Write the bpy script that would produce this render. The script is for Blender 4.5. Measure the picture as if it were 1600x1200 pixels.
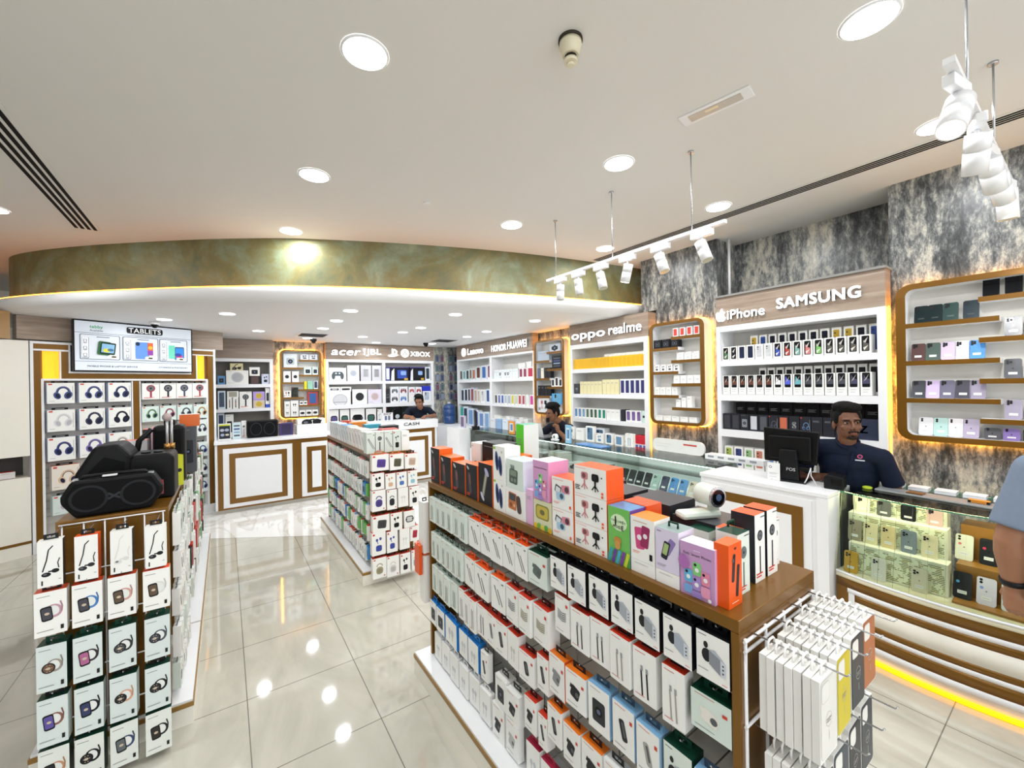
import bpy, bmesh, math, random
from mathutils import Vector, Matrix
random.seed(7)
PI = math.pi
for o in list(bpy.data.objects): bpy.data.objects.remove(o)
S = bpy.context.scene
COL = S.collection
# ------------------------------------------------------------------ camera, world, exposure
CAMZ = 1.83
cam = bpy.data.cameras.new('camera'); cam.sensor_width = 36; cam.lens = 644.47/1600*36; cam.clip_start = .02
co = bpy.data.objects.new('camera', cam); COL.objects.link(co)
yaw, pit, rol = math.radians(34.861), math.radians(.031), math.radians(-.976)
fw = Vector((math.sin(yaw)*math.cos(pit), math.cos(yaw)*math.cos(pit), math.sin(pit)))
rt0 = Vector((math.cos(yaw), -math.sin(yaw), 0)); up0 = rt0.cross(fw)
rt = rt0*math.cos(rol)+up0*math.sin(rol); up = -rt0*math.sin(rol)+up0*math.cos(rol)
m = Matrix((rt, up, -fw)).transposed().to_4x4(); m.translation = (0, 0, CAMZ); co.matrix_world = m
S.camera = co
w = bpy.data.worlds.new('world'); S.world = w; w.use_nodes = True
w.node_tree.nodes['Background'].inputs[0].default_value = (.95, .97, 1, 1)
w.node_tree.nodes['Background'].inputs[1].default_value = 2.3
S.view_settings.view_transform = 'Standard'; S.view_settings.look = 'None'
S.view_settings.gamma = 1; S.view_settings.use_curve_mapping = False
S.view_settings.exposure = -.04
CEIL = 3.39
LAMP_W = 12.5      # watts of each ceiling downlight
LAMP_S = 6.5      # watts of each soffit downlight

# ------------------------------------------------------------------ materials
def lin(c): return c/12.92 if c <= .04045 else ((c+.055)/1.055)**2.4
def rgb(h):
    h = h.lstrip('#'); return tuple(lin(int(h[i:i+2], 16)/255) for i in (0, 2, 4))+(1,)
MC = {}
def C(h, rough=.45, metal=0., emit=0., var=.05, scale=9.):
    k = (h, rough, metal, emit, var, scale)
    if k in MC: return MC[k]
    m = bpy.data.materials.new('colour_'+h.strip('#')); m.use_nodes = True; nt = m.node_tree
    b = nt.nodes['Principled BSDF']; c = rgb(h)
    n = nt.nodes.new('ShaderNodeTexNoise'); n.inputs['Scale'].default_value = scale
    t = nt.nodes.new('ShaderNodeTexCoord'); nt.links.new(t.outputs['Object'], n.inputs['Vector'])
    mx = nt.nodes.new('ShaderNodeMix'); mx.data_type = 'RGBA'
    mx.inputs[6].default_value = c; mx.inputs[7].default_value = tuple(x*(1-var*2) for x in c[:3])+(1,)
    nt.links.new(n.outputs['Fac'], mx.inputs[0]); nt.links.new(mx.outputs[2], b.inputs['Base Color'])
    b.inputs['Roughness'].default_value = rough; b.inputs['Metallic'].default_value = metal
    if max(c[:3]) < .05: b.inputs['Specular IOR Level'].default_value = .22
    if emit:
        nt.links.new(mx.outputs[2], b.inputs['Emission Color']); b.inputs['Emission Strength'].default_value = emit
    MC[k] = m; return m
def nodes_mat(name):
    m = bpy.data.materials.new(name); m.use_nodes = True
    return m, m.node_tree, m.node_tree.nodes['Principled BSDF']
def ramp(nt, fac, stops):
    r = nt.nodes.new('ShaderNodeValToRGB'); e = r.color_ramp.elements
    while len(e) < len(stops): e.new(.5)
    for i, (p, c) in enumerate(stops): e[i].position = p; e[i].color = rgb(c)
    nt.links.new(fac, r.inputs[0]); return r.outputs[0]
def mapped(nt, sc, rot=(0, 0, 0), coord='Object'):
    t = nt.nodes.new('ShaderNodeTexCoord'); p = nt.nodes.new('ShaderNodeMapping')
    p.inputs['Scale'].default_value = sc; p.inputs['Rotation'].default_value = rot
    nt.links.new(t.outputs[coord], p.inputs[0]); return p.outputs[0]
def noise(nt, vec, scale, detail=5, rough=.6, dist=0.):
    n = nt.nodes.new('ShaderNodeTexNoise'); n.inputs['Scale'].default_value = scale; n.inputs['Detail'].default_value = detail
    n.inputs['Roughness'].default_value = rough; n.inputs['Distortion'].default_value = dist
    nt.links.new(vec, n.inputs['Vector']); return n.outputs['Fac']
def mathn(nt, op, a, b=None, c=None):
    n = nt.nodes.new('ShaderNodeMath'); n.operation = op
    for i, x in enumerate((a, b, c)):
        if x is None: continue
        if isinstance(x, (int, float)): n.inputs[i].default_value = x
        else: nt.links.new(x, n.inputs[i])
    return n.outputs[0]
def mixc(nt, fac, a, b):
    n = nt.nodes.new('ShaderNodeMix'); n.data_type = 'RGBA'
    for i, x in ((0, fac), (6, a), (7, b)):
        if isinstance(x, str): n.inputs[i].default_value = rgb(x)
        elif isinstance(x, (int, float)): n.inputs[i].default_value = x
        else: nt.links.new(x, n.inputs[i])
    return n.outputs[2]
def mat_stone():
    m, nt, b = nodes_mat('grunge_stone_wallpaper')
    v = mapped(nt, (1, 1, .4)); f = noise(nt, v, 21, 10, .8, .2); v2 = mapped(nt, (1, 1, .12)); g = noise(nt, v2, 5, 5, .6)
    s = mathn(nt, 'MULTIPLY_ADD', g, .55, mathn(nt, 'MULTIPLY', f, .75))
    c = ramp(nt, s, [(.50, '#26292c'), (.585, '#4c4f50'), (.65, '#7f8180'), (.70, '#aeaca2'), (.80, '#ddd8c6')])
    nt.links.new(c, b.inputs['Base Color']); b.inputs['Roughness'].default_value = .33; return m
def mat_patina():
    m, nt, b = nodes_mat('green_patina_metal')
    v = mapped(nt, (1, 1, 1)); f = noise(nt, v, 1.3, 8, .65, 1.2); g = noise(nt, v, 5, 6, .7, .5)
    s = mathn(nt, 'MULTIPLY_ADD', g, .35, mathn(nt, 'MULTIPLY', f, .75))
    c = ramp(nt, s, [(.34, '#4c5a48'), (.47, '#666b4e'), (.55, '#787349'), (.64, '#7c876d'), (.8, '#a3ae90')])
    nt.links.new(c, b.inputs['Base Color']); b.inputs['Roughness'].default_value = .5; b.inputs['Metallic'].default_value = .15; return m
def mat_wood(a='#8a7666', c2='#b2a293'):
    m, nt, b = nodes_mat('grained_wood_laminate')
    v = mapped(nt, (1, 1, 16)); f = noise(nt, v, 1.6, 7, .6, .8)
    nt.links.new(ramp(nt, f, [(.3, a), (.5, '#9d8b7b' if a == '#8a7666' else c2), (.72, c2)]), b.inputs['Base Color'])
    b.inputs['Roughness'].default_value = .4; return m
def mat_floor():
    m, nt, b = nodes_mat('polished_cream_tiles')
    t = nt.nodes.new('ShaderNodeTexCoord'); sp = nt.nodes.new('ShaderNodeSeparateXYZ'); nt.links.new(t.outputs['Object'], sp.inputs[0])
    def grout(o, off):
        fr = mathn(nt, 'FRACT', mathn(nt, 'DIVIDE', mathn(nt, 'SUBTRACT', o, off), .6004))
        return mathn(nt, 'LESS_THAN', mathn(nt, 'MINIMUM', fr, mathn(nt, 'SUBTRACT', 1., fr)), .0042)
    g = mathn(nt, 'MAXIMUM', grout(sp.outputs[0], .0835), grout(sp.outputs[1], 2.897))
    line = mathn(nt, 'MULTIPLY_ADD', sp.outputs[0], .65, sp.outputs[1])       # white marble band begins along a slanting joint
    zone = mathn(nt, 'GREATER_THAN', line, 6.165)
    g = mathn(nt, 'MULTIPLY', g, mathn(nt, 'SUBTRACT', 1., zone))
    joint = mathn(nt, 'LESS_THAN', mathn(nt, 'ABSOLUTE', mathn(nt, 'SUBTRACT', line, 6.165)), .006)
    v = mapped(nt, (1, .35, 1), (0, 0, .5)); f = noise(nt, v, 2.2, 8, .6, 1.5)
    base = ramp(nt, f, [(.3, '#b6b2a4'), (.5, '#c4c0b2'), (.7, '#d0ccbf')])
    marb = ramp(nt, noise(nt, v, 1.4, 9, .55, 2.5), [(.44, '#f0efec'), (.5, '#d9d6cd'), (.53, '#f2f1ee'), (.8, '#efede6')])
    c = mixc(nt, zone, base, marb); c = mixc(nt, mathn(nt, 'MAXIMUM', g, joint), c, '#77736a')
    nt.links.new(c, b.inputs['Base Color']); b.inputs['Roughness'].default_value = .05
    b.inputs['Specular IOR Level'].default_value = .95; return m
def mat_glass(tint='#f7fcf9'):
    m = bpy.data.materials.new('clear_shop_glass'); m.use_nodes = True; nt = m.node_tree
    for n in list(nt.nodes): nt.nodes.remove(n)
    o = nt.nodes.new('ShaderNodeOutputMaterial'); tr = nt.nodes.new('ShaderNodeBsdfTransparent'); gl = nt.nodes.new('ShaderNodeBsdfGlossy')
    tr.inputs[0].default_value = rgb(tint); gl.inputs['Roughness'].default_value = .02
    fr = nt.nodes.new('ShaderNodeFresnel'); fr.inputs[0].default_value = 1.25
    ns = nt.nodes.new('ShaderNodeTexNoise'); ns.inputs['Scale'].default_value = 1.5
    k = mathn(nt, 'MULTIPLY', fr.outputs[0], mathn(nt, 'MULTIPLY_ADD', ns.outputs['Fac'], .1, .9))
    mx = nt.nodes.new('ShaderNodeMixShader'); nt.links.new(k, mx.inputs[0]); nt.links.new(tr.outputs[0], mx.inputs[1]); nt.links.new(gl.outputs[0], mx.inputs[2])
    nt.links.new(mx.outputs[0], o.inputs[0]); return m
def mat_lace():
    m, nt, b = nodes_mat('pierced_pattern_paper')
    br = nt.nodes.new('ShaderNodeTexBrick'); nt.links.new(mapped(nt, (1, 1, 1), (PI/2, 0, PI/2)), br.inputs[0])
    br.inputs['Scale'].default_value = 34; br.inputs['Color1'].default_value = rgb('#e9f2d2'); br.inputs['Color2'].default_value = rgb('#f6efb4')
    br.inputs['Mortar'].default_value = rgb('#26281f'); br.inputs['Mortar Size'].default_value = .075; br.inputs['Brick Width'].default_value = .35; br.inputs['Row Height'].default_value = .62
    f = noise(nt, mapped(nt, (1, 1, 1)), 26, 3)
    c = mixc(nt, mathn(nt, 'GREATER_THAN', f, .5), br.outputs['Color'], '#eef3d6'); nt.links.new(c, b.inputs['Base Color']); return m
STONE = mat_stone(); PATINA = mat_patina(); WOOD = mat_wood(); WOODD = mat_wood('#5f5850', '#7c7368'); FLOORM = mat_floor(); GLASS = mat_glass(); LACE = mat_lace()
WHITE = C('#f1f2f4', .25, var=.02); CREAM = C('#f0ece0', .3, var=.02); BRONZE = C('#80581a', .28, .35, var=.08, scale=3); BRONZED = C('#9a7436', .35, .2)
CEILM = C('#e3e2de', .8, var=.015, scale=1.); SOFM = C('#eeeeee', .6, var=.01, scale=1.); BLACK = C('#15171a', .35); SHELFIN = C('#e8e6e0', .4, var=.04)
STEEL = C('#c9ccd0', .25, .8); CLEARP = C('#f7f7f5', .3, var=.02); PACKW = C('#f3f3ef', .32, var=.015); MINT = C('#dfe9e0', .35, var=.02); AMBER = C('#ffae1c', .5, emit=1.2)
LEDW = C('#ffc04e', .5, emit=3.); LIT = C('#ffffff', .5, emit=7., var=0.); SIGNM = C('#ffffff', .4, emit=1.1, var=0.)
ORA = '#ec5a1e'; RED = '#d23a24'; DGR = '#123d2e'; BLK = '#16171a'; BLU = '#1f78c4'; LBL = '#7fb0d8'

# ------------------------------------------------------------------ mesh helpers
class MB:
    def __init__(s): s.v = []; s.f = []; s.mi = []; s.mats = []; s.sm = []
    def mid(s, m):
        if m not in s.mats: s.mats.append(m)
        return s.mats.index(m)
    def poly(s, pts, m): 
        n = len(s.v); s.v += [tuple(p) for p in pts]; s.f.append(tuple(range(n, n+len(pts)))); s.mi.append(s.mid(m)); s.sm.append(False)
    def box(s, x0, y0, z0, x1, y1, z1, m, front=None, top=None, side=None, back=None, left=None, right=None):
        x0, x1 = min(x0, x1), max(x0, x1); y0, y1 = min(y0, y1), max(y0, y1); z0, z1 = min(z0, z1), max(z0, z1)
        n = len(s.v); s.v += [(x, y, z) for z in (z0, z1) for x, y in ((x0, y0), (x1, y0), (x1, y1), (x0, y1))]
        for f, q in (((0, 3, 2, 1), m), ((4, 5, 6, 7), top or m), ((0, 1, 5, 4), front or m), ((1, 2, 6, 5), right or side or m), ((2, 3, 7, 6), back or m), ((3, 0, 4, 7), left or side or m)):
            s.f.append(tuple(i+n for i in f)); s.mi.append(s.mid(q)); s.sm.append(False)
        return s
    def prism(s, pts, z0, z1, m, side=None, axis='z'):
        P = (lambda p, z: (p[0], p[1], z)) if axis == 'z' else (lambda p, z: (p[0], z, p[1]))
        n = len(s.v); k = len(pts); s.v += [P(p, z0) for p in pts]+[P(p, z1) for p in pts]
        a = tuple(range(n, n+k)); b = tuple(range(n+k, n+2*k))
        s.f += [a[::-1], b]; s.mi += [s.mid(m)]*2; s.sm += [False]*2
        for i in range(k):
            j = (i+1) % k; s.f.append((n+i, n+j, n+k+j, n+k+i)); s.mi.append(s.mid(side or m)); s.sm.append(k > 12)
        return s
    def tube(s, path, r, m, seg=8, caps=True):
        path = [Vector(p) for p in path]; rr = r if isinstance(r, (list, tuple)) else [r]*len(path); n = len(s.v); u = None
        for i, p in enumerate(path):
            t = (path[min(i+1, len(path)-1)]-path[max(i-1, 0)]).normalized()
            if u is None: u = t.orthogonal().normalized()
            u = (u-t*u.dot(t)).normalized(); w_ = t.cross(u)
            for k in range(seg):
                a = 2*PI*k/seg; s.v.append(tuple(p+(u*math.cos(a)+w_*math.sin(a))*rr[i]))
        mi = s.mid(m)
        for i in range(len(path)-1):
            for k in range(seg):
                s.f.append((n+i*seg+k, n+i*seg+(k+1) % seg, n+(i+1)*seg+(k+1) % seg, n+(i+1)*seg+k)); s.mi.append(mi); s.sm.append(True)
        if caps:
            s.f.append(tuple(range(n+seg-1, n-1, -1))); e = n+(len(path)-1)*seg; s.f.append(tuple(range(e, e+seg))); s.mi += [mi, mi]; s.sm += [False, False]
        return s
    def ell(s, c, r, m, seg=14, rings=9, rot=None):
        n = len(s.v); c = Vector(c); mi = s.mid(m)
        for i in range(rings+1):
            ph = PI*i/rings
            for k in range(seg):
                a = 2*PI*k/seg; p = Vector((math.sin(ph)*math.cos(a)*r[0], math.sin(ph)*math.sin(a)*r[1], math.cos(ph)*r[2]))
                if rot: p = rot @ p
                s.v.append(tuple(c+p))
        for i in range(rings):
            for k in range(seg):
                s.f.append((n+i*seg+k, n+(i+1)*seg+k, n+(i+1)*seg+(k+1) % seg, n+i*seg+(k+1) % seg)); s.mi.append(mi); s.sm.append(True)
        return s
    def cyl(s, x, y, z0, z1, r, m, seg=24, r2=None):
        return s.tube([(x, y, z0), (x, y, z1)], [r, r if r2 is None else r2], m, seg)
    def mesh(s, name):
        me = bpy.data.meshes.new(name); me.from_pydata(s.v, [], s.f)
        for q in s.mats: me.materials.append(q)
        me.polygons.foreach_set('material_index', s.mi); me.polygons.foreach_set('use_smooth', s.sm); me.update(); return me
    def build(s, name, parent=None, loc=(0, 0, 0), rz=0, bevel=0, **kw):
        return put(s.mesh(name), name, parent, loc, rz, bevel, **kw)
def put(me, name, parent=None, loc=(0, 0, 0), rz=0, bevel=0, label=None, cat=None, group=None, kind=None):
    o = bpy.data.objects.new(name, me); COL.objects.link(o); o.location = loc; o.rotation_euler = (0, 0, rz) if not isinstance(rz, (tuple, list)) else rz
    if parent: o.parent = parent
    if bevel:
        b = o.modifiers.new('bevel', 'BEVEL'); b.width = bevel; b.segments = 2; b.limit_method = 'ANGLE'
    return tag(o, label, cat, group, kind)
SEEN = {}
def tag(o, label=None, cat=None, group=None, kind=None):
    if label:
        if label in SEEN and not group: print('DUP LABEL', label)
        SEEN[label] = 1; o['label'] = label
        if not 4 <= len(label.split()) <= 16: print('LABEL LEN', len(label.split()), label)
    if cat: o['category'] = cat
    if group: o['group'] = group
    if kind: o['kind'] = kind
    return o
def thing(name, label, cat, loc=(0, 0, 0), rz=0, group=None):
    o = bpy.data.objects.new(name, None); COL.objects.link(o); o.location = loc; o.rotation_euler = (0, 0, rz); o.empty_display_size = .05
    return tag(o, label, cat, group)
def struct(name, mb, bevel=0, **kw): return mb.build(name, kind='structure', bevel=bevel, **kw)
ORDS = 'first second third fourth fifth sixth seventh eighth ninth tenth eleventh twelfth thirteenth fourteenth fifteenth sixteenth seventeenth eighteenth nineteenth twentieth'.split()
TENS = ('', '', 'twenty', 'thirty', 'forty')
def ordn(i): return ORDS[i] if i < 20 else TENS[(i+1)//10]+'-'+ORDS[(i+1) % 10-1] if (i+1) % 10 else {30: 'thirtieth', 40: 'fortieth'}[i+1]
# text as 2-D polygons
TC = {}
def text2d(t, bold=0.):
    k = (t, bold)
    if k not in TC:
        cu = bpy.data.curves.new('lettering', 'FONT'); cu.body = t; cu.size = 1; cu.space_character = 1+bold*1.6; cu.resolution_u = 3
        o = bpy.data.objects.new('lettering', cu); COL.objects.link(o); bpy.context.view_layer.update()
        me = bpy.data.meshes.new_from_object(o.evaluated_get(bpy.context.evaluated_depsgraph_get()))
        vs = [(v.co.x, v.co.y) for v in me.vertices]; fs = [tuple(p.vertices) for p in me.polygons]
        bpy.data.objects.remove(o); bpy.data.curves.remove(cu); bpy.data.meshes.remove(me)
        if bold:
            n0, v0, f0 = len(vs), list(vs), list(fs)
            for k, (dx, dy) in enumerate(((bold, 0), (0, bold), (bold, bold))):
                vs += [(x+dx, y+dy) for x, y in v0]; fs += [tuple(i+n0*(k+1) for i in f) for f in f0]
        xs = [v[0] for v in vs]; ys = [v[1] for v in vs]
        TC[k] = ([(x-min(xs), y-min(ys)) for x, y in vs], fs, max(xs)-min(xs), max(ys)-min(ys))
    return TC[k]
class D:
    """flat print on the front (-Y) side of a box"""
    def __init__(s, mb, w, h, y=0., step=.0004): s.mb = mb; s.w = w; s.h = h; s.y = y; s.k = 1; s.step = step
    def _p(s, pts, m):
        y = s.y-s.step*s.k; s.mb.poly([((x-.5)*s.w, y, z*s.h) for x, z in pts], m if not isinstance(m, str) else C(m, .35)); s.k += .5
    def rect(s, x, z, w, h, m, rot=0):
        c, n = math.cos(rot), math.sin(rot); W, H = w*s.w/2, h*s.h/2; out = []
        for a, b in ((-W, -H), (W, -H), (W, H), (-W, H)): out.append((x+(a*c-b*n)/s.w, z+(a*n+b*c)/s.h))
        s._p(out, m)
    def ell(s, x, z, rx, rz, m, n=14, rot=0):
        """radii are fractions of the width"""
        c, q = math.cos(rot), math.sin(rot); out = []
        for i in range(n):
            a = 2*PI*i/n; X, Z = math.cos(a)*rx*s.w, math.sin(a)*rz*s.w; out.append((x+(X*c-Z*q)/s.w, z+(X*q+Z*c)/s.h))
        s._p(out, m)
    def line(s, pts, wd, m):
        for (a, b), (c, d) in zip(pts, pts[1:]):
            dx, dz = (c-a)*s.w, (d-b)*s.h; L = math.hypot(dx, dz) or 1; nx, nz = -dz/L*wd*s.w/2, dx/L*wd*s.w/2
            s._p([(a+nx/s.w, b+nz/s.h), (a-nx/s.w, b-nz/s.h), (c-nx/s.w, d-nz/s.h), (c+nx/s.w, d+nz/s.h)], m); s.k -= .45
        s.k += .5
    def rr(s, x, z, w, h, r, m, rot=0):
        W, H = w*s.w/2, h*s.h/2; r = min(r*s.w, W, H); c, q = math.cos(rot), math.sin(rot); out = []
        for cx, cz, a0 in ((W-r, H-r, 0), (-W+r, H-r, 90), (-W+r, -H+r, 180), (W-r, -H+r, 270)):
            for k in range(4):
                a = math.radians(a0+30*k); X, Z = cx+r*math.cos(a), cz+r*math.sin(a); out.append((x+(X*c-Z*q)/s.w, z+(X*q+Z*c)/s.h))
        s._p(out, m)
    def lines(s, x, z, w, n, m='#8a8f92', gap=.035, th=.012):
        for i in range(n): s.rect(x+w*(1-.2*(i % 2))/2, z-i*gap, w*(1-.2*(i % 2)), th, m); s.k -= .5
        s.k += .5
    def arc(s, x, z, r, wd, a0, a1, m, n=9, sx=1.):
        s.line([(x+r*sx*math.cos(math.radians(a0+(a1-a0)*i/n)), z+r*math.sin(math.radians(a0+(a1-a0)*i/n))*s.w/s.h) for i in range(n+1)], wd, m)
    def text(s, t, x, z, w, m, bold=.02, h=None):
        """centred on x, z; w is a fraction of the width"""
        vs, fs, tw, th = text2d(t, bold); k = w*s.w/tw; kz = k if h is None else h*s.h/th; y = s.y-s.step*s.k; n = len(s.mb.v); mm = m if not isinstance(m, str) else C(m, .35)
        s.mb.v += [((x-.5)*s.w+(a-tw/2)*k, y, z*s.h+(b-th/2)*kz) for a, b in vs]
        for f in fs: s.mb.f.append(tuple(i+n for i in f)); s.mb.mi.append(s.mb.mid(mm)); s.mb.sm.append(False)
        s.k += .5
# ------------------------------------------------------------------ printed pictures
def a_none(d): pass
def a_dark(d): d.rect(.82, .3, .18, .3, '#eceef0'); d.lines(.75, .36, .14, 4, '#2a2a2c', .06, .03); d.rect(.5, .55, .1, .16, '#b9bcc0'); d.rr(.5, .55, .07, .12, .01, '#3a3c40'); d.lines(.08, .8, .2, 2, '#8c8f94')
def a_lines(d): d.lines(.15, .8, .6, 3)
def a_cable(d, c='#3a3f42', t=RED):
    d.lines(.1, .93, .45, 1, t)
    d.rect(.38, .36, .07, .5, c, .05); d.rect(.62, .34, .07, .5, c, .05); d.rect(.39, .64, .1, .1, '#9aa0a2', .05); d.rect(.61, .62, .1, .1, '#9aa0a2', .05); d.lines(.1, .1, .4, 1, t)
def a_cableS(d, c='#2b2e30', t='#5d7d6c'):
    d.lines(.1, .93, .5, 1, t); d.rect(.45, .45, .05, .55, c, .5); d.rect(.66, .42, .05, .5, c, .5); d.rect(.3, .66, .08, .13, '#6c7275', .5); d.rect(.86, .86, .14, .04, t)
def a_charger(d, c='#8f959c'):
    d.lines(.07, .93, .25, 1, '#1a1a1a'); d.ell(.32, .52, .15, .2, '#26282b'); d.ell(.3, .74, .07, .1, '#26282b'); d._p([(.4, .66), (.74, .56), (.74, .22), (.4, .36)], c)
    d._p([(.74, .56), (.9, .52), (.9, .22), (.74, .22)], '#d4dae2'); d._p([(.4, .66), (.58, .7), (.9, .52), (.74, .56)], '#b5bcc5')
    for k in range(3): d.rect(.82, .46-.08*k, .05, .035, '#3a3f46')
    d.lines(.07, .2, .3, 1, '#555555'); d.lines(.78, .07, .16, 1, RED)
def a_plug(d, c='#222426'):
    d.lines(.1, .93, .5, 1, RED); d.rr(.48, .45, .42, .34, .08, c, -.3); d.rect(.3, .58, .12, .12, c, -.3); d.ell(.58, .42, .09, .09, '#56595c'); d.rect(.85, .72, .12, .08, RED); d.lines(.1, .12, .5, 1, '#777777')
def a_coil(d, c='#8d9094'):
    d.lines(.1, .93, .5, 1, RED)
    for k in range(5): d.line([(.2, .62-.05*k), (.5, .56-.05*k), (.78, .6-.05*k)], .05, c)
    d.rect(.84, .8, .14, .08, RED); d.lines(.1, .1, .5, 1, '#777777')
def a_bank(d, c='#2a2c2f'):
    d.lines(.1, .93, .5, 1, RED); d.rr(.5, .48, .26, .44, .09, c, .25); d.rr(.52, .5, .1, .3, .04, '#54585c', .25); d.rect(.86, .75, .12, .08, RED); d.lines(.1, .12, .5, 1, '#777777')
def a_watch(d, strap='#2a2b30', face='#3c3b55', top=None, rnd=False):
    d.lines(.08, .9, .4, 1, '#6a7a74')
    d.ell(.60, .54, .27, .30, strap, 18, .25); d.ell(.60, .55, .17, .22, '#e9ece8', 16, .25); d.line([(.8, .74), (.86, .62), (.84, .5)], .05, C(strap, .4, var=.3))
    if rnd: d.ell(.40, .50, .23, .24, '#17181c', 18); d.ell(.40, .50, .185, .195, face, 18); [d.ell(.40+.1*math.cos(a), .5+.075*math.sin(a), .022, .022, '#b9a98f', 6) for a in (0, 1.05, 2.1, 3.14, 4.2, 5.2)]
    else: d.rr(.38, .5, .36, .33, .09, '#17181c', .1); d.rr(.38, .5, .29, .26, .06, face, .1)
    d.ell(.39, .5, .08, .06, '#c9b9a0'); d.rect(.85, .14, .1, .1, '#222222'); d.lines(.08, .12, .5, 1, '#777777')
    if top: d.text(top, .25, .17, .32, '#c23b22', .03)
def a_phone(d, c='#2f4468', back=True):
    d.rr(.5, .52, .66, .8, .1, c); d.rr(.5, .52, .58, .74, .08, C(c, .25, var=.25, scale=30))
    if back: d.ell(.36, .8, .09, .09, '#1b1d22'); d.ell(.36, .66, .07, .07, '#1b1d22')
def a_wave(d, c='#3a3f4a'):
    d.rr(.5, .52, .68, .82, .1, '#17191d'); d._p([(.28, .15), (.78, .15), (.78, .5), (.5, .55), (.3, .75)], c); d._p([(.3, .62), (.72, .86), (.5, .55)], '#c9c4bd'); d._p([(.3, .3), (.74, .42), (.4, .16)], '#e5e2dc')
def a_head(d, c='#3b4366'):
    dk = C('#20243c' if c not in ('#e6e6ea', '#dcdcde') else '#b9bac2')
    d.arc(.58, .52, .30, .085, -5, 185, c, 12, .78); d.arc(.58, .52, .25, .03, 0, 180, dk, 12, .78); d.ell(.36, .38, .13, .19, c, rot=.35); d.ell(.38, .37, .08, .13, dk, rot=.35); d.ell(.76, .40, .15, .21, c, rot=-.35); d.ell(.77, .39, .09, .14, dk, rot=-.35)
    d.rect(.12, .93, .14, .06, RED); d.rect(.93, .5, .02, .7, '#b8b8b8'); d.lines(.07, .12, .2, 1)
def a_buds(d, c='#1c1d20', n=1):
    d.rect(.14, .9, .14, .08, RED)
    d.rr(.5, .3, .44, .26, .12, c); d.ell(.36, .66, .09, .11, c); d.ell(.62, .7, .09, .11, c); d.rect(.4, .56, .05, .14, c, .3)
def a_clipspk(d, c='#5a3f9a'):
    d.rect(.14, .92, .14, .06, RED); d.arc(.5, .58, .2, .07, 0, 180, c, 8); d.rr(.5, .38, .5, .36, .2, c); d.rr(.5, .36, .36, .22, .12, C(c, .6, var=.3, scale=60)); d.rect(.85, .1, .1, .05, RED)
def a_gospk(d, c='#5a3f9a'):
    d.rect(.12, .88, .14, .1, RED); d.rr(.55, .45, .52, .5, .08, c, -.1); d.rr(.55, .42, .42, .34, .06, C(c, .6, var=.3, scale=60), -.1)
def a_glasses(d, c='#17181b'):
    d.ell(.34, .27, .19, .13, c); d.ell(.70, .33, .16, .12, c); d.rect(.52, .33, .2, .03, c); d.line([(.2, .34), (.36, .58), (.44, .80), (.62, .88)], .055, c); d.line([(.84, .38), (.8, .5), (.88, .6)], .045, c); d.ell(.30, .28, .08, .05, '#5a5e66'); d.rect(.18, .1, .06, .1, '#222222'); d.lines(.82, .14, .1, 1)
def a_cam(d, c='#303338'): d.rr(.5, .45, .6, .5, .08, c); d.ell(.5, .45, .18, .18, '#0c0d10'); d.ell(.5, .45, .09, .09, '#5a6a8a'); d.lines(.1, .92, .5, 1)
def a_round(d, c='#34373b'): d.ell(.5, .5, .28, .28, c); d.ell(.5, .5, .22, .22, C(c, .5, var=.2, scale=70)); d.lines(.06, .93, .18, 1); d.lines(.06, .1, .3, 1)
def a_dome(d, c='#d7d8dd'): d.ell(.5, .35, .34, .3, '#a8aab2'); d.ell(.5, .36, .31, .27, c); d.rect(.5, .2, .66, .06, '#a8aab2'); d.lines(.06, .92, .2, 1)
def a_barspk(d, c='#24262a'): d.rr(.5, .5, .7, .38, .2, '#111215'); d.rr(.5, .5, .56, .28, .14, c); d.ell(.2, .5, .08, .1, '#3a3d42'); d.ell(.8, .5, .08, .1, '#3a3d42')
def a_pad(d, c='#33363c'): d.rr(.5, .55, .6, .3, .12, c); d.ell(.25, .38, .1, .2, c); d.ell(.75, .38, .1, .2, c); d.ell(.4, .58, .05, .05, '#eceef2'); d.ell(.6, .58, .05, .05, '#eceef2')
def a_console(d, c='#2b4fb0'): d.rect(.5, .97, 1, .06, '#3a2b8c'); d.rr(.62, .48, .52, .62, .04, c); d.rr(.7, .56, .3, .3, .05, '#8fb2e6'); d._p([(.02, .02), (.2, .02), (.2, .9), (.06, .7)], '#e9edf5'); d.rect(.84, .12, .2, .14, '#e0b23a')
def a_photo2(d, c='#b9b9bd'): d.rr(.5, .5, .5, .5, .03, c); d.rect(.5, .7, .4, .04, '#6f7075'); d.lines(.3, .62, .4, 6, '#8a8b90', .06, .03)
def a_phone2(d, c='#d44a84'): d.rr(.38, .52, .36, .5, .07, c, .1); d.rr(.62, .58, .34, .5, .07, '#9a2c5c', -.12); d.ell(.38, .54, .1, .1, '#f4e8ee'); d.ell(.63, .6, .09, .09, '#f4e8ee'); d.lines(.12, .9, .6, 1, '#c8862a'); d.lines(.1, .2, .3, 2, ORA); d.rect(.86, .16, .12, .14, BLK)
def a_keyp(d, c='#8e7ab4'): d.rr(.62, .6, .28, .42, .06, c, -.5); d.rr(.45, .5, .28, .44, .06, '#2e3036', -.25); d.rr(.45, .53, .2, .28, .03, '#a6bf7a', -.25); d.lines(.07, .93, .2, 1, '#222222'); d.lines(.07, .14, .4, 2)
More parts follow.
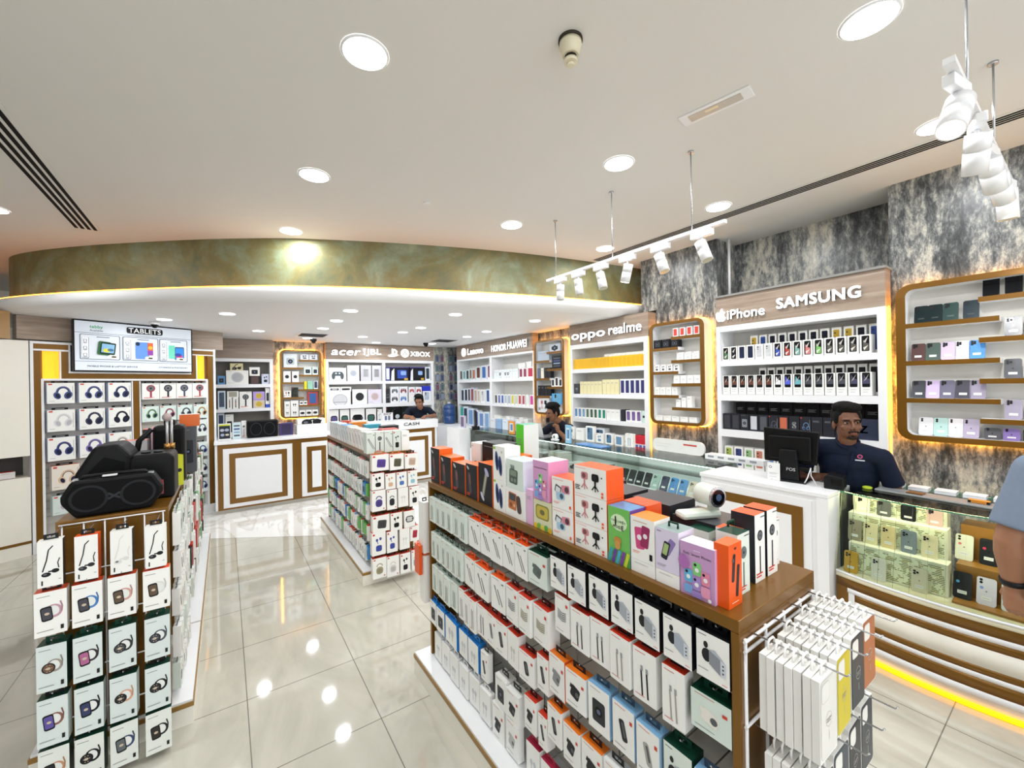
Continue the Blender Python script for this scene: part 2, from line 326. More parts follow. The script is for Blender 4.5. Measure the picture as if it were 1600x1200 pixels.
def a_gimbal(d):
    for x, c in ((.34, '#d08c8e'), (.68, '#191a1c')):
        d.rr(x, .68, .22, .26, .05, c); d.ell(x-.02, .68, .06, .06, '#7e4a4c' if x < .5 else '#26282b'); d.rect(x, .44, .05, .24, c)
        d.line([(x, .42), (x-.1, .24)], .03, c); d.line([(x, .42), (x+.1, .24)], .03, c); d.line([(x, .42), (x+.01, .2)], .03, c)
    d.ell(.88, .72, .02, .02, BLK); d.lines(.05, .93, .35, 1, ORA); d.lines(.05, .3, .16, 3, '#222222', .06, .03); d.rect(.9, .2, .06, .08, ORA); d.rect(.9, .09, .06, .08, ORA)
def a_cams(d):
    d.rr(.3, .62, .3, .24, .03, '#4b4d50', -.3); d.rr(.3, .6, .22, .18, .03, '#dfe6ec', -.3); d.rr(.66, .66, .38, .26, .05, '#d98a9c', .1); d.ell(.72, .66, .1, .1, '#5a3340'); d.rr(.42, .42, .4, .24, .05, '#a9cbe2', .1); d.ell(.48, .42, .09, .09, '#35546b')
    d.lines(.06, .92, .5, 1, ORA); d.lines(.08, .2, .3, 2, ORA); d.rect(.88, .14, .08, .1, ORA)
def a_slippers(d): 
    d.rect(.12, .93, .2, .07, '#9ccc3a'); d.ell(.33, .55, .14, .46, '#27407c', rot=.1); d.ell(.62, .42, .15, .46, '#27407c', rot=.1); d.ell(.34, .52, .07, .3, '#15233f', rot=.1); d.ell(.62, .4, .07, .3, '#15233f', rot=.1); d.ell(.75, .84, .06, .06, '#c9cdd2')
def a_robot(d): d.rr(.42, .42, .5, .5, .07, '#4e5a50', -.06); d.rr(.42, .54, .38, .2, .03, '#83927f', -.06); d.ell(.33, .3, .07, .07, '#7f8e80'); d.ell(.52, .3, .07, .07, '#7f8e80')
def a_robot2(d): a_robot(d); [d.line([(.3+.06*i, .66), (.26+.07*i, .82)], .03, '#39443b') for i in range(4)]
def a_game(d): d.rr(.35, .56, .42, .6, .05, '#c2703a', -.06); d.rr(.35, .7, .32, .24, .03, '#3c4448', -.06); d.ell(.27, .42, .07, .07, '#8a4a24'); d.ell(.45, .42, .05, .05, '#e7b08a'); d.rr(.68, .5, .22, .62, .1, '#4b3a34', .15)
def a_multi(d, base='#d8a5cf'):
    for x, z, c in ((.5, .55, '#7fcf7c'), (.25, .38, '#5fb3de'), (.75, .42, '#e68aa8'), (.5, .28, '#a98bd0')):
        d.rr(x, z, .24, .24, .05, c); d.ell(x-.05, z+.07, .04, .04, '#20242a'); d.ell(x, z-.02, .06, .06, '#f3f3f3')
    d.rr(.25, .14, .26, .16, .05, '#7aa9e0'); d.rr(.75, .18, .26, .2, .05, '#e79ab9'); d.rr(.5, .08, .3, .12, .05, '#9d84c9')
def a_smart(d): d.text('Kids Smart Phone', .5, .8, .8, '#fbf4fb', .02); d.lines(.4, .88, .2, 1, '#f3e6f3'); a_multi(d); d.ell(.12, .62, .16, .2, '#b06fb4'); d.ell(.87, .06, .05, .05, '#f3f3f3')
def a_pinkb(d): d.text('Kids Smart Phone', .5, .82, .8, '#fbf4fb', .02); a_multi(d)
def a_tiger(d): d.rr(.5, .6, .74, .5, .12, '#8c8a3a'); d.rr(.5, .6, .62, .4, .1, '#c9b44a'); d.ell(.5, .6, .14, .1, '#6f6a3c'); [d.ell(.12+.2*i, .08+.03*(i % 2), .12, .1, ('#e6c62c', '#7ab648', '#e2d24a', '#5aa84a', '#d7b52a')[i]) for i in range(5)]
def a_child(d):
    d.ell(.5, .74, .38, .3, '#d8efc4')
    for i, (a, c) in enumerate(zip('CHILDREN', ('#2f6fb8', '#c9402f', '#5a9c3c', '#d88a2c', '#7a4aa8', '#2f6fb8', '#c9402f', '#5a9c3c'))): d.text(a, .19+.085*i, .76, .06, c, .03)
    for i, (a, c) in enumerate(zip('MODE', ('#c9402f', '#2f6fb8', '#d88a2c', '#7a4aa8'))): d.text(a, .3+.13*i, .66, .1, c, .04)
    d.ell(.46, .42, .17, .13, '#c8893e'); d.ell(.46, .34, .13, .16, '#d39a50'); d.rect(.5, .07, 1, .14, '#4fa04a')
    for i, c in enumerate(('#3ba3b0', '#6a3f9c', '#49a9c9', '#7a3f9c', '#c9d437')): d.rect(.12+.19*i, .13, .13, .26, c, -.3)
def a_remote(d): d.ell(.5, .92, .1, .05, '#5a2410'); d.rr(.36, .62, .2, .44, .08, '#26282b', -.12); d.ell(.32, .74, .08, .08, '#4c4f52'); d.rr(.66, .4, .18, .5, .06, '#26282b', -.12); d.lines(.2, .08, .5, 1, '#ffd9c0')
def a_fan(d, c='#33373a'): d.rect(.5, .32, .12, .4, c); d.ell(.5, .68, .26, .26, c); d.ell(.5, .68, .19, .19, '#6b7074'); d.ell(.5, .68, .06, .06, '#22262a'); d.lines(.1, .12, .6, 2, RED, .04, .02); d.lines(.55, .95, .4, 1, BLK)
def a_razor(d): d.rr(.35, .45, .22, .6, .07, C('#3d3a45', .3), .15); d.rr(.37, .55, .12, .28, .04, C('#8a4b46', .3), .15); d.ell(.2, .88, .12, .05, '#cfd3d6', rot=-.6); d.lines(.1, .14, .3, 2, RED, .05, .03)
def a_curl(d): d.rect(.46, .5, .2, .6, '#85858a', -.3); d.rect(.46, .5, .06, .55, '#c9c190', -.3); d.ell(.62, .8, .2, .1, '#b7b3d8', rot=-.8); d.ell(.28, .18, .2, .08, '#d2cfe4', rot=-.9)
def a_pods(d, c='#c8ccd2'): d.ell(.38, .5, .1, .14, c); d.rect(.38, .32, .05, .24, c); d.ell(.62, .5, .1, .14, c); d.rect(.62, .32, .05, .24, c)
def a_strip(d, c='#2f4468'): d.rect(.5, .5, .7, .8, c)
def a_S(d): d.text('S', .5, .5, .4, '#f3f3f3', .06)
def a_Z(d): d.text('Z', .5, .5, .3, '#0c0e16', .05)
def a_tabphone(d): d.rr(.5, .5, .6, .66, .05, '#e6ebf2'); d.rr(.42, .5, .34, .5, .06, '#7fb6e0'); d.rr(.6, .5, .26, .5, .06, '#3f6fa8')
def a_onion(d): d.rect(.5, .5, .9, .9, '#262a33'); d.ell(.3, .6, .18, .14, '#b9b6c6'); d.ell(.68, .6, .18, .14, '#a6b2cf'); d.ell(.32, .3, .16, .14, '#9fa7c4'); d.ell(.7, .3, .16, .1, '#cfc6b0'); d.rect(.5, .92, .9, .1, '#c9cf3a')
def a_vera(d): d.rr(.5, .42, .22, .62, .1, '#3a4b44'); d.ell(.5, .8, .14, .1, '#5a6e66'); d.rr(.5, .42, .12, .4, .06, '#c98a6a')
def a_plates(d):
    for k in range(4): d.rect(.5, .8-.2*k, .7, .1, ('#4a5a66', '#3f4e8c', '#8aa8c4', '#4a5058')[k])
# ------------------------------------------------------------------ packages
PM = {}
NAMES = dict(a_cable='cable_pack', a_cableS='cable_pack', a_charger='charger_box', a_plug='adapter_box', a_coil='coiled_cable_pack', a_bank='power_bank_box', a_watch='watch_box', a_phone='phone_box', a_wave='phone_box', a_wave2='phone_box', a_head='headphone_box', a_buds='earbud_box', a_pods='earphone_box', a_clipspk='speaker_box', a_gospk='speaker_box', a_barspk='speaker_box', a_glasses='glasses_box', a_cam='camera_box', a_round='speaker_box', a_dome='speaker_box', a_pad='controller_box', a_console='console_box', a_fan='fan_box', a_gimbal='tripod_box', a_razor='trimmer_box', a_curl='trimmer_box', a_strip='phone_box')
def pack_mesh(art, w, h, d, front=PACKW, top=None, side=None, name='box', **kw):
    k = (art.__name__, round(w, 4), round(h, 4), round(d, 4), id(front), id(top), id(side), tuple(sorted(kw.items())))
    if k not in PM:
        mb = MB(); mb.box(-w/2, 0, 0, w/2, d, h, side or front, front=front, top=top or side or front, side=side or front)
        art(D(mb, w, h, 0, .0004 if w < .3 else .0006), **kw); PM[k] = mb.mesh(name)
    return PM[k]
TABM = {}
def tab_mesh(w, c):
    k = (round(w, 3), c)
    if k not in TABM:
        mb = MB(); m = C(c, .4); o = w*.30; mb.box(-o, .0, 0, o, .0012, .006, m); mb.box(-o, .0, .006, -o*.55, .0012, .016, m); mb.box(o*.55, .0, .006, o, .0012, .016, m); mb.box(-o, .0, .016, o, .0012, .024, m); TABM[k] = mb.mesh('hang_tab')
    return TABM[k]
def pack(art, loc, rz, w, h, d, label, cat='box', name='product_box', group=None, tab=None, jit=.0, **kw):
    fr = kw.pop('front', PACKW); tp = kw.pop('top', None); sd = kw.pop('side', None)
    f = lambda x: C(x, .35) if isinstance(x, str) else x
    if name == 'product_box': name = NAMES.get(art.__name__, name)
    o = put(pack_mesh(art, w, h, d, f(fr), f(tp), f(sd), name=name, **kw), name, None, loc, rz+random.uniform(-jit, jit), label=label, cat=cat, group=group)
    if tab: put(tab_mesh(w, tab), 'hang_tab', o, (0, d*.5, h))
    return o
FR = -PI/2     # faces the camera side of things on the right wall (front towards -X)
# ------------------------------------------------------------------ lamps
def lamp_light(parent, r, W, z=-.012, col=(.95, .98, 1)):
    l = bpy.data.lights.new('lamp_light', 'AREA'); l.shape = 'DISK'; l.size = r*2; l.energy = W; l.color = col
    o = bpy.data.objects.new('lamp_light', l); COL.objects.link(o); o.parent = parent; o.location = (0, 0, z); return o
DLM = {}
def downlight(x, y, z, r, W, label, group):
    if r not in DLM:
        a = MB(); n = 32
        ring = [(math.cos(2*PI*i/n), math.sin(2*PI*i/n)) for i in range(n)]
        for i in range(n):
            p, q = ring[i], ring[(i+1) % n]
            a.poly([(p[0]*r*1.1, p[1]*r*1.1, -.001), (p[0]*r, p[1]*r, -.007), (q[0]*r, q[1]*r, -.007), (q[0]*r*1.1, q[1]*r*1.1, -.001)], WHITE)
        b = MB(); b.cyl(0, 0, -.0065, -.001, r, LIT, 32); DLM[r] = (a.mesh('rim'), b.mesh('diffuser'))
    t = thing('downlight', label, 'ceiling light', (x, y, z), 0, group)
    put(DLM[r][0], 'rim', t); put(DLM[r][1], 'diffuser', t); lamp_light(t, r, W)
CG = 'round downlights of the high ceiling'
rowsx = ((.56, 'left'), (2.325, 'middle'), (3.65, 'right'))
rowsy = ((.57, 'nearest the camera'), (1.96, 'second from the camera'), (3.3, 'third from the camera'), (4.6, 'farthest from the camera'))
for x, xn in rowsx:
    for y, yn in rowsy:
        if (xn == 'left' and yn.startswith('nearest')) or (xn != 'left' and yn.startswith('farthest')): continue
        downlight(x, y, CEIL, .098, LAMP_W, 'round white downlight of the %s row on the high ceiling, %s' % (xn, yn), CG)
downlight(-1.6, 5.36, CEIL, .098, LAMP_W, 'round white downlight at the far left beside the long ceiling slot', CG)
for x, y in ((-1.6, 2.6), (.56, -1.0), (2.325, -1.0), (.56, .45), (3.65, -.9), (-1.6, -.3)):
    downlight(x, y, CEIL, .098, LAMP_W, 'round white downlight of the high ceiling behind or above the camera', CG)
SG = 'small downlights of the low round ceiling'
for i, (x, y) in enumerate(((.035, 5.77), (.43, 7.28), (1.19, 4.9), (1.21, 5.72), (1.2, 6.56), (2.34, 4.55), (1.98, 7.35), (2.46, 8.19), (2.42, 5.84), (2.37, 6.46), (3.52, 4.47), (3.53, 5.77), (3.59, 6.54), (3.54, 7.95), (1.2, 7.95), (-.6, 6.6))):
    downlight(x, y, 2.70, .075, LAMP_S, 'small round downlight in the low white ceiling, %s counting from the left front' % ordn(i), SG)

# ------------------------------------------------------------------ the setting
f = MB(); f.box(-7, -4, -.1, 5.2, 10, 0, FLOORM); struct('floor', f)
c = MB(); c.box(-7, -4, CEIL, 5.2, 10, CEIL+.1, CEILM); struct('ceiling', c)
b = MB(); b.box(4.87, -4, 0, 5.0, 9.6, CEIL, STONE); struct('wall_right', b)
b = MB(); b.box(4.45, 2.42, 0, 4.87, 3.2, CEIL, STONE); b.box(4.45, 3.2, 2.73, 4.87, 3.42, CEIL, STONE); struct('wall_right_pillar', b)
b = MB(); b.box(4.45, -4, 0, 4.87, .99, CEIL, STONE); struct('wall_right_front', b)
b = MB(); b.box(4.45, 4.63, 0, 4.87, 5.54, 2.70, STONE); struct('wall_right_middle', b)
b = MB(); b.box(.73, 8.75, 0, 1.6, 9.0, 2.7, STONE); b.box(-.3, 8.93, 0, 3.86, 9.05, 2.7, CREAM); b.box(3.86, 8.66, 0, 4.87, 9.0, 2.7, STONE); struct('wall_back', b)
b = MB(); b.box(-7, 9.6, 0, 5, 9.7, CEIL, CREAM); struct('wall_rear', b)
b = MB(); b.box(-7.1, -4, 0, -7, 9.7, CEIL, C('#4b4540', .6)); struct('wall_left', b)
b = MB(); b.box(4.75, -4, .0, 4.872, -.0, .1, WHITE)
# pipe and cap in the recess above the phone shelves
b = MB(); b.tube([(4.6, 2.36, 2.72), (4.6, 2.36, CEIL)], .014, WHITE, 10); b.build('conduit_pipe', label='thin white vertical pipe in the corner of the stone recess', cat='pipe')
# low round ceiling: a slab with a rounded white rim and a green drum above it
def smooth(pts, n=10):
    P = [Vector(p) for p in pts]; out = []
    for i in range(len(P)-1):
        a, b_, c_, d_ = P[max(i-1, 0)], P[i], P[i+1], P[min(i+2, len(P)-1)]
        for k in range(n):
            t = k/n; out.append(.5*((2*b_)+(c_-a)*t+(2*a-5*b_+4*c_-d_)*t*t+(3*b_-a-3*c_+d_)*t**3))
    return out+[P[-1]]
drum = smooth([(-2.3, 9.6), (-2.25, 8.4), (-2.1, 7.5), (-1.9, 6.99), (-1.28, 6.29), (-.42, 5.54), (.18, 5.09), (.73, 4.76), (1.68, 4.35), (2.82, 3.98), (3.97, 3.75), (4.87, 3.62)], 6)
def offs(path, d):
    out = []
    for i, p in enumerate(path):
        t = (path[min(i+1, len(path)-1)]-path[max(i-1, 0)]).normalized(); n = Vector((t.y, -t.x))
        out.append(p-n*d if False else p+Vector((t.y, -t.x))*d)
    return out
prof = ((0, 2.86), (.13, 2.86), (.165, 2.845), (.18, 2.81), (.17, 2.765), (.13, 2.725), (.06, 2.703), (-.05, 2.70))
rings = [[(p.x, p.y, z) for p in offs(drum, d)] for d, z in prof]
s = MB(); n = len(drum)
for a, b_ in zip(rings, rings[1:]):
    for i in range(n-1): s.poly([a[i], a[i+1], b_[i+1], b_[i]], SOFM); s.sm[-1] = True
for i in range(n-1):     # underside in strips out to the back of the shop
    a, b_ = rings[-1][i], rings[-1][i+1]
    s.poly([a, b_, (max(b_[0], -2.25) if i > 10 else b_[0], 9.6, 2.70), (max(a[0], -2.25) if i > 10 else a[0], 9.6, 2.70)], SOFM)
me = s.mesh('ceiling_lower'); bm = bmesh.new(); bm.from_mesh(me); bmesh.ops.remove_doubles(bm, verts=bm.verts, dist=1e-5); bmesh.ops.recalc_face_normals(bm, faces=bm.faces); bm.to_mesh(me); bm.free()
put(me, 'ceiling_lower', kind='structure')
s = MB()
for i in range(n-1):
    a, b_ = drum[i], drum[i+1]; s.poly([(a.x, a.y, 2.855), (b_.x, b_.y, 2.855), (b_.x, b_.y, CEIL), (a.x, a.y, CEIL)], PATINA); s.sm[-1] = True
    a2, b2 = offs(drum, -.05)[i], offs(drum, -.05)[i+1]; s.poly([(b2.x, b2.y, 2.855), (a2.x, a2.y, 2.855), (a2.x, a2.y, CEIL), (b2.x, b2.y, CEIL)], PATINA); s.sm[-1] = True
struct('trim_1', s)
s = MB(); e1, e2 = offs(drum, .14), offs(drum, .125)
for i in range(8, n-1): s.poly([(e1[i].x, e1[i].y, 2.866), (e1[i+1].x, e1[i+1].y, 2.866), (e2[i+1].x, e2[i+1].y, 2.866), (e2[i].x, e2[i].y, 2.866)], C('#ff9a38', .5, emit=11.))
s.build('cove_light_strip', label='warm amber light strip lying on the rim of the low round ceiling', cat='light strip')
# air slots
def slot(x0, x1, y0, y1, z, label):
    t = thing('air_slot', label, 'air vent', (0, 0, 0)); f = MB(); f.box(x0, y0, z-.004, x1, y1, z-.001, CEILM); f.build('frame', t)
    k = 4; wdt = (x1-x0-.03)/k; g = MB()
    for i in range(k): g.box(x0+.015+wdt*(i+.22), y0+.02, z-.0065, x0+.015+wdt*(i+.78), y1-.02, z-.004, C('#121212', .8))
    g.build('slits', t)
slot(-1.17, -.965, -1., 5.58, CEIL, 'long black slotted air vent in the ceiling at upper left')
slot(3.83, 3.985, -1., 3.7, CEIL, 'long black slotted air vent running along the right wall')
def vent(x, y, lab):
    t = thing('ceiling_vent', lab, 'air vent', (x, y, 2.7)); a = MB(); a.box(-.22, -.22, -.006, .22, .22, 0, WHITE); a.build('frame', t)
    g = MB(); [g.box(-.19, -.18+.06*i, -.012, .19, -.155+.06*i, -.006, C('#3b3d40', .7)) for i in range(7)]; g.build('louvre', t)
vent(1.2, 7.44, 'square louvred air vent in low ceiling above the left shelves'); vent(3.5, 7.3, 'square louvred air vent in low ceiling near the far corner')
def dome(x, y, z, lab, body=WHITE):
    t = thing('dome_camera', lab, 'camera', (x, y, z)); a = MB(); a.cyl(0, 0, -.035, 0, .055, body, 20); a.build('housing', t)
    g = MB(); g.ell((0, 0, -.035), (.04, .04, .045), C('#0e0f12', .1)); g.build('dome', t)
dome(-.72, 6.9, 2.7, 'white dome security camera above the left advertising screen'); dome(1.32, 8.1, 2.7, 'dark dome security camera above the amber lit wall niche', BLACK); dome(3.38, 7.9, 2.7, 'dark dome security camera above the console boxes', BLACK)
t = thing('smoke_detector', 'cream cone shaped smoke detector on the high ceiling', 'smoke detector', (1.31, 1.37, CEIL))
a = MB(); a.cyl(0, 0, -.012, 0, .055, C('#3a352c'), 24); a.tube([(0, 0, -.012), (0, 0, -.03), (0, 0, -.075)], [.05, .052, .036], C('#e8e0c4', .4), 24); a.build('base', t)
a = MB(); a.tube([(0, 0, -.075), (0, 0, -.09), (0, 0, -.093)], [.026, .026, .024], C('#2c2a26'), 20); a.cyl(0, 0, -.105, -.09, .03, C('#e8e0c4', .4), 20); a.cyl(0, 0, -.12, -.105, .016, C('#e8e0c4'), 16); a.build('sensor_cage', t)
t = thing('emergency_light', 'flat rectangular emergency light recessed in the high ceiling', 'ceiling light', (2.31, 1.25, CEIL), math.radians(-79))
a = MB(); a.box(-.19, -.055, -.008, .19, .055, 0, WHITE); a.build('frame', t, bevel=.003)
a = MB(); a.box(-.14, -.032, -.011, .14, .032, -.008, C('#c9c3b8', .3)); a.box(-.05, -.02, -.012, .02, .0, -.011, C('#f0e2c0', .3)); a.build('lens', t)
a = MB(); a.cyl(1.437, 3.29, CEIL-.008, CEIL, .03, WHITE, 18); a.build('ceiling_sensor', label='tiny white disc sensor in the middle of the high ceiling', cat='sensor')
# track lights
def spot(parent_loc, rz, tilt, lab, lit, group, big=1.):
    t = thing('track_spotlight', lab, 'spotlight', parent_loc, rz, group)
    a = MB(); a.box(-.075, -.018, -.045, .075, .018, -.002, WHITE); a.build('adapter', t, bevel=.003)
    a = MB(); a.cyl(0, 0, -.085, -.045, .009, WHITE, 10); a.build('stem', t)
    d = Vector((math.sin(tilt), 0, -math.cos(tilt))); c0 = Vector((0, 0, -.11)); p = [c0-d*.04*big, c0+d*.1*big]
    a = MB(); a.tube([p[0]-d*.002, p[0], c0+d*.02, c0+d*.021, c0+d*.024, p[1]], [.03*big, .037*big, .037*big, .034*big, .037*big, .037*big], WHITE, 24); a.build('lamp_head', t)
    a = MB(); a.tube([p[1], p[1]+d*.002], [.031*big, .031*big], C('#fff6e8', .5, emit=6.) if lit else C('#d8d2b4', .15, .3), 20); a.build('lens', t)
    if lit:
        l = bpy.data.lights.new('spot_light', 'SPOT'); l.energy = 16; l.spot_size = 1.1; l.spot_blend = .6; l.shadow_soft_size = .03; l.color = (1, .96, .88)
        o = bpy.data.objects.new('spot_light', l); COL.objects.link(o); o.parent = t; o.location = p[1]+d*.01; o.rotation_euler = d.to_track_quat('-Z', 'Y').to_euler()
def track(p0, p1, rods, lab):
    t = thing('light_track', lab, 'light track', p0); v = Vector(p1)-Vector(p0); a = MB()
    ang = math.atan2(v.y, v.x); L = v.length
    a.box(0, -.016, 0, L, .016, .022, WHITE); r = a.build('rail', t, (0, 0, 0), ang)
    for q in rods:
        g = MB(); h = CEIL-p0[2]; x, y = v.normalized().x*q, v.normalized().y*q; g.cyl(x, y, .02, h, .0045, STEEL, 8); g.cyl(x, y, h-.012, h, .02, STEEL, 12); g.build('suspension_rod', t)
TZ = 2.83
track((2.62, 3.12, TZ), (2.62, 1.36, TZ), (.13, .83, 1.53), 'white ceiling light track hanging over the middle of the shop')
for i, (y, tl, l) in enumerate(((2.93, .05, 0), (2.69, -.15, 0), (2.42, -.25, 0), (2.14, .3, 1), (1.84, -.35, 0), (1.52, -.35, 0))):
    spot((2.62, y, TZ), PI/2, tl, 'white cylinder spotlight on the middle track, %s from its far end%s' % (ordn(i), ', lit' if l else ''), l, 'spotlights on the middle track')
track((2.1, .3, 2.93), (3.75, .3, 2.93), (.35, 1.06), 'white ceiling light track hanging at upper right near the camera')
for i, (x, rz, tl, l) in enumerate(((2.24, PI*.95, .6, 1), (2.66, .3, .5, 0), (3.02, -.1, .75, 1), (3.28, -.1, .9, 1), (3.6, -.2, .1, 0))):
    spot((x, .3, 2.93), rz, tl, 'white cylinder spotlight on the near right track, %s from the camera%s' % (ordn(i), ', lit' if l else ''), l, 'spotlights on the near right track', 1.15)

# ------------------------------------------------------------------ shelving on the walls
def unit(name, label, loc, rz, W, Hh, openings, cols, depth=.3, z0=0., group=None, inner=SHELFIN):
    """local x to the right, front at y=0; openings = list of (zbottom, ztop)"""
    t = thing(name, label, 'shelving unit', loc, rz, group)
    a = MB(); xs = [c for cc in cols for c in cc]
    a.box(0, 0, z0, cols[0][0], depth, Hh, WHITE); a.build('side_panel', t); a = MB(); a.box(cols[-1][1], 0, z0, W, depth, Hh, WHITE); a.build('side_panel', t)
    for (l0, r0), (l1, r1) in zip(cols, cols[1:]): a = MB(); a.box(r0, 0, z0, l1, depth, Hh, WHITE); a.build('upright', t)
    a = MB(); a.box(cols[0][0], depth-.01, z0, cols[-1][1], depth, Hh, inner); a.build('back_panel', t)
    zs = sorted(openings)
    lo = z0
    for (l, r) in cols:
        lo = z0
        for zb, zt in zs: 
            a = MB(); a.box(l, .001, lo, r, depth-.011, zb, WHITE); a.build('shelf', t); lo = zt
        a = MB(); a.box(l, .001, lo, r, depth-.011, Hh, WHITE); a.build('shelf', t)
    return t
def header(name, label, loc, rz, W, H, d=.28, cap=False):
    a = MB(); a.box(0, 0, 0, W, d, H, WOOD); o = a.build(name, None, loc, rz, label=label, cat='header panel')
    if cap: g = MB(); g.box(-.01, -.02, H, W+.01, d, H+.02, C('#8c8a86', .4)); g.build('cap_strip', o)
unit('wall_shelf', 'white wall shelving with three tiers of phone boxes under the Samsung sign', (4.3, 2.354, 0), FR, 1.37, 2.40, [(.93, 1.245), (1.32, 1.62), (1.685, 1.98), (2.035, 2.342)], [(.038, 1.316)])
unit('wall_shelf', 'white wall shelving with yellow and cream phone boxes under the oppo sign', (4.3, 4.62, 0), FR, 1.40, 2.40, [(.93, 1.257), (1.315, 1.615), (1.67, 1.978), (2.035, 2.335)], [(.045, 1.335)])
unit('wall_shelf', 'wide white two bay shelving under the Lenovo and Huawei signs', (4.3, 8.335, 0), FR, 2.8, 2.395, [(.95, 1.41), (1.455, 1.885), (1.94, 2.36)], [(.077, 1.39), (1.465, 2.78)])
unit('wall_shelf', 'white two bay shelving under the acer and XBOX signs', (1.61, 8.6, 0), 0, 2.24, 2.38, [(1.0, 1.40), (1.48, 1.885), (1.945, 2.325)], [(.05, 1.095), (1.155, 2.18)])
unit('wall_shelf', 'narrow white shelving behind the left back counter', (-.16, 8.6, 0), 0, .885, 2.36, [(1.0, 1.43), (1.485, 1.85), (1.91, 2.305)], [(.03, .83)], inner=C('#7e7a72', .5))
header('header_panel', 'wood header panel carrying the iPhone and Samsung signs', (4.3, 2.354, 2.401), FR, 1.37, .30, .3, True)
header('header_panel', 'wood header panel carrying the oppo realme sign', (4.3, 4.62, 2.401), FR, 1.41, .297, .3)
header('header_panel', 'wood header panel carrying the Lenovo and Huawei signs', (4.3, 8.335, 2.396), FR, 2.78, .30, .14)
header('header_panel', 'wood header panel carrying the acer JBL XBOX signs', (1.61, 8.6, 2.381), 0, 2.24, .315)
header('header_panel', 'plain wood header panel above the narrow left shelving', (-.16, 8.6, 2.361), 0, .885, .335)
def led(name, lab, pts, w_=.012, m=LEDW):
    a = MB(); a.tube(pts, w_/2, m, 6); a.build(name, label=lab, cat='light strip')
led('edge_light_strip', 'yellow vertical light strip at right edge of the iPhone shelving', [(4.32, .968, .9), (4.32, .968, 2.4)])
led('edge_light_strip', 'yellow vertical light strip at right edge of the oppo shelving', [(4.32, 3.205, .9), (4.32, 3.205, 2.4)])
led('edge_light_strip', 'yellow vertical light strip at left edge of the oppo shelving', [(4.32, 4.64, .9), (4.32, 4.64, 2.4)])
led('edge_light_strip', 'yellow vertical light strip at left edge of the acer shelving', [(1.59, 8.62, 1.0), (1.59, 8.62, 2.38)])
def rrect(x0, z0, x1, z1, r, n=6):
    out = []
    for cx, cz, a0 in ((x1-r, z1-r, 0), (x0+r, z1-r, 90), (x0+r, z0+r, 180), (x1-r, z0+r, 270)):
        for k in range(n+1): a = math.radians(a0+90*k/n); out.append((cx+r*math.cos(a), cz+r*math.sin(a)))
    return out
def niche(label, loc, rz, W, z0, z1, bt, shelves, depth=.15, r=.09, led_=True):
    """rounded bronze frame with white inside and staggered bronze shelves; shelves=(x0,x1,z)"""
    t = thing('display_niche', label, 'wall niche', loc, rz)
    o = rrect(0, z0, W, z1, r); i_ = rrect(bt, z0+bt*.75, W-bt, z1-bt*.75, r*.55); n = len(o)
    a = MB()
    for k in range(n):
        j = (k+1) % n; a.poly([(o[k][0], 0, o[k][1]), (o[j][0], 0, o[j][1]), (i_[j][0], 0, i_[j][1]), (i_[k][0], 0, i_[k][1])], BRONZE)
        a.poly([(i_[k][0], 0, i_[k][1]), (i_[j][0], 0, i_[j][1]), (i_[j][0], .012, i_[j][1]), (i_[k][0], .012, i_[k][1])], BRONZE)
        a.poly([(o[k][0], 0, o[k][1]), (o[k][0], .012, o[k][1]), (o[j][0], .012, o[j][1]), (o[j][0], 0, o[j][1])], BRONZE)
    a.build('front_frame', t)
    a = MB()
    for k in range(n):
        j = (k+1) % n; a.poly([(o[k][0], .012, o[k][1]), (o[k][0], depth-.02, o[k][1]), (o[j][0], depth-.02, o[j][1]), (o[j][0], .012, o[j][1])], CREAM)
        a.poly([(i_[k][0], .012, i_[k][1]), (i_[j][0], .012, i_[j][1]), (i_[j][0], depth, i_[j][1]), (i_[k][0], depth, i_[k][1])], WHITE)
    a.poly([(p[0], depth-.005, p[1]) for p in i_[::-1]], SHELFIN); a.build('box_body', t)
    e = rrect(-.007, z0-.007, W+.007, z1+.007, r+.007)
    a = MB(); a.tube([(p[0], depth-.016, p[1]) for p in e+[e[0]]], .006, C('#ffaa30', .5, emit=26.), 6, False); a.build('light_strip', t)
    for x0, x1, z in shelves: a = MB(); a.box(x0, .001, z-.035, x1, depth-.006, z, WHITE, front=BRONZE); a.build('shelf', t)
    return t
niche('tall bronze framed niche of small earphone boxes between oppo and iPhone shelves', (4.3, 3.2, 0), FR, .705, 1.325, 2.533, .045, [(.30, .667, 2.352), (.04, .39, 2.231), (.30, .667, 2.078), (.04, .39, 1.95), (.30, .667, 1.806), (.04, .39, 1.67), (.30, .667, 1.53)])
niche('tall bronze framed niche of dark speaker boxes beside the oppo shelves', (4.3, 5.51, 0), FR, .745, 1.325, 2.545, .045, [(.33, .70, 2.342), (.03, .40, 2.21), (.33, .70, 2.066), (.03, .40, 1.92), (.33, .70, 1.78), (.03, .40, 1.63)])
niche('large bronze framed niche of display phones on the right wall', (4.3, .925, 0), FR, 1.5, 1.35, 2.54, .055, [(.05, .525, 2.24), (.05, .525, 1.955), (.05, .525, 1.672), (.43, 1.0, 2.38), (.43, 1.0, 2.098), (.43, 1.0, 1.813), (.43, 1.0, 1.536)])
niche('amber lit bronze framed niche of gadget boxes on the back wall', (.83, 8.6, 0), 0, .70, 1.265, 2.537, .045, [(.31, .655, 2.357), (.04, .39, 2.21), (.31, .655, 2.074), (.04, .39, 1.937), (.31, .655, 1.803), (.04, .39, 1.659), (.31, .655, 1.508)])
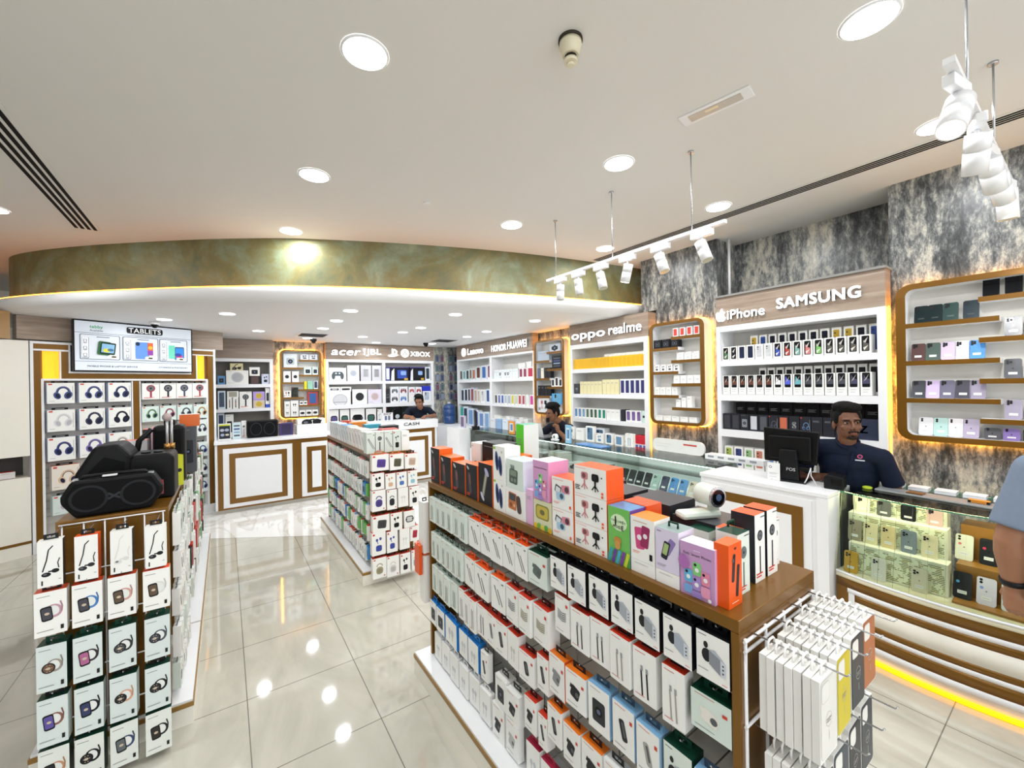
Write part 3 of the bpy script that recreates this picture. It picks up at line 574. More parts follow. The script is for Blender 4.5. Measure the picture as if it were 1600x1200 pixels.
# ------------------------------------------------------------------ signs
def sign(t, label, loc, rz, W, H, bold=.03, slant=0., name='letter_sign', m=SIGNM, dep=.02):
    """raised lit letters; loc = left bottom corner on the panel face"""
    vs, fs, tw, th = text2d(t, bold); kx, kz = W/tw, H/th; mb = MB(); n = len(vs)
    mb.v = [(a*kx+slant*b*kz, -dep, b*kz) for a, b in vs]+[(a*kx+slant*b*kz, 0, b*kz) for a, b in vs]; em = mb.mid(m)
    edges = {}
    for f in fs:
        mb.f.append(f); mb.mi.append(em); mb.sm.append(False)
        for i in range(len(f)): edges[(f[i], f[(i+1) % len(f)])] = 1
    for (a, b) in edges:
        if (b, a) not in edges: mb.f.append((b, a, a+n, b+n)); mb.mi.append(mb.mid(WHITE)); mb.sm.append(False)
    return mb.build(name, None, loc, rz, label=label, cat='sign')
def shape_sign(polys, label, loc, rz, dep=.02):
    mb = MB()
    for P in polys: mb.prism([(x, z) for x, z in P], -dep, 0, SIGNM, axis='y')
    return mb.build('logo_sign', None, loc, rz, label=label, cat='sign')
X0 = 4.298
sign('iPhone', 'white lit iPhone lettering on the wood header', (X0, 2.225, 2.46), FR, .36, .095, .018)
sign('SAMSUNG', 'white lit SAMSUNG lettering on the wood header', (X0, 1.76, 2.495), FR, .63, .10, .05)
ap = [(0, .5), (.03, .74), (.16, .86), (.32, .84), (.46, .8), (.6, .84), (.78, .86), (.9, .76), (.8, .66), (.77, .5), (.84, .36), (.95, .3), (.87, .1), (.72, -.04), (.6, -.05), (.46, 0), (.32, -.05), (.2, -.02), (.07, .2)]
leaf = [(.44, .88), (.46, 1.04), (.6, 1.16), (.64, 1.0), (.56, .9)]
shape_sign([[(x*.105, z*.11) for x, z in P] for P in (ap, leaf)], 'white lit bitten apple logo left of the iPhone lettering', (X0, 2.345, 2.455), FR)
sign('oppo', 'white lit oppo lettering on the wood header', (X0, 4.56, 2.435), FR, .66, .12, .022)
sign('realme', 'white lit realme lettering beside the oppo sign', (X0, 3.83, 2.475), FR, .53, .13, .015)
sign('Lenovo', 'white lit Lenovo lettering on the far right header', (X0, 7.78, 2.47), FR, .64, .13, .022)
sign('HONOR', 'white lit HONOR lettering on the far right header', (X0, 6.82, 2.465), FR, .50, .12, .018)
sign('HUAWEI', 'white lit HUAWEI lettering beside the middle wall niche', (X0, 6.27, 2.475), FR, .59, .13, .018)
cir = lambda cx, cz, r, n=28, a0=0, a1=360: [(cx+r*math.cos(math.radians(a0+(a1-a0)*i/n)), cz+r*math.sin(math.radians(a0+(a1-a0)*i/n))) for i in range(n)]
o = shape_sign([cir(.09, .09, .09)], 'white lit round logo left of the Lenovo lettering', (X0, 8.07, 2.45), FR)
mb = MB(); d = D(mb, .18, .18, -.021); d.line([(.25, .25), (.36, .72), (.5, .42), (.64, .72), (.75, .25)], .07, '#8a8a90'); mb.build('emblem_mark', o, (.09, 0, 0))
sign('acer', 'white lit slanted acer lettering on the back header', (1.70, 8.598, 2.46), 0, .54, .10, .02, .3)
sign('JBL', 'white lit JBL lettering on the back header', (2.37, 8.598, 2.45), 0, .31, .15, .03)
shape_sign([[(0, .13), (.045, .13), (.034, .045), (.011, .045)], cir(.022, .018, .017, 12)], 'white lit exclamation mark left of the JBL lettering', (2.315, 8.598, 2.475), 0)
sign('XBOX', 'white lit XBOX lettering at right end of the back header', (3.31, 8.598, 2.475), 0, .45, .10, .02)
sp = shape_sign([cir(.09, .09, .09)], 'white lit sphere logo left of the XBOX lettering', (3.10, 8.598, 2.445), 0)
mb = MB(); d = D(mb, .18, .18, -.021); d.line([(.18, .2), (.5, .66), (.82, .2)], .09, '#9b9186'); d.line([(.3, .86), (.5, .72), (.7, .86)], .08, '#9b9186'); mb.build('emblem_mark', sp, (.09, 0, 0))
shape_sign([[(.085, 0), (.125, .012), (.125, .15), (.165, .13), (.17, .08), (.13, .07), (.13, .05), (.19, .06), (.205, .12), (.16, .16), (.085, .175)], [(0, .03), (.08, .06), (.08, .045), (.04, .03), (.08, .025), (.08, .005), (.02, .005)], [(.13, .045), (.2, .055), (.225, .035), (.13, .0), (.13, .018), (.18, .035), (.13, .03)]],
           'white lit game console logo between JBL and XBOX signs', (2.82, 8.598, 2.45), 0)
# ------------------------------------------------------------------ counters and cabinets
def cabinet_front(t, x0, x1, z0, z1, y, bt=.065, inset=.075, wt=.075):
    """white board, bronze frame, white field and an inner bronze rectangle"""
    a = MB(); a.box(x0, y-.004, z0, x1, y, z1, BRONZE); a.build('bronze_panel', t)
    x0 += bt; x1 -= bt; z1 -= bt; z0 += bt*.4; a = MB(); a.box(x0, y-.008, z0, x1, y-.004, z1, WHITE); a.build('white_panel', t)
    x0 += wt; x1 -= wt; z1 -= wt; z0 += wt*.7; a = MB(); a.box(x0, y-.011, z0, x1, y-.008, z1, BRONZE); a.build('bronze_frame', t)
    x0 += inset; x1 -= inset; z1 -= inset; z0 += inset; a = MB(); a.box(x0, y-.014, z0, x1, y-.011, z1, WHITE); a.build('white_centre', t)
t = thing('back_counter', 'white counter with bronze rectangles under the black loudspeaker', 'counter', (0, 7.34, 0))
a = MB(); a.box(-.13, .02, .06, 1.50, .55, 1.02, WHITE); a.build('body', t); a = MB(); a.box(-.13, .06, 0, 1.50, .5, .06, C('#cfcabf', .4)); a.build('plinth', t)
a = MB(); a.box(-.14, -.015, 1.02, 1.52, .6, 1.06, WHITE); a.build('countertop', t, bevel=.003); cabinet_front(t, -.10, .93, .06, 1.018, .02); cabinet_front(t, .93, 1.50, .06, 1.018, .02)
t = thing('cash_counter', 'white cash desk with bronze rectangles and CASH lettering', 'counter', (0, 7.34, 0))
a = MB(); a.box(1.56, .02, .06, 3.34, .45, 1.03, WHITE); a.build('body', t); a = MB(); a.box(1.56, .06, 0, 3.34, .4, .06, C('#cfcabf', .4)); a.build('plinth', t)
a = MB(); a.box(1.55, .0, 1.03, 3.36, .46, 1.19, WHITE); a.build('countertop', t, bevel=.004); cabinet_front(t, 2.1, 3.30, .06, 1.028, .02)
sign('CASH', 'grey CASH lettering on the white cash desk', (2.68, 7.336, 1.10), 0, .30, .055, .015, m=C('#6a7f9c', .4), dep=.004)
a = MB(); a.box(0, 0, 0, .9, .6, .98, WHITE, top=WHITE); a.build('side_cabinet', None, (3.42, 8.0, 0), 0, label='plain white low cabinet in the far corner under the hanging accessories', cat='cabinet')
# angled wall cabinet on the left
A0 = (-1.765, 6.913); AR = math.atan2(.42683826, .90432798)
def aw(s_, dy=0.): return (A0[0]+.90432798*s_-.42683826*dy, A0[1]+.42683826*s_+.90432798*dy)
t = thing('accessory_wall_cabinet', 'tall white and bronze wall cabinet of boxed headphones below the TABLETS screen', 'cabinet', (A0[0], A0[1], 0), AR)
def lb(name, x0, y0, z0, x1, y1, z1, m, par=t, **k): a = MB(); a.box(x0, y0, z0, x1, y1, z1, m); return a.build(name, par, **k)
lb('back_panel', -.02, .10, 0, 1.83, .14, 2.42, C('#b9b4ad', .5))
a = MB(); [a.box(.06, .094, .3+.09*i, 1.74, .10, .372+.09*i, C('#cbc7c0', .35)) for i in range(18)]; a.build('slatwall', t)
lb('side_panel', -.03, 0, 0, -.005, .14, 2.40, WHITE); lb('side_panel', 1.80, 0, 0, 1.83, .14, 2.43, WHITE)
for x0, x1, z0, z1 in ((-.005, .05, .0, 2.30), (1.725, 1.79, 0, 2.33), (.858, .925, 0, 1.96)): lb('bronze_post', x0, .0, z0, x1, .04, z1, BRONZE)
for x0, x1, z0, z1 in ((.05, .072, 0, 1.97), (1.70, 1.725, 0, 1.97), (.846, .858, 0, 1.955), (.925, .937, 0, 1.955), (.2, .212, 1.97, 2.31), (1.575, 1.588, 1.97, 2.32)): lb('white_edge', x0, -.004, z0, x1, .09, z1, WHITE)
lb('white_rail', -.03, -.006, 2.385, .30, .14, 2.41, WHITE); lb('white_rail', 1.495, -.006, 2.40, 1.83, .14, 2.425, WHITE)
lb('bronze_rail', -.005, .0, 2.325, .285, .04, 2.385, BRONZE); lb('bronze_rail', 1.50, .0, 2.345, 1.80, .04, 2.40, BRONZE)
lb('white_rail', -.005, -.006, 2.305, .285, .05, 2.325, WHITE); lb('white_rail', 1.50, -.006, 2.33, 1.80, .05, 2.345, WHITE)
a = MB(); a.box(.212, 0, 1.985, 1.575, .04, 2.07, BRONZE); a.box(.212, 0, 2.07, .27, .04, 2.305, BRONZE); a.box(1.51, 0, 2.07, 1.575, .04, 2.33, BRONZE); a.build('bronze_surround', t)
lb('white_rail', .05, -.006, 1.962, 1.72, .05, 1.985, WHITE)
lb('white_rail', .27, -.01, 2.05, 1.51, .05, 2.07, WHITE); lb('white_edge', .272, -.01, 2.07, .286, .05, 2.40, WHITE); lb('white_edge', 1.495, -.01, 2.07, 1.508, .05, 2.41, WHITE)
lb('plinth', -.005, -.02, 0, 1.80, .09, .12, WHITE)
lb('lamp_panel', .072, .045, 1.985, .20, .052, 2.305, AMBER); lb('lamp_panel', 1.588, .045, 1.985, 1.70, .052, 2.33, AMBER)
a = MB(); a.box(-.12, .03, .012, 1.95, .2, .278, WOOD); a.build('header_panel', None, (A0[0], A0[1], 2.42), AR, label='wood header panel behind the TABLETS screen', cat='header panel')
t = thing('side_wall_cabinet', 'white end cabinet at far left with a dark opening', 'cabinet', (*aw(-.04), 0), AR)
a = MB(); a.box(-.9, .0, 0, 0, .35, .88, CREAM); a.build('lower_panel', t); a = MB(); a.box(-.9, 0, 1.12, 0, .35, 2.41, CREAM); a.build('upper_panel', t)
a = MB(); a.box(-.9, .3, .88, 0, .35, 1.12, C('#4a4744', .5)); a.build('opening_back', t); a = MB(); a.box(-.9, -.004, .14, 0, 0, .17, BRONZE); a.build('bronze_strip', t)
a = MB(); a.box(-.9, 0, 0, 0, .2, .30, C('#b08a5c', .4)); a.build('header_panel', None, (*aw(-.17), 2.42), AR+.35, label='pale wood header panel at the far left edge', cat='header panel')
for i in range(3): pack(a_lines, (*aw(-.2-.16*i, .06), .885), AR, .12, .07+.02*i, .1, 'small red and white box in the dark opening at far left, %s' % ORDS[i], front='#d8d3d0', side=RED, top=RED, group=None)
# screen
t = thing('advertising_screen', 'wide wall screen reading TABLETS in white letters', 'screen', (*aw(.9, -.07), 2.075), AR)
a = MB(); a.box(-.605, 0, 0, .605, .05, .62, C('#1a1b1e', .3)); a.build('casing', t, bevel=.003)
mb = MB(); W_, H_ = 1.18, .595; SCR = C('#cfd6e0', .3, emit=.45, var=.03, scale=2.)
mb.box(-W_/2, -.0015, .012, W_/2, 0, .012+H_, SCR); d = D(mb, W_, H_+.012, -.0015, .0006)
E_ = lambda h: C(h, .35, emit=.35, var=.02)
for z in (.77, .2): d.rect(.5, z, 1, .007, E_('#3b4048'))
d.text('tabby', .16, .89, .1, E_('#15a05c'), .03); d.text('Available', .16, .825, .1, E_('#2a2c30'), .0)
d.rr(.56, .885, .32, .135, .02, E_('#14161a')); d.text('TABLETS', .56, .885, .285, E_('#ffffff'), .02)
d.text('MOBILE PHONE & LAPTOP SERVICE', .29, .105, .4, E_('#22252b'), .01); d.text('CV MAKING & PHOTOCOPY', .82, .105, .28, E_('#22252b'), .01)
for i, x in enumerate((.19, .52, .82)):
    ww = .31 if i < 2 else .27
    d.rr(x, .49, ww, .50, .012, E_('#4a505a')); d.rr(x, .49, ww-.012, .48, .01, E_('#dde3ec')); d.rr(x-ww/2+.04, .47, .055, .42, .01, E_('#4a505a')); d.rr(x-ww/2+.039, .475, .05, .41, .01, E_('#eef1f6'))
    for k in range(3): d.rr(x-ww/2+.039, .61-.14*k, .028, .055, .004, E_('#59606a')); d.rr(x-ww/2+.039, .61-.14*k, .02, .04, .003, E_('#eef1f6')); d.lines(x-ww/2+.024, .565-.14*k, .03, 1, E_('#59606a'))
    d.lines(x-.03, .695, .1, 1, E_('#3a3f48'))
d.rr(.215, .47, .1, .28, .015, E_('#175a2c'), -.1); d.rr(.245, .47, .12, .24, .01, E_('#122b18'), -.1); d.rect(.245, .47, .1, .18, E_('#7fb3d6'), -.1); d.ell(.235, .43, .03, .02, E_('#d6cf2a')); d.ell(.265, .44, .025, .015, E_('#3d6a8c'))
d.rr(.53, .46, .12, .36, .01, E_('#5f8fe0')); d.ell(.49, .6, .018, .022, E_('#1e2a3c')); d.rect(.60, .5, .05, .27, E_('#d2622e')); d.rect(.6, .42, .05, .1, E_('#8c3fa0')); d.ell(.6, .53, .02, .02, E_('#f0b23a'))
d.rr(.80, .46, .06, .3, .01, E_('#6ed0b4')); d.rr(.875, .43, .09, .3, .01, E_('#1c2a4a')); d.rect(.875, .43, .08, .26, E_('#2a86e0')); d.ell(.87, .37, .035, .02, E_('#d23a6a')); d.ell(.86, .40, .035, .02, E_('#2b3f9c'))
for x in (.28, .59, .88): d.rr(x, .3, .08, .07, .02, E_('#f3f0e8')); d.rr(x+.01, .3, .04, .035, .01, E_('#4a3f30'))
mb.build('display', t)

# --- gondolas (free standing display racks)
def gondola(label, x0, x1, y0, y1, H=1.21, core=.17, base=.085, group=None, top=BRONZE, nb=1):
    t = thing('display_rack', label, 'display rack', ((x0+x1)/2, (y0+y1)/2, 0), 0, group); cx, cy = (x0+x1)/2, (y0+y1)/2
    X0, X1, Y0, Y1 = x0-cx, x1-cx, y0-cy, y1-cy
    a = MB(); a.box(X0-base, Y0-.02, .0, X1+base, Y1+.07, .095, CREAM); a.build('base', t)
    a = MB(); a.box(X0-base-.002, Y0-.022, .095, X1+base+.002, Y1+.072, .118, BRONZED); a.build('base_trim', t)
    a = MB(); a.box(X0-base+.004, Y0-.014, .118, X1+base-.004, Y1+.066, .13, WHITE); a.build('base_shelf', t)
    a = MB(); a.box(X0, Y0, H-.033, X1, Y1, H, top); a.build('top_board', t, bevel=.002)
    for y in (Y0, Y1-.022): a = MB(); a.box(X0, y, .13, X1, y+.022, H-.033, top); a.build('end_board', t, bevel=.002)
    a = MB(); a.box(X0+core, Y0+.022, .13, X1-core, Y1-.022, H-.033, C('#d6d2c8', .5)); a.build('core_panel', t)
    return t, cx, cy
HK = {}
def hook(parent, loc, rz, L=.1, group=None):
    k = round(L, 2)
    if k not in HK: mb = MB(); mb.tube([(0, 0, 0), (0, -L, 0), (0, -L-.006, .008)], .0022, STEEL, 6); HK[k] = mb.mesh('peg_hook')
    n = sum(1 for c in parent.children if c.name.startswith('peg_hook'))
    if n < 98: put(HK[k], 'peg_hook', parent, loc, rz)
G1, g1x, g1y = gondola('long bronze topped display rack of chargers and cables, front right', 1.055, 1.525, .532, 2.47, 1.222)
G2, g2x, g2y = gondola('middle display rack of earbuds and earphones by the cash desk', 1.10, 1.51, 3.92, 5.86, 1.2)
G3, g3x, g3y = gondola('left front display rack carrying loudspeakers and watch boxes', -.68, -.258, 2.9, 3.74, 1.2, base=.094)
G4, g4x, g4y = gondola('second left display rack directly behind the loudspeakers', -.68, -.258, 3.84, 6.02, 1.2, base=.094)
# packs on the left face of the front right rack
K = 1.129
FX = 1.05
def cz(z): return 1.83-(1.83-z)*K
ROWN = ('top', 'second', 'third', 'fourth', 'fifth', 'lowest')
def face(items, z0, h, rown, deep=1):
    """items: (y_left, width, art, words, kw)"""
    for i, it in enumerate(items):
        yl, w_, art, words = it[:4]; kw = dict(it[4]) if len(it) > 4 else {}
        hh = kw.pop('h', h)*K; zt = cz(kw.pop('zt', z0)); tabc = kw.pop('tab', BLK); dd = kw.pop('d', .032); nd = kw.pop('deep', deep); W = w_*K*.96; y = (yl-w_/2)*K; catg = kw.pop('cat', 'box'); nm = kw.pop('name', 'product_box')
        for q in range(nd):
            lab = '%s, right rack, %s row, %s from far end' % (words, rown, ordn(i))
            lab = lab if q == 0 else '%s hung behind, %s row, %s from far end' % (words, rown, ordn(i))
            pack(art, (FX+q*(dd+.006)+random.uniform(-.004, .004), y, zt-hh+random.uniform(-.003, .003)), FR, W, hh, dd, lab, catg, nm, tab=tabc, jit=.05, **kw)
        hook(G1, (1.225-g1x, y-g1y, min(zt+.012, 1.178)), FR, .15)
mint = dict(front=MINT, tab=DGR, d=.05, c='#1f2a26'); mintS = dict(front=MINT, tab=DGR, d=.05, c='#2c3a34')
oc = dict(top=ORA, tab=ORA, d=.04); rc = dict(top=RED, tab=BLK, d=.045); bc = dict(front=PACKW, top=BLK, side=BLK, tab=BLK, d=.055); bl = dict(top=LBL, side='#9dc3e0', tab='#2c3e50', d=.05); og = dict(top='#f07a1e', side=PACKW, tab=BLK, d=.045)
rowA = [(2.16, .072, a_cable, 'mint cable pack with dark hang tab', mint), (2.085, .066, a_cable, 'mint cable pack with dark hang tab', mint), (2.017, .068, a_cable, 'mint cable pack with dark hang tab', mint), (1.948, .068, a_cable, 'mint cable pack with dark hang tab', mint), (1.878, .068, a_cable, 'mint cable pack with dark hang tab', mint), (1.808, .08, a_cable, 'mint cable pack with dark hang tab', mint),
        (1.715, .108, a_cableS, 'wide white cable pack with orange hang tab', oc), (1.60, .085, a_cableS, 'white cable pack with orange hang tab', oc), (1.512, .084, a_cableS, 'white cable pack with orange hang tab', oc), (1.426, .083, a_cableS, 'white cable pack with orange hang tab', oc), (1.34, .084, a_cableS, 'white cable pack with orange hang tab', oc),
        (1.25, .112, a_plug, 'mint charger box with dark green top', dict(front=MINT, top=DGR, side='#d7e4da', tab=DGR, d=.06, h=.12, zt=1.21, c='#5c6a66'))]
for k, c_ in enumerate(('#8f959c', '#a7acb2', '#8a9097', '#a9afb6', '#9ba0a6', '#aab3c2', '#8b9098')):
    rowA.append((1.117-.0905*k, .083, a_charger, 'white wall charger box with black top', dict(bc, h=.11, zt=1.232, c=c_)))
face(rowA, 1.212, .132, 'top', 2)
rowB = [(2.15-.062*i, .06, a_cable, 'narrow mint cable pack with dark hang tab', mint) for i in range(6)]
rowB += [(1.765, .1, a_cableS, 'white cable pack with orange hang tab', oc), (1.66, .12, a_cableS, 'wide white cable pack with orange hang tab', oc), (1.512, .1, a_cableS, 'white cable pack with orange hang tab', oc), (1.406, .086, a_coil, 'white coiled cable pack with red top', dict(rc, h=.142)), (1.316, .08, a_coil, 'white coiled cable pack with red top', dict(rc, h=.142, c='#a39c7c')), (1.228, .092, a_coil, 'white coiled cable pack with red top', dict(rc, d=.06, c='#a39c7c')),
         (1.104, .078, a_coil, 'white coiled cable pack with red top', dict(rc, zt=1.104, h=.13)), (1.02, .085, a_cable, 'white cable box with red top', dict(rc, zt=1.096, h=.13)), (.932, .08, a_cable, 'white cable box with red top', dict(rc, zt=1.098, h=.135)), (.85, .077, a_cable, 'white cable box with red top', dict(rc, zt=1.096, h=.137, c='#a7a49a')), (.766, .077, a_cable, 'white cable box with red top', dict(rc, zt=1.094, h=.142, c='#1e1f21')), (.67, .066, a_cable, 'white cable box with red top', dict(rc, zt=1.098, h=.148, c='#a7a49a')),
         (.592, .102, a_plug, 'mint adapter box with dark green top', dict(front='#dbe8df', top=DGR, side=DGR, tab=DGR, d=.06, zt=1.078, h=.093, c='#efece2'))]
face(rowB, 1.018, .138, 'second')
rowC = [(2.15-.078*i, .074, a_cable, 'mint cable pack with dark hang tab', mint) for i in range(4)]+[(1.83-.058*i, .055, a_cable, 'narrow white cable pack with red top', dict(rc, h=.15)) for i in range(3)]
rowC += [(1.65, .088, a_cable, 'white cable pack with red top', rc), (1.566, .08, a_bank, 'white power bank pack with red top', dict(rc, c='#8d8f96')), (1.492, .086, a_bank, 'white power bank pack with red top', rc), (1.403, .078, a_pods, 'white adapter pack with red top', dict(rc, c='#d3d0c8')), (1.322, .095, a_bank, 'large white charger box with red top', dict(rc, zt=.802, h=.115)), (1.21, .066, a_bank, 'narrow white charger box with red band', dict(rc, zt=.84, h=.13)),
         (1.142, .088, a_plug, 'white car charger box with orange sides', dict(og, side=ORA, zt=.88, c='#8c8f93')), (1.046, .095, a_plug, 'white car charger box with orange top', dict(og, zt=.884, h=.12)), (.945, .088, a_cam, 'white adapter box with light blue top', dict(bl, zt=.892)), (.848, .083, a_bank, 'white plug box with light blue top', dict(bl, zt=.892)), (.760, .08, a_bank, 'white plug box with light blue top', dict(bl, zt=.889, c='#a9a9a4')), (.673, .083, a_charger, 'mint laptop charger box with dark green top', dict(front=MINT, top=DGR, side=DGR, tab=DGR, d=.06, zt=.891)), (.585, .07, a_plug, 'white plug box with light blue top', dict(bl, zt=.885))]
face(rowC, .835, .138, 'third')
rowD = [(2.185, .088, a_cam, 'white earphone box with bright blue sides', dict(top=BLU, side=BLU, tab=BLU)), (2.09, .1, a_cam, 'white earphone box with bright blue sides', dict(top=BLU, side=BLU, tab=BLU)), (1.985, .14, a_pods, 'wide white box with bright blue top', dict(top=BLU, side=BLU, tab=BLU)), (1.835, .09, a_pods, 'white earphone box with bright blue sides', dict(top=BLU, side=BLU, tab=BLU)), (1.74, .1, a_pods, 'white earphone box with bright blue sides', dict(top=BLU, side=BLU, tab='#3a8ed0', d=.05)),
        (1.625, .06, a_bank, 'white remote box in clear wrap', dict()), (1.50, .085, a_cam, 'white plug box with black hang tab', dict(d=.06, zt=.603)), (1.412, .088, a_plug, 'white plug box with black hang tab', dict(d=.06, zt=.597)), (1.285, .07, a_plug, 'white charger box with red top', dict(rc, zt=.644)), (1.205, .05, a_bank, 'narrow white charger box with red top', dict(rc, zt=.625, h=.12)), (1.152, .078, a_bank, 'white car charger box with orange top', dict(og, zt=.694)), (1.068, .082, a_plug, 'white car charger box with orange top', dict(og, zt=.684)), (.98, .09, a_plug, 'white car charger box with orange top', dict(og, zt=.686)), (.885, .08, a_bank, 'white charger box with red label', dict(rc, top=PACKW, zt=.688)), (.8, .08, a_pods, 'white charger box with red top', dict(rc, zt=.69)), (.715, .08, a_charger, 'mint charger box with dark top', dict(front=MINT, top=DGR, side=DGR, zt=.69)), (.63, .08, a_plug, 'white plug box with light blue top', dict(bl, zt=.69))]
face(rowD, .634, .125, 'fourth')
rowE = [(2.13-.1*i, .09, a_pods, 'clear white earphone pack', dict(tab='#e6e6e6', c='#c7c9cc')) for i in range(6)]+[(1.52, .085, a_plug, 'tall white plug box', dict(tab='#e6e6e6', h=.15)), (1.42, .09, a_plug, 'tall white adapter box', dict(tab='#e6e6e6', h=.14, c='#b9b9b4')), (1.28, .08, a_pods, 'white earphone box with crimson top', dict(top='#a3203e', tab='#a3203e')), (1.19, .08, a_pods, 'white earphone box with crimson top', dict(top='#a3203e', tab='#a3203e')), (1.09, .085, a_plug, 'white plug box with red label', dict(rc)), (.99, .085, a_plug, 'white plug box with red label', dict(rc)), (.89, .085, a_plug, 'white plug box with red label', dict(rc)), (.79, .085, a_plug, 'white plug box with red label', dict(rc))]
face(rowE, .47, .135, 'fifth')
for yy in [.547+(2.47-.547)*i/24 for i in range(1, 24)]: pass
a = MB()
for z in (1.155, .97, .79, .61, .43): a.tube([(1.22-g1x, .56-g1y, z), (1.22-g1x, 2.44-g1y, z)], .004, STEEL, 6)
for i in range(9): a.tube([(1.215-g1x, .62+.225*i-g1y, .14), (1.215-g1x, .62+.225*i-g1y, 1.16)], .003, STEEL, 6)
a.build('wire_grid', G1)
# blue and orange strips at the far outer end seen between racks
for i in range(3): pack(a_none, (1.03+.03*i, 2.55, .60), 0, .02, .19, .08, 'tall orange pack hanging at far end of the front right rack, %s' % ORDS[i], front=ORA, tab=ORA)
for k, (zt, h_) in enumerate(((1.07, .33), (.72, .3))):
    for i in range(2): pack(a_none, (1.07+.06*i, 2.53, zt-h_), 0, .05, h_, .08, 'white pack hanging at the far end of the front right rack, %s row, %s' % (ROWN[k], ORDS[i]), tab=BLK)
# end grid with white phone case boxes
a = MB()
for x in (1.08, 1.19, 1.3, 1.41, 1.50): a.tube([(x-g1x, .53-g1y, .2), (x-g1x, .53-g1y, 1.17)], .005, WHITE, 8)
for z in (1.165, 1.14, .95, .73, .5, .3): a.tube([(1.07-g1x, .527-g1y, z), (1.51-g1x, .527-g1y, z)], .0042, WHITE, 8)
a.build('end_grid', G1)
CLR = (('#e9e8e2', 'white'), ('#d8c62a', 'yellow'), ('#3f4245', 'dark grey'), ('#b8734a', 'copper'))
def a_case(d, c='#e9e8e2'):
    if c != '#e9e8e2': d.rr(.5, .5, .98, .98, .1, c)
    d.rr(.5, .5, .92, .95, .14, '#d5d4cc' if c == '#e9e8e2' else c); d.rr(.5, .5, .89, .93, .13, c); d.rr(.32, .82, .46, .24, .1, '#cfcec6' if c == '#e9e8e2' else '#e4e3dd'); d.rr(.32, .82, .43, .22, .09, C(c) if c == '#e9e8e2' else '#f0efe9')
    d.arc(.5, .46, .17, .012, 0, 360, '#cbcac2', 16); d.lines(.36, .47, .28, 2, '#a9a8a0', .03); d.rect(.5, .27, .02, .1, '#cbcac2')
def hangloop(o, w_, h_):
    k = ('loop', round(w_, 3))
    if k not in TABM: mb = MB(); mb.tube([(-.016, .008, 0), (-.016, .008, .016), (-.010, .008, .022), (.010, .008, .022), (.016, .008, .016), (.016, .008, 0)], .0028, CLEARP, 6); TABM[k] = mb.mesh('hang_loop')
    put(TABM[k], 'hang_loop', o, (0, 0, h_))
for row, (zt, h_, n_, cols_) in enumerate(((1.16, .185, 7, (0, 1, 2, 3)), (.925, .185, 6, (2, 2, 2, 2)), (.70, .185, 5, (0, 2, 0, 2)))):
    for s_ in range(4):
        xc = 1.115+.118*s_; yb = .365+.006*s_+(.008 if row == 1 else 0)
        for k in range(n_):
            c_ = CLR[cols_[s_]] if k == 0 else CLR[0]
            dk = ('#46343e', '#33404e', '#34353a', '#3a4048')[s_] if (row == 1 and k == 0) else c_[0]
            o = pack(a_case, (xc+random.uniform(-.003, .003), yb+.0185*k, zt-h_), 0, .094, h_, .016, '%s phone case box, %s from camera, %s stack from left, %s row' % ('white' if k else (c_[1] if row == 0 else 'dark'), ordn(k), ORDS[s_], ROWN[row]), 'phone case box', 'phone_case_box', jit=.02, side='#eeede8', c=dk)
            hangloop(o, .094, h_)
        hook(G1, (xc-g1x, .53-g1y, zt+.014), 0, .2)
# boxes standing on top of the front right rack
TX = 1.075; TZ1 = 1.2225
def topb(art, y1, y2, z0, z1, lab, d=.09, x=TX, **kw):
    return pack(art, (x, (y1+y2)/2, z0), FR, abs(y1-y2)*.985, z1-z0, d, lab, **kw)
kb = dict(front='#202226', top='#f06a1e', side='#f06a1e')
for i, (y1, y2, z1, ar) in enumerate(((2.465, 2.335, 1.437, a_razor), (2.325, 2.18, 1.405, a_razor), (2.165, 2.01, 1.39, a_razor), (2.0, 1.875, 1.405, a_razor), (1.862, 1.728, 1.43, a_curl))):
    topb(ar, y1, y2, TZ1, z1, 'tall black grooming tool box with orange top, %s from the far end of rack top' % ORDS[i], **kb)
topb(a_slippers, 1.718, 1.612, TZ1, 1.372, 'white box printed with blue slippers, lower of two'); topb(a_slippers, 1.718, 1.612, 1.373, 1.533, 'white box printed with blue slippers, upper of two', top='#f4f4f4')
topb(a_game, 1.610, 1.455, TZ1, 1.352, 'white box with an orange handheld game console picture'); topb(a_robot2, 1.60, 1.468, 1.353, 1.485, 'pale green box with a green robot picture', front='#dbe9df', side='#dfeaf2', top='#cfdbe6', d=.10)
topb(a_pinkb, 1.398, 1.295, 1.345, 1.508, 'pink childrens phone box standing on the yellow handheld box', front='#d79fcb', side='#e9a3cf', top='#efe3ef', d=.11); topb(a_lines, 1.45, 1.402, TZ1, 1.373, 'narrow pink box beside the handheld console box', front='#e3b7da')
topb(a_tiger, 1.398, 1.28, TZ1, 1.343, 'green and yellow box with a yellow handheld toy', front='#d9d9b4')
topb(a_cams, 1.275, 1.152, TZ1, 1.336, 'white kids camera box with orange top, lower of two', top=ORA, side='#f07a2e'); topb(a_cams, 1.275, 1.152, 1.337, 1.46, 'white kids camera box with orange top, upper of two', top=ORA, side='#f07a2e')
for i, (z0, z1) in enumerate(((1.2225, 1.315), (1.316, 1.42), (1.421, 1.525))): topb(a_gimbal, 1.145, .984, z0, z1, 'white phone tripod box with orange side, %s of three stacked' % ('bottom', 'middle', 'top')[i], side=ORA, top=ORA, d=.09)
o = topb(a_child, .98, .886, TZ1, 1.41, 'green CHILDREN MODE phone box with a cartoon puppy', front='#74bf5c', side='#5b3f9c', top='#5a8fc0', d=.08)
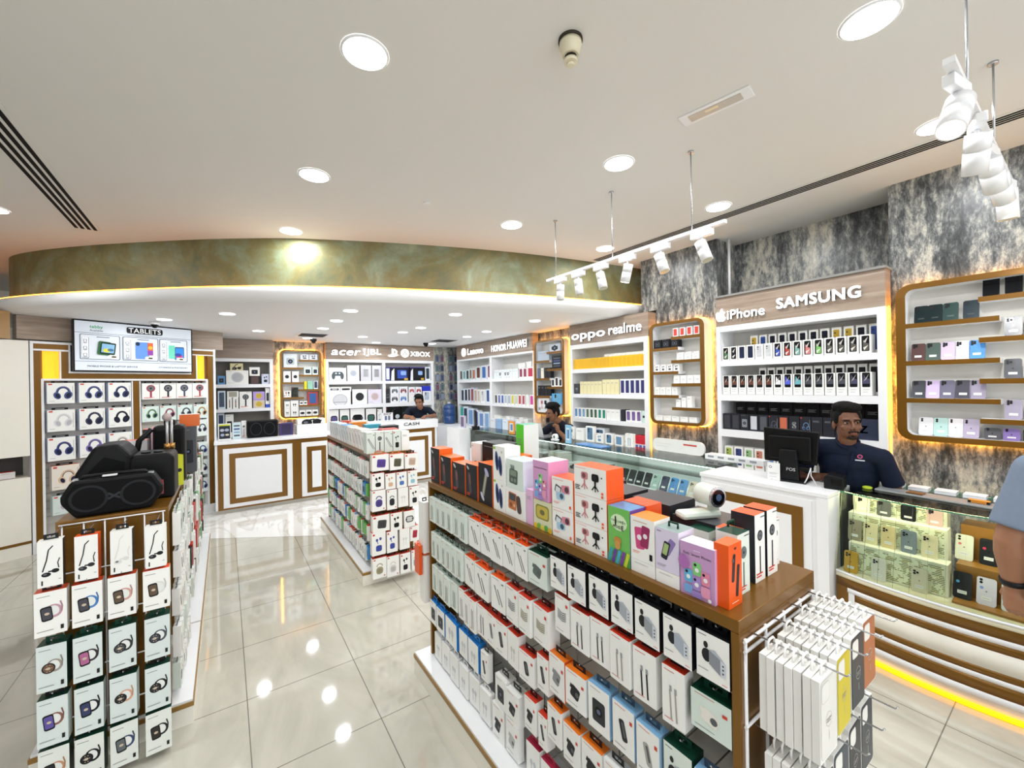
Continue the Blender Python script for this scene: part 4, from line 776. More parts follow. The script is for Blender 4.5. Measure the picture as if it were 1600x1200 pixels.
topb(a_lines, .884, .793, TZ1, 1.262, 'blank white box under the pink kids phone box', d=.08); topb(a_phone2, .884, .793, 1.263, 1.40, 'white box with two pink kids phones and orange top', top='#f08a2a', side='#f2efe8', d=.08)
topb(a_lines, .790, .711, TZ1, 1.262, 'white barcode box under the lilac keypad phone box', d=.08); o = topb(a_keyp, .790, .711, 1.263, 1.388, 'lilac keypad phone box with dark green handle', front='#ded5ea', side='#e2dbea', top='#8fa3a0', d=.08)
def handle(o, z, c=DGR, w_=.03, y=.035):
    mb = MB(); mb.tube([(-w_/2, y, z), (-w_/2, y, z+.014), (w_/2, y, z+.014), (w_/2, y, z)], .0035, C(c), 6); mb.build('carry_handle', o)
handle(o, .125)
topb(a_smart, .707, .603, TZ1, 1.372, 'lilac Kids Smart Phone box with coloured toy phones', front='#c79bc9', side='#d9b3dc', top='#ece2ee', d=.06)
def topf(art, x, y, w_, z0, z1, lab, d=.08, **kw): return pack(art, (x, y, z0), 0, w_, z1-z0, d, lab, **kw)
topf(a_remote, 1.120, .572, .068, TZ1, 1.392, 'bright orange remote control box at the near rack corner', d=.04, front='#ee5a14', side='#ee5a14', top='#f0651e')
o = topf(a_fan, 1.206, .592, .068, TZ1, 1.395, 'mint handheld fan box with dark green handle', d=.06, front='#e3ece2', side='#dfe8de', top=DGR, c='#6a7d74'); handle(o, .184)
topf(a_fan, 1.262, .63, .05, TZ1, 1.38, 'narrow white fan box with orange top, third from the near corner', top=ORA, side='#ecebe6', d=.06)
topf(a_fan, 1.322, .60, .062, TZ1, 1.425, 'white and black handheld fan box, fourth from the near corner', top=ORA, side='#25272b', d=.07, c='#26282b')
topf(a_fan, 1.402, .60, .066, TZ1, 1.425, 'white and black handheld fan box, fifth from the near corner', top=ORA, side='#25272b', d=.07, c='#26282b')
topf(a_fan, 1.474, .62, .05, TZ1, 1.375, 'white massager box with orange top, last by the rack corner', top=ORA, side='#25272b', d=.05, c='#3a3c3f')
topf(a_lines, 1.30, .72, .1, TZ1, 1.35, 'mint box with dark green top behind the fan boxes', front='#dfe8de', top=DGR, side='#dfe8de', d=.07)
o = pack(a_round, (1.155, .93, TZ1), FR, .10, .19, .08, 'orange box with a white panel behind the kids phone boxes', front='#e8541c', side='#e8541c', top='#e8541c', c='#f1f1f1')
DKB = dict(front='#2b2c30', side='#2b2c30', top='#45464b')
for i, (x, y, w_, z1, dd) in enumerate(((1.30, .80, .165, 1.36, .16), (1.30, .975, .165, 1.385, .16), (1.44, 1.16, .15, 1.36, .08), (1.28, 1.16, .17, 1.39, .14), (1.36, 1.36, .2, 1.38, .15), (1.30, 1.56, .2, 1.385, .18))):
    pack(a_dark, (x-.0, y, TZ1), FR, w_, z1-TZ1, dd, 'large dark camera box in the back row of rack top, %s from near end' % ORDS[i], **DKB)
topb(a_round, 2.16, 2.05, TZ1, 1.49, 'white box with a black round watch picture, far end back row', x=1.20, d=.1)
pack(a_cam, (1.20, 1.93, TZ1), FR, .2, .285, .12, 'glossy black camera box with a gold edge, far end back row', front='#17181a', side='#17181a', top='#2a2b2e')
pack(a_cam, (1.18, 1.76, TZ1), FR, .13, .24, .12, 'black box with bright orange side, far end back row', front='#1d1e21', side='#f06a1e', top='#f06a1e')
pack(a_lines, (1.30, 1.80, TZ1), FR, .07, .39, .1, 'tall bright green box near the far end of rack top', front='#5fdc34', side='#eef3ee', top='#1fae8a')
# small white camera on top of the dark boxes
t = thing('baby_monitor_camera', 'mint white round camera lying on the dark boxes', 'camera', (1.345, .80, 1.3605), -.45)
a = MB(); a.box(-.085, -.03, 0, .06, .03, .026, C('#dfe9dc', .3)); a.build('base', t, bevel=.012)
a = MB(); a.tube([(.045, 0, .02), (.045, 0, .05)], [.02, .016], C('#dfe9dc', .3), 16); a.build('neck', t)
a = MB(); a.tube([(.0, .04, .075), (.0, .036, .075), (.0, -.03, .075), (.0, -.034, .075)], [.030, .036, .036, .034], C('#dfe9dc', .3), 24); h_ = a.build('camera_body', t, (.03, 0, 0), .2)
a = MB(); a.tube([(0, -.034, .075), (0, -.04, .075)], [.035, .034], C('#c9ccd0', .2, .9), 24); a.build('chrome_ring', h_)
a = MB(); a.tube([(0, -.04, .075), (0, -.042, .075)], [.026, .026], C('#0b0c0f', .1), 24); a.tube([(0, -.042, .075), (0, -.0425, .075)], [.012, .012], C('#4a5a78', .1), 16); a.build('lens', h_)

# --- left front rack: end face 4 x 5 packs and products on top
def endpack(x, zt, w_, h_, art, lab, **kw):
    tb = kw.pop('tab', BLK); pack(art, (x, 2.70+random.uniform(0, .012), zt-h_), random.uniform(-.08, .1), w_, h_, kw.pop('d', .05), lab, kw.pop('cat', 'box'), tab=tb, **kw); hook(G3, (x-g3x, 2.9-g3y, zt+.014), 0, .19)
EX = (-.652, -.537, -.419, -.292)
for i, (c_, tp, ar, nm) in enumerate((('#17181b', PACKW, a_glasses, 'white audio glasses box with black side'), ('#2c2d31', ORA, a_glasses, 'white sunglasses box with orange side'), ('#e2e2de', PACKW, a_glasses, 'white clear glasses box with black side'), ('#17181b', PACKW, a_glasses, 'white audio glasses box, rightmost'))):
    endpack(EX[i], 1.165-.003*i, .078, .205, ar, nm+' in the top row of the left rack', side=ORA if i == 1 else ('#f2f1ea' if i == 3 else '#1b1d20'), top=ORA if i == 1 else '#f2f1ea', c=c_)
for i, (s_, f_, nm) in enumerate((('#c294a6', '#3c3b45', 'pink strap'), ('#3f7fbf', '#3c3b45', 'blue strap'), ('#d2a093', '#5a4632', 'rose strap'), ('#e3e3de', '#5a4632', 'white strap'))):
    endpack(EX[i], .94, .1, .195, a_watch, 'white smartwatch box with orange top and %s watch' % nm, top='#ea5020', strap=s_, face=f_, cat='watch box', d=.06)
for i, (s_, f_, rd, nm) in enumerate((('#9c958c', '#6a4a38', 1, 'silver round watch'), ('#3a343a', '#b0628f', 0, 'pink framed watch'), ('#3a3a3d', '#3a3c44', 1, 'black angular watch'), ('#4a4c58', '#34364a', 1, 'grey rugged watch'))):
    endpack(EX[i], .70, .096, .205, a_watch, 'dark green topped smartwatch box picturing a %s, third row' % nm, front='#dbe5e2', top=DGR, side=DGR, strap=s_, face=f_, rnd=bool(rd), cat='watch box', d=.075, tab=DGR)
for i, (s_, f_, rd, nm) in enumerate((('#8a5a4c', '#5a4f9c', 0, 'violet faced watch'), ('#1d1e24', '#2c3560', 0, 'black strapped watch'), ('#d8a183', '#2c2c30', 1, 'rose gold round watch'), ('#1d1e20', '#2f3032', 1, 'black round watch'))):
    endpack(EX[i], .462, .096, .21, a_watch, 'pale blue smartwatch box picturing a %s, fourth row' % nm, front='#dbe5e2', top=DGR, side='#dbe5e2', strap=s_, face=f_, rnd=bool(rd), cat='watch box', d=.06, tab=BLK)
for i, (s_, f_, rd, nm) in enumerate((('#c8906c', '#2c2c30', 0, 'partly cut off watch'), ('#1d1e20', '#26272a', 1, 'all black round watch'), ('#2c3f66', '#5d6468', 0, 'navy strapped watch'), ('#2a2a2c', '#34312e', 0, 'black oval band watch'))):
    endpack(EX[i], .232, .098, .2, a_watch, 'pale smartwatch box picturing a %s, lowest row' % nm, front='#e6ebe4', top=DGR, side=DGR, strap=s_, face=f_, rnd=bool(rd), cat='watch box', d=.06, tab=BLK)
a = MB()
for i in range(6): a.tube([(-.655+.075*i-g3x, 2.885-g3y, .15), (-.655+.075*i-g3x, 2.885-g3y, 1.185)], .0035, WHITE, 6)
for z in (1.185, .95, .72, .47, .25): a.tube([(-.665-g3x, 2.88-g3y, z), (-.27-g3x, 2.88-g3y, z)], .0035, WHITE, 6)
a.build('end_grid', G3)
# packs on the right faces of the two left racks, facing the aisle
BR = PI/2
def sidepacks(G, gx, gy, x, y0, y1, pitch, rows, words, rot, w_=.075, fx=0, cols_=None, hk=True):
    for r, (zt, h_) in enumerate(rows):
        n_ = int((y1-y0)/pitch)
        for i in range(n_):
            y = y0+pitch*(i+.5); kind = random.choice(cols_)
            pack(kind[0], (x+random.uniform(-.006, .006), y+random.uniform(-.006, .006), zt-h_*kind[2]), rot+random.uniform(-.1, .1), w_*random.uniform(.82, 1), h_*kind[2], .035, ('%s %s, %s from near end' % (kind[3], words, ordn(i)) if 'tier' in words else '%s %s, %s row, %s from near end' % (kind[3], words, ROWN[r], ordn(i))), front=kind[1], top=kind[4], side=kind[1], tab=kind[5])
KL = [(a_cable, PACKW, 1, 'white hanging pack', '#f0f0f0', BLK), (a_cable, PACKW, 1.1, 'white hanging pack', '#f0f0f0', BLK), (a_plug, MINT, 1, 'mint hanging pack', '#dfe9e0', BLK), (a_bank, PACKW, .9, 'white hanging pack', '#e9e9e6', BLK)]
sidepacks(G3, g3x, g3y, -.215, 2.93, 3.72, .072, ((1.15, .16), (.94, .16), (.73, .16), (.52, .15), (.32, .14)), 'on left front rack side', BR, .06, cols_=KL)
sidepacks(G4, g4x, g4y, -.215, 3.90, 5.95, .11, ((1.15, .19), (.9, .2), (.64, .18), (.42, .14)), 'on second left rack side', BR, .095, cols_=KL+[(a_pods, C('#b7372a', .35), .9, 'red hanging pack', RED, BLK), (a_bank, C('#2c2e31', .35), .8, 'black hanging pack', BLK, BLK), (a_plug, C('#69a86a', .35), .7, 'green hanging pack', '#69a86a', BLK)])
# loudspeakers on the left rack
def octo(W, H, c): return [(-W/2+c, 0), (W/2-c, 0), (W/2, H*.42), (W/2, H*.6), (W/2-c*.75, H), (-W/2+c*.75, H), (-W/2, H*.6), (-W/2, H*.42)]
SPK = C('#0b0c0e', .5, var=.2, scale=60.); SPK2 = C('#060709', .8, var=.3, scale=120.)
def boombox(lab, loc, rz, W, H, dep, name='loudspeaker', parts=True, group=None):
    t = thing(name, lab, 'loudspeaker', loc, rz, group)
    a = MB(); a.prism(octo(W, H, W*.13), 0, dep, SPK, axis='y'); o = a.build('cabinet', t, bevel=.014)
    a = MB(); P = octo(W*.92, H*.86, W*.12); a.prism([(x, z+H*.07) for x, z in P], -.004, 0, SPK2, axis='y'); a.build('front_grille', t, bevel=.002)
    for s_ in (-1, 1):
        a = MB(); d = D(a, 1, 1, -.0045, .0008); d.ell(.5+s_*W*.24, H*.5, W*.185, H*.36, C('#17191d', .5), 28); d.ell(.5+s_*W*.24, H*.5, W*.155, H*.30, SPK2, 28); a.build('driver_ring', t)
    a = MB(); d = D(a, 1, 1, -.0045, .0006); d.line([(.5-W*.06, H*.58), (.5, H*.5), (.5+W*.06, H*.42)], .01, C('#2a2c33', .5)); d.line([(.5-W*.06, H*.42), (.5, H*.5), (.5+W*.06, H*.58)], .01, C('#2a2c33', .5)); a.build('infinity_mark', t)
    a = MB(); a.tube([(-W*.36, dep*.4, H*.96), (-W*.3, dep*.4, H*1.06), (0, dep*.4, H*1.08), (W*.3, dep*.4, H*1.06), (W*.36, dep*.4, H*.96)], .009, SPK, 8); a.build('carry_handle', t)
    for s_ in (-1, 1): a = MB(); a.box(s_*W*.37-.012, dep*.2, H*.94, s_*W*.37+.012, dep*.6, H*1.02, STEEL); a.build('handle_bracket', t, bevel=.002)
    return t
t = boombox('large black boombox loudspeaker in front on the left rack', (-.475, 2.925, 1.2), .07, .385, .185, .13)
a = MB(); a.box(-.045, .015, .192, .01, .05, .198, C('#e8e8e8')); a.build('white_sticker', t); a = MB(); a.box(.165, .03, .06, .193, .08, .13, C('#8c1f1f', .4)); a.build('red_badge', t)
# wedge shaped party speaker behind
t = thing('party_speaker', 'big black wedge shaped party speaker behind the boombox', 'loudspeaker', (-.455, 3.12, 1.2), 0)
a = MB(); a.prism([(-.2, 0), (.0, 0), (.02, .27), (-.03, .335), (-.13, .33), (-.21, .18)], 0, .26, SPK, axis='y'); a.build('left_shell', t, bevel=.018)
a = MB(); a.prism([(.0, 0), (.205, 0), (.205, .24), (.185, .262), (.02, .262), (.0, .24)], .02, .27, SPK, axis='y'); a.build('right_shell', t, bevel=.02)
a = MB(); a.prism([(-.175, .06), (-.02, .06), (-.005, .235), (-.09, .27), (-.15, .2)], -.004, .0, SPK2, axis='y'); a.build('front_grille', t, bevel=.003)
a = MB(); [a.cyl(x, .1, .262, .272, .022, C('#1f2226', .3), 20) for x in (.07, .125)]; a.build('control_knob', t)
t = thing('microphone_pair', 'two wireless microphones with gold collars on the party speaker', 'microphone', (-.30, 3.36, 1.46), 0)
for k in range(2):
    a = MB(); a.cyl(.02*k, .02*k, 0, .035, .016, C('#b5854a', .25, .8), 18); a.build('gold_collar', t); a = MB(); a.cyl(.02*k, .02*k, .035, .18, .007, C('#c9c9cc', .3, .5), 10); a.build('stem', t)
a = MB(); a.ell((0, 0, .2), (.024, .024, .026), C('#a99a98', .4)); a.build('microphone_head', t)
t = thing('party_speaker', 'upright black trolley speaker with rounded corners and handle, farther back', 'loudspeaker', (-.315, 3.62, 1.2), 0)
a = MB(); a.box(-.085, 0, 0, .085, .18, .39, SPK); a.build('cabinet', t, bevel=.025); a = MB(); a.box(-.065, -.004, .17, .065, 0, .36, SPK2); a.build('front_grille', t, bevel=.003); a = MB(); a.box(-.03, .05, .39, .03, .1, .425, SPK); a.build('carry_handle', t, bevel=.008)
a = MB(); a.tube([(-.19, .0, .05), (-.15, 0, .3), (-.09, .02, .37)], .016, SPK, 10); a.build('side_bar', t)
pack(a_round, (-.252, 3.5, 1.2), .5, .045, .2, .1, 'narrow yellow box with a black ring beside the party speaker', front='#c9cf2e', side='#b4b92a', c='#2a2c2f')
pack(a_lines, (-.50, 3.66, 1.2), 0, .14, .30, .1, 'white box with orange top behind the party speakers', top='#ee5a1e', front='#ece9ea'); pack(a_pinkb, (-.395, 3.92, 1.2), 0, .09, .36, .1, 'pink printed box with orange top behind the trolley speaker', front='#caa6b4', top='#ee5a1e')
pack(a_cam, (-.235, 4.0, 1.2), 0, .10, .35, .12, 'grey camera box under the orange box on the second left rack', front='#4a4d52', side='#3a3c40'); pack(a_none, (-.225, 4.0, 1.551), 0, .12, .09, .12, 'plain orange box lying on top of the grey camera box', front='#d8641c', side='#d8641c', top='#f0e8e0'); pack(a_cam, (-.3, 4.3, 1.2), 0, .12, .30, .12, 'black and grey box on the second left rack behind', front='#303236', top='#25272a')
pack(a_cam, (-.46, 4.2, 1.2), 0, .12, .33, .12, 'black camera box at the back of the second left rack', front='#25272a', top='#ee5a1e')

# --- middle rack
MEND = [((1.085, 1.240, 1.206, .149), (1.249, 1.383, 1.195, .149), (1.393, 1.525, 1.183, .14)), ((1.082, 1.195, 1.037, .15), (1.205, 1.301, 1.02, .146), (1.31, 1.41, 1.02, .148), (1.42, 1.515, 1.019, .144)), ((1.08, 1.206, .881, .19), (1.216, 1.312, .868, .185), (1.322, 1.421, .87, .18), (1.432, 1.534, .867, .19)), ((1.082, 1.238, .649, .15), (1.247, 1.359, .645, .163), (1.376, 1.485, .641, .158)), ((1.073, 1.199, .50, .21), (1.209, 1.312, .482, .195), (1.33, 1.429, .481, .193), (1.433, 1.52, .487, .142)), ((1.076, 1.203, .264, .185), (1.205, 1.323, .252, .19), (1.333, 1.432, .247, .187), (1.443, 1.523, .255, .192))]
MART = [((a_gospk, '#5a3f9a', 'purple speaker'), (a_gospk, '#5a5a44', 'camouflage speaker'), (a_gospk, '#d8b9a8', 'beige speaker')), ((a_buds, '#1c1d20', 'black earbuds'), (a_buds, '#d8b08c', 'tan earbuds'), (a_buds, '#4a72b8', 'blue earbuds'), (a_buds, '#8fc3d6', 'aqua earbuds')), ((a_clipspk, '#4e3f8c', 'violet clip speaker'), (a_clipspk, '#33363c', 'charcoal clip speaker'), (a_pods, '#dcdcdc', 'white earbuds'), (a_buds, '#2c2d30', 'dark earbuds')), ((a_gospk, '#3c3d40', 'black square speaker'), (a_buds, '#141517', 'black earbuds'), (a_barspk, '#c9c9c9', 'white bar speaker')), ((a_buds, '#34449c', 'blue earbuds'), (a_buds, '#34449c', 'blue earbuds again'), (a_pods, '#e0dfdd', 'white earbuds'), (a_gospk, '#c02a44', 'crimson speaker')), ((a_clipspk, '#a59c7c', 'khaki clip speaker'), (a_clipspk, '#d9d3d2', 'pale pink clip speaker'), (a_buds, '#1c1d20', 'black buds'), (a_clipspk, '#8fa9b8', 'grey blue loop earphone'))]
for r, (rw, ra) in enumerate(zip(MEND, MART)):
    for i, ((x0, x1, zt, h_), (ar, c_, nm)) in enumerate(zip(rw, ra)):
        pack(ar, ((x0+x1)/2, 3.80, max(zt-h_, .05)), 0, (x1-x0)*.98, h_, .06, 'white box picturing %s, middle rack end, %s row, %s from left' % (nm, ROWN[r], ORDS[i]), top='#d8452c', side='#e9e2dc', tab='#b9783c' if (r % 2 == 0 and i < 2) else BLK, c=c_)
        hook(G2, ((x0+x1)/2-g2x, 3.93-g2y, zt+.014), 0, .06)
cm = [(a_cable, PACKW, 1, 'white pack', RED, RED), (a_bank, PACKW, 1, 'white pack', '#f2f2f2', BLK), (a_cable, MINT, 1, 'mint pack', DGR, BLK)]
gm = cm+cm+[(a_cam, C('#3f8fd0', .35), .8, 'blue framed pack', BLU, BLU), (a_lines, C('#5fae4e', .35), .8, 'green pack', '#5fae4e', DGR), (a_coil, PACKW, 1, 'white pack', LBL, LBL)]
for r, (zt, h_, kk) in enumerate(((1.125, .155, cm), (.91, .14, gm), (.72, .14, gm), (.52, .14, gm), (.325, .15, gm))):
    sidepacks(G2, g2x, g2y, 1.085, 3.95, 5.78, .076, [(zt, h_)], 'on middle rack side, %s tier' % ('upper', 'second', 'middle', 'fourth', 'bottom')[r], FR, .065, cols_=kk)
# things standing on the middle rack
for i in range(5): pack((a_cableS, a_fan, a_cableS, a_buds, a_lines)[i], (1.118+.084*i, 3.94, 1.2), 0, .078, .20-.012*(i == 4), .1, 'pale mint earphone box on top of middle rack, %s from left' % ORDS[i], front='#dce6dd' if i < 4 else PACKW, side='#cfdad2')
k = 0
for i in range(14):
    y = 4.06+.125*i; cc = (('#dce6dd', 'mint'), ('#f1efe9', 'white'), ('#e9b6a4', 'pink topped'), ('#5e9ad0', 'blue'), ('#8fc0dc', 'light blue'))[(0, 0, 1, 2, 2, 1, 0, 3, 3, 4, 1, 3, 4, 1)[i]]
    pack(a_cableS, (1.112, y, 1.2), FR, .11, .18+.02*random.random(), .1, '%s earphone box at left edge of middle rack top, %s from near end' % (cc[1], ordn(i)), front=PACKW, top=cc[0], side=cc[0])
for i, (x, y, c_, nm, h_) in enumerate(((1.36, 4.1, '#c8402c', 'red', .2), (1.43, 4.3, '#2c2e31', 'black', .215), (1.3, 4.45, '#e9ecf0', 'white', .17), (1.38, 4.75, '#3fa0b8', 'teal', .2), (1.30, 5.05, '#f08a2a', 'orange', .21), (1.4, 5.35, '#efe9e2', 'cream', .2), (1.32, 5.6, '#c8402c', 'scarlet', .19))):
    pack(a_lines, (x, y, 1.2), 0, .17, h_, .14, '%s box lying on the middle of the middle rack top' % nm, front=c_, top=c_, side=c_)
t = thing('leaflet_holder', 'clear stand with a printed leaflet on the cash desk', 'leaflet stand', (2.42, 7.45, 1.191), 0)
a = MB(); a.box(-.1, 0, 0, .1, .004, .16, C('#e9e6ea')); d = D(a, .2, .16); d.text('SHOP', .5, .85, .7, '#3a3340', .04); d.rr(.35, .4, .2, .5, .03, '#5a6a8a'); d.rr(.65, .4, .2, .5, .03, '#5a6a8a'); a.build('leaflet', t)
a = MB(); a.box(-.1, -.03, 0, .1, .03, .006, GLASS); a.build('foot', t)
# ------------------------------------------------------------------ boxed headphones on the angled wall cabinet
def wallpack(s0, s1, z0, z1, art, lab, **kw):
    x, y = aw((s0+s1)/2, -.03); pack(art, (x, y, z0), AR, s1-s0, z1-z0, .10, lab, 'headphone box', tab=kw.pop('tab', BLK), **kw)
HC = (('#3d4f86', 'navy'), ('#3d4f86', 'navy'), ('#2c3a66', 'dark blue')), (('#dcdcde', 'pale grey'), ('#2c3350', 'midnight blue'), ('#1c1d22', 'black')), (('#33407c', 'indigo'), ('#7b6bb0', 'violet'), ('#d3c8c4', 'pale rose'))
for r, (zt, zb) in enumerate(((1.935, 1.695), (1.62, 1.37), (1.30, 1.03))):
    for i, (s0, s1) in enumerate(((.088, .313), (.35, .577), (.611, .83))):
        wallpack(s0, s1, zb, zt, a_head, 'white box with %s headphones, %s row left bay, %s from left' % (HC[r][i][1], ROWN[r], ORDS[i]), c=HC[r][i][0], side='#cfd8ea')
wallpack(.116, .343, .69, .97, a_head, 'cream box with beige headphones in the fourth row left bay', c='#d9b79a', front='#ede4d8', top='#e8541c'); wallpack(.12, .33, .40, .62, a_head, 'pale mint headphone box low in the left bay', c='#e6e6ea', front='#dce8e4')
for i in range(4): wallpack(.944+.19*i, 1.128+.19*i, 1.71, 1.925, a_fan, 'white box with %s folded headphones, top row right bay' % ('red', 'charcoal', 'navy', 'crimson')[i], c=('#a8344a', '#33343c', '#343c5c', '#b23a4a')[i])
for i in range(4): wallpack(.94+.195*i, 1.121+.195*i, 1.41, 1.615, a_head, 'mint box with %s headphones, second row right bay' % ('green', 'pink', 'grey', 'gold')[i], c=('#5f8f5c', '#a84f5c', '#4c4f54', '#c79a5c')[i], front='#dcebe6')
for r, (zt, zb) in enumerate(((1.39, 1.15), (1.06, .85), (.80, .58), (.53, .33))):
    for i in range(2): wallpack(1.36+.18*i, 1.52+.18*i, zb, zt, a_head, 'mint headphone box low in right bay, %s row, %s one' % (ROWN[r+2] if r < 4 else '', ('left', 'right')[i]), c=('#3c5a94', '#4c4f54')[(r+i) % 2], front='#e2ebe8')
# ------------------------------------------------------------------ goods on the back shelves
def bk(art, x0, x1, z0, z1, lab, y=8.63, d=.16, **kw): return pack(art, ((x0+x1)/2, y, z0), 0, (x1-x0)*.985, z1-z0, d, lab, **kw)
Z1, Z2, Z3 = 1.911, 1.486, 1.001
bk(a_cam, -.10, .01, Z1, 2.06, 'blue and white camera box at left of top narrow shelf', front='#4f8fc4'); bk(a_round, .02, .348, Z1, 2.152, 'long white round speaker box on top narrow shelf', c='#c9cad0')
bk(a_glasses, .08, .27, 2.153, 2.275, 'yellow box on top of the round speaker box', front='#d9cf9a'); bk(a_cam, .362, .521, 2.056, 2.212, 'white camera box stacked on the dark red box', y=8.64); bk(a_strip, .363, .521, Z1, 2.055, 'dark red and black box on top narrow shelf', front='#2a1f22', c='#4a2c2c'); bk(a_buds, .545, .665, Z1, 2.09, 'small lilac camera box at right of top narrow shelf', front='#cfd6ec')
bk(a_phone, -.10, .01, Z2, 1.80, 'pale blue box with a black gadget on middle narrow shelf', front='#cfe0ea'); bk(a_vera, .03, .10, Z2, 1.683, 'slim box with a brown flask, left of a pair'); bk(a_vera, .112, .194, Z2, 1.683, 'slim box with a brown flask, right of a pair'); bk(a_strip, .031, .2, 1.684, 1.79, 'white box lying on the pair of flask boxes', c='#a8a494')
bk(a_fan, .208, .393, Z2, 1.78, 'white microphone box on middle narrow shelf'); bk(a_round, .41, .588, Z2, 1.62, 'tan box with a yellow ring on middle narrow shelf', front='#d6c9b8', c='#d8b93a'); bk(a_round, .41, .588, 1.621, 1.776, 'violet box with a yellow ring stacked on tan box', front='#b39adf', c='#d8b93a')
bk(a_cam, .60, .667, 1.545, 1.84, 'tall white box stacked on the blue box', y=8.64); bk(a_none, .60, .667, Z2, 1.544, 'small royal blue box at right of middle shelf', front='#2a4fc4')
bk(a_cam, .0, .12, Z3, 1.39, 'white camera box on bottom narrow shelf', y=8.66); bk(a_phone, -.11, -.01, Z3, 1.42, 'tall pale box at left of the bottom narrow shelf', front='#cfdce6', y=8.66)
def ct(art, x0, x1, z1, lab, y=7.66, d=.08, z0=1.061, **kw): return pack(art, ((x0+x1)/2, y, z0), 0, (x1-x0)*.97, z1-z0, d, lab, **kw)
ct(a_onion, -.09, .07, 1.30, 'picture covered white box at the left end of back counter'); ct(a_vera, .09, .2, 1.31, 'pale blue box with two dark bars on back counter', front='#cfe3e8', c='x') if False else ct(a_plates, .09, .2, 1.31, 'pale blue box with dark bars on back counter', front='#cfe3e8')
ct(a_fan, .205, .27, 1.325, 'narrow white box behind the black loudspeaker', c='#b08a8a', y=7.72)
t = thing('loudspeaker', 'black rectangular loudspeaker standing on the back counter', 'loudspeaker', (.484, 7.58, 1.061))
a = MB(); a.box(-.212, 0, 0, .212, .15, .27, SPK); a.build('cabinet', t, bevel=.025); a = MB(); a.box(-.19, -.004, .02, .19, .0, .25, SPK2); a.build('front_grille', t, bevel=.002)
for s_ in (-1, 1):
    a = MB(); d = D(a, 1, 1, -.0045, .0008); d.ell(.5+s_*.09, .135, .078, .1, C('#31343c', .5), 24); d.ell(.5+s_*.09, .135, .07, .09, SPK2, 24); a.build('driver_ring', t)
ct(a_strip, .715, .92, 1.26, 'dark purple box beside the loudspeaker on back counter', front='#3a2c6c', c='#241d44', d=.12)
ct(a_glasses, .98, 1.42, 1.30, 'long white box lying on the white drawer box', z0=1.222, d=.2, y=7.7); a = MB(); a.box(0, 0, 0, .46, .3, .155, WHITE); a.build('storage_box', None, (.97, 7.62, 1.062), label='plain white storage box on the right of back counter', cat='box', bevel=.004)
# acer shelves
bk(a_pad, 1.668, 1.995, Z1+.035, 2.215, 'white box with a grey gadget between two sticks', c='#4c5a60', front='#f2f2f4', side='#2a2b2e'); bk(a_round, 2.01, 2.245, 1.946, 2.265, 'tall white box with a pale round speaker', c='#c7cddb'); bk(a_photo2, 2.267, 2.483, 1.946, 2.27, 'silver printed laptop stand box, left of pair', front='#cfcfd4', side='#1d1d20'); bk(a_photo2, 2.496, 2.69, 1.946, 2.27, 'silver printed laptop stand box, right of pair', front='#cfcfd4', c='#9a9a9e')
bk(a_strip, 2.777, 2.875, 1.946, 2.237, 'narrow game console box at left of right bay', front='#3b3f8c', c='#e4e9f2'); bk(a_console, 2.882, 3.289, 1.946, 2.238, 'black game console box with a blue picture', front='#1a1b22', side='#2a2b7c'); bk(a_console, 3.31, 3.652, 1.946, 2.24, 'black game console box with white stripe', front='#17181c', c='#1e1f26', side='#2a2b7c'); bk(a_phone, 3.665, 3.78, 1.946, 2.243, 'tall white box at right end of console shelf', c='#2f4250', front='#eef0f6')
bk(a_barspk, 1.665, 1.872, 1.74, 1.835, 'flat white speaker box, left one on the dome box', c='#b5b7bc'); bk(a_barspk, 1.876, 2.083, 1.74, 1.835, 'flat white speaker box, right one on the dome box'); bk(a_dome, 1.664, 2.073, 1.481, 1.739, 'wide white box with a silver dome speaker'); bk(a_round, 2.097, 2.394, 1.481, 1.78, 'white box with a black round speaker, dark border', side='#1a1a1c'); bk(a_round, 2.407, 2.69, 1.481, 1.772, 'pale lilac box with a pink loop headphone', front='#e6e0ee', c='#d9c2c4')
bk(a_head, 2.77, 2.86, 1.481, 1.775, 'dark game accessory box at left of controllers', front='#33363c', c='#8a8c92')
for i, (x0, x1, z0, z1, c_, nm) in enumerate(((2.872, 3.06, 1.481, 1.652, '#3a3d44', 'black'), (3.065, 3.252, 1.481, 1.652, '#4a7fc0', 'blue'), (2.875, 3.06, 1.653, 1.822, '#5a5e66', 'grey'), (3.065, 3.255, 1.653, 1.822, '#8a3a40', 'maroon'), (3.277, 3.42, 1.653, 1.808, '#b8323c', 'red'), (3.432, 3.577, 1.653, 1.806, '#b0303a', 'scarlet'))):
    bk(a_pad, x0, x1, z0, z1, 'white box with a %s game controller on the right bay' % nm, c=c_, front='#eef0f5')
bk(a_cable, 3.277, 3.577, 1.481, 1.652, 'white box with a pale winding cable on the right bay', c='#c6cbd0'); bk(a_none, 3.59, 3.785, 1.712, 1.82, 'royal blue box on top of a white box', front='#2233c4'); bk(a_phone, 3.60, 3.785, 1.481, 1.71, 'white box with pale blue phone below the blue box', c='#cfdced')
for i, (x0, x1, z1, ar, c_, nm) in enumerate(((1.662, 1.838, 1.39, a_barspk, '#5a4f8c', 'purple and mint speakers'), (1.857, 2.039, 1.385, a_barspk, '#3c6a5c', 'two small speakers'), (2.055, 2.337, 1.392, a_barspk, '#16171a', 'large black speaker'), (2.358, 2.57, 1.38, a_barspk, '#3a6a60', 'black and teal speaker'), (2.59, 2.69, 1.36, a_buds, '#7fa0c4', 'pale blue gadget'))):
    bk(ar, x0, x1, Z3, z1, 'white box picturing %s on the lowest acer shelf' % nm, c=c_, side='#222326')
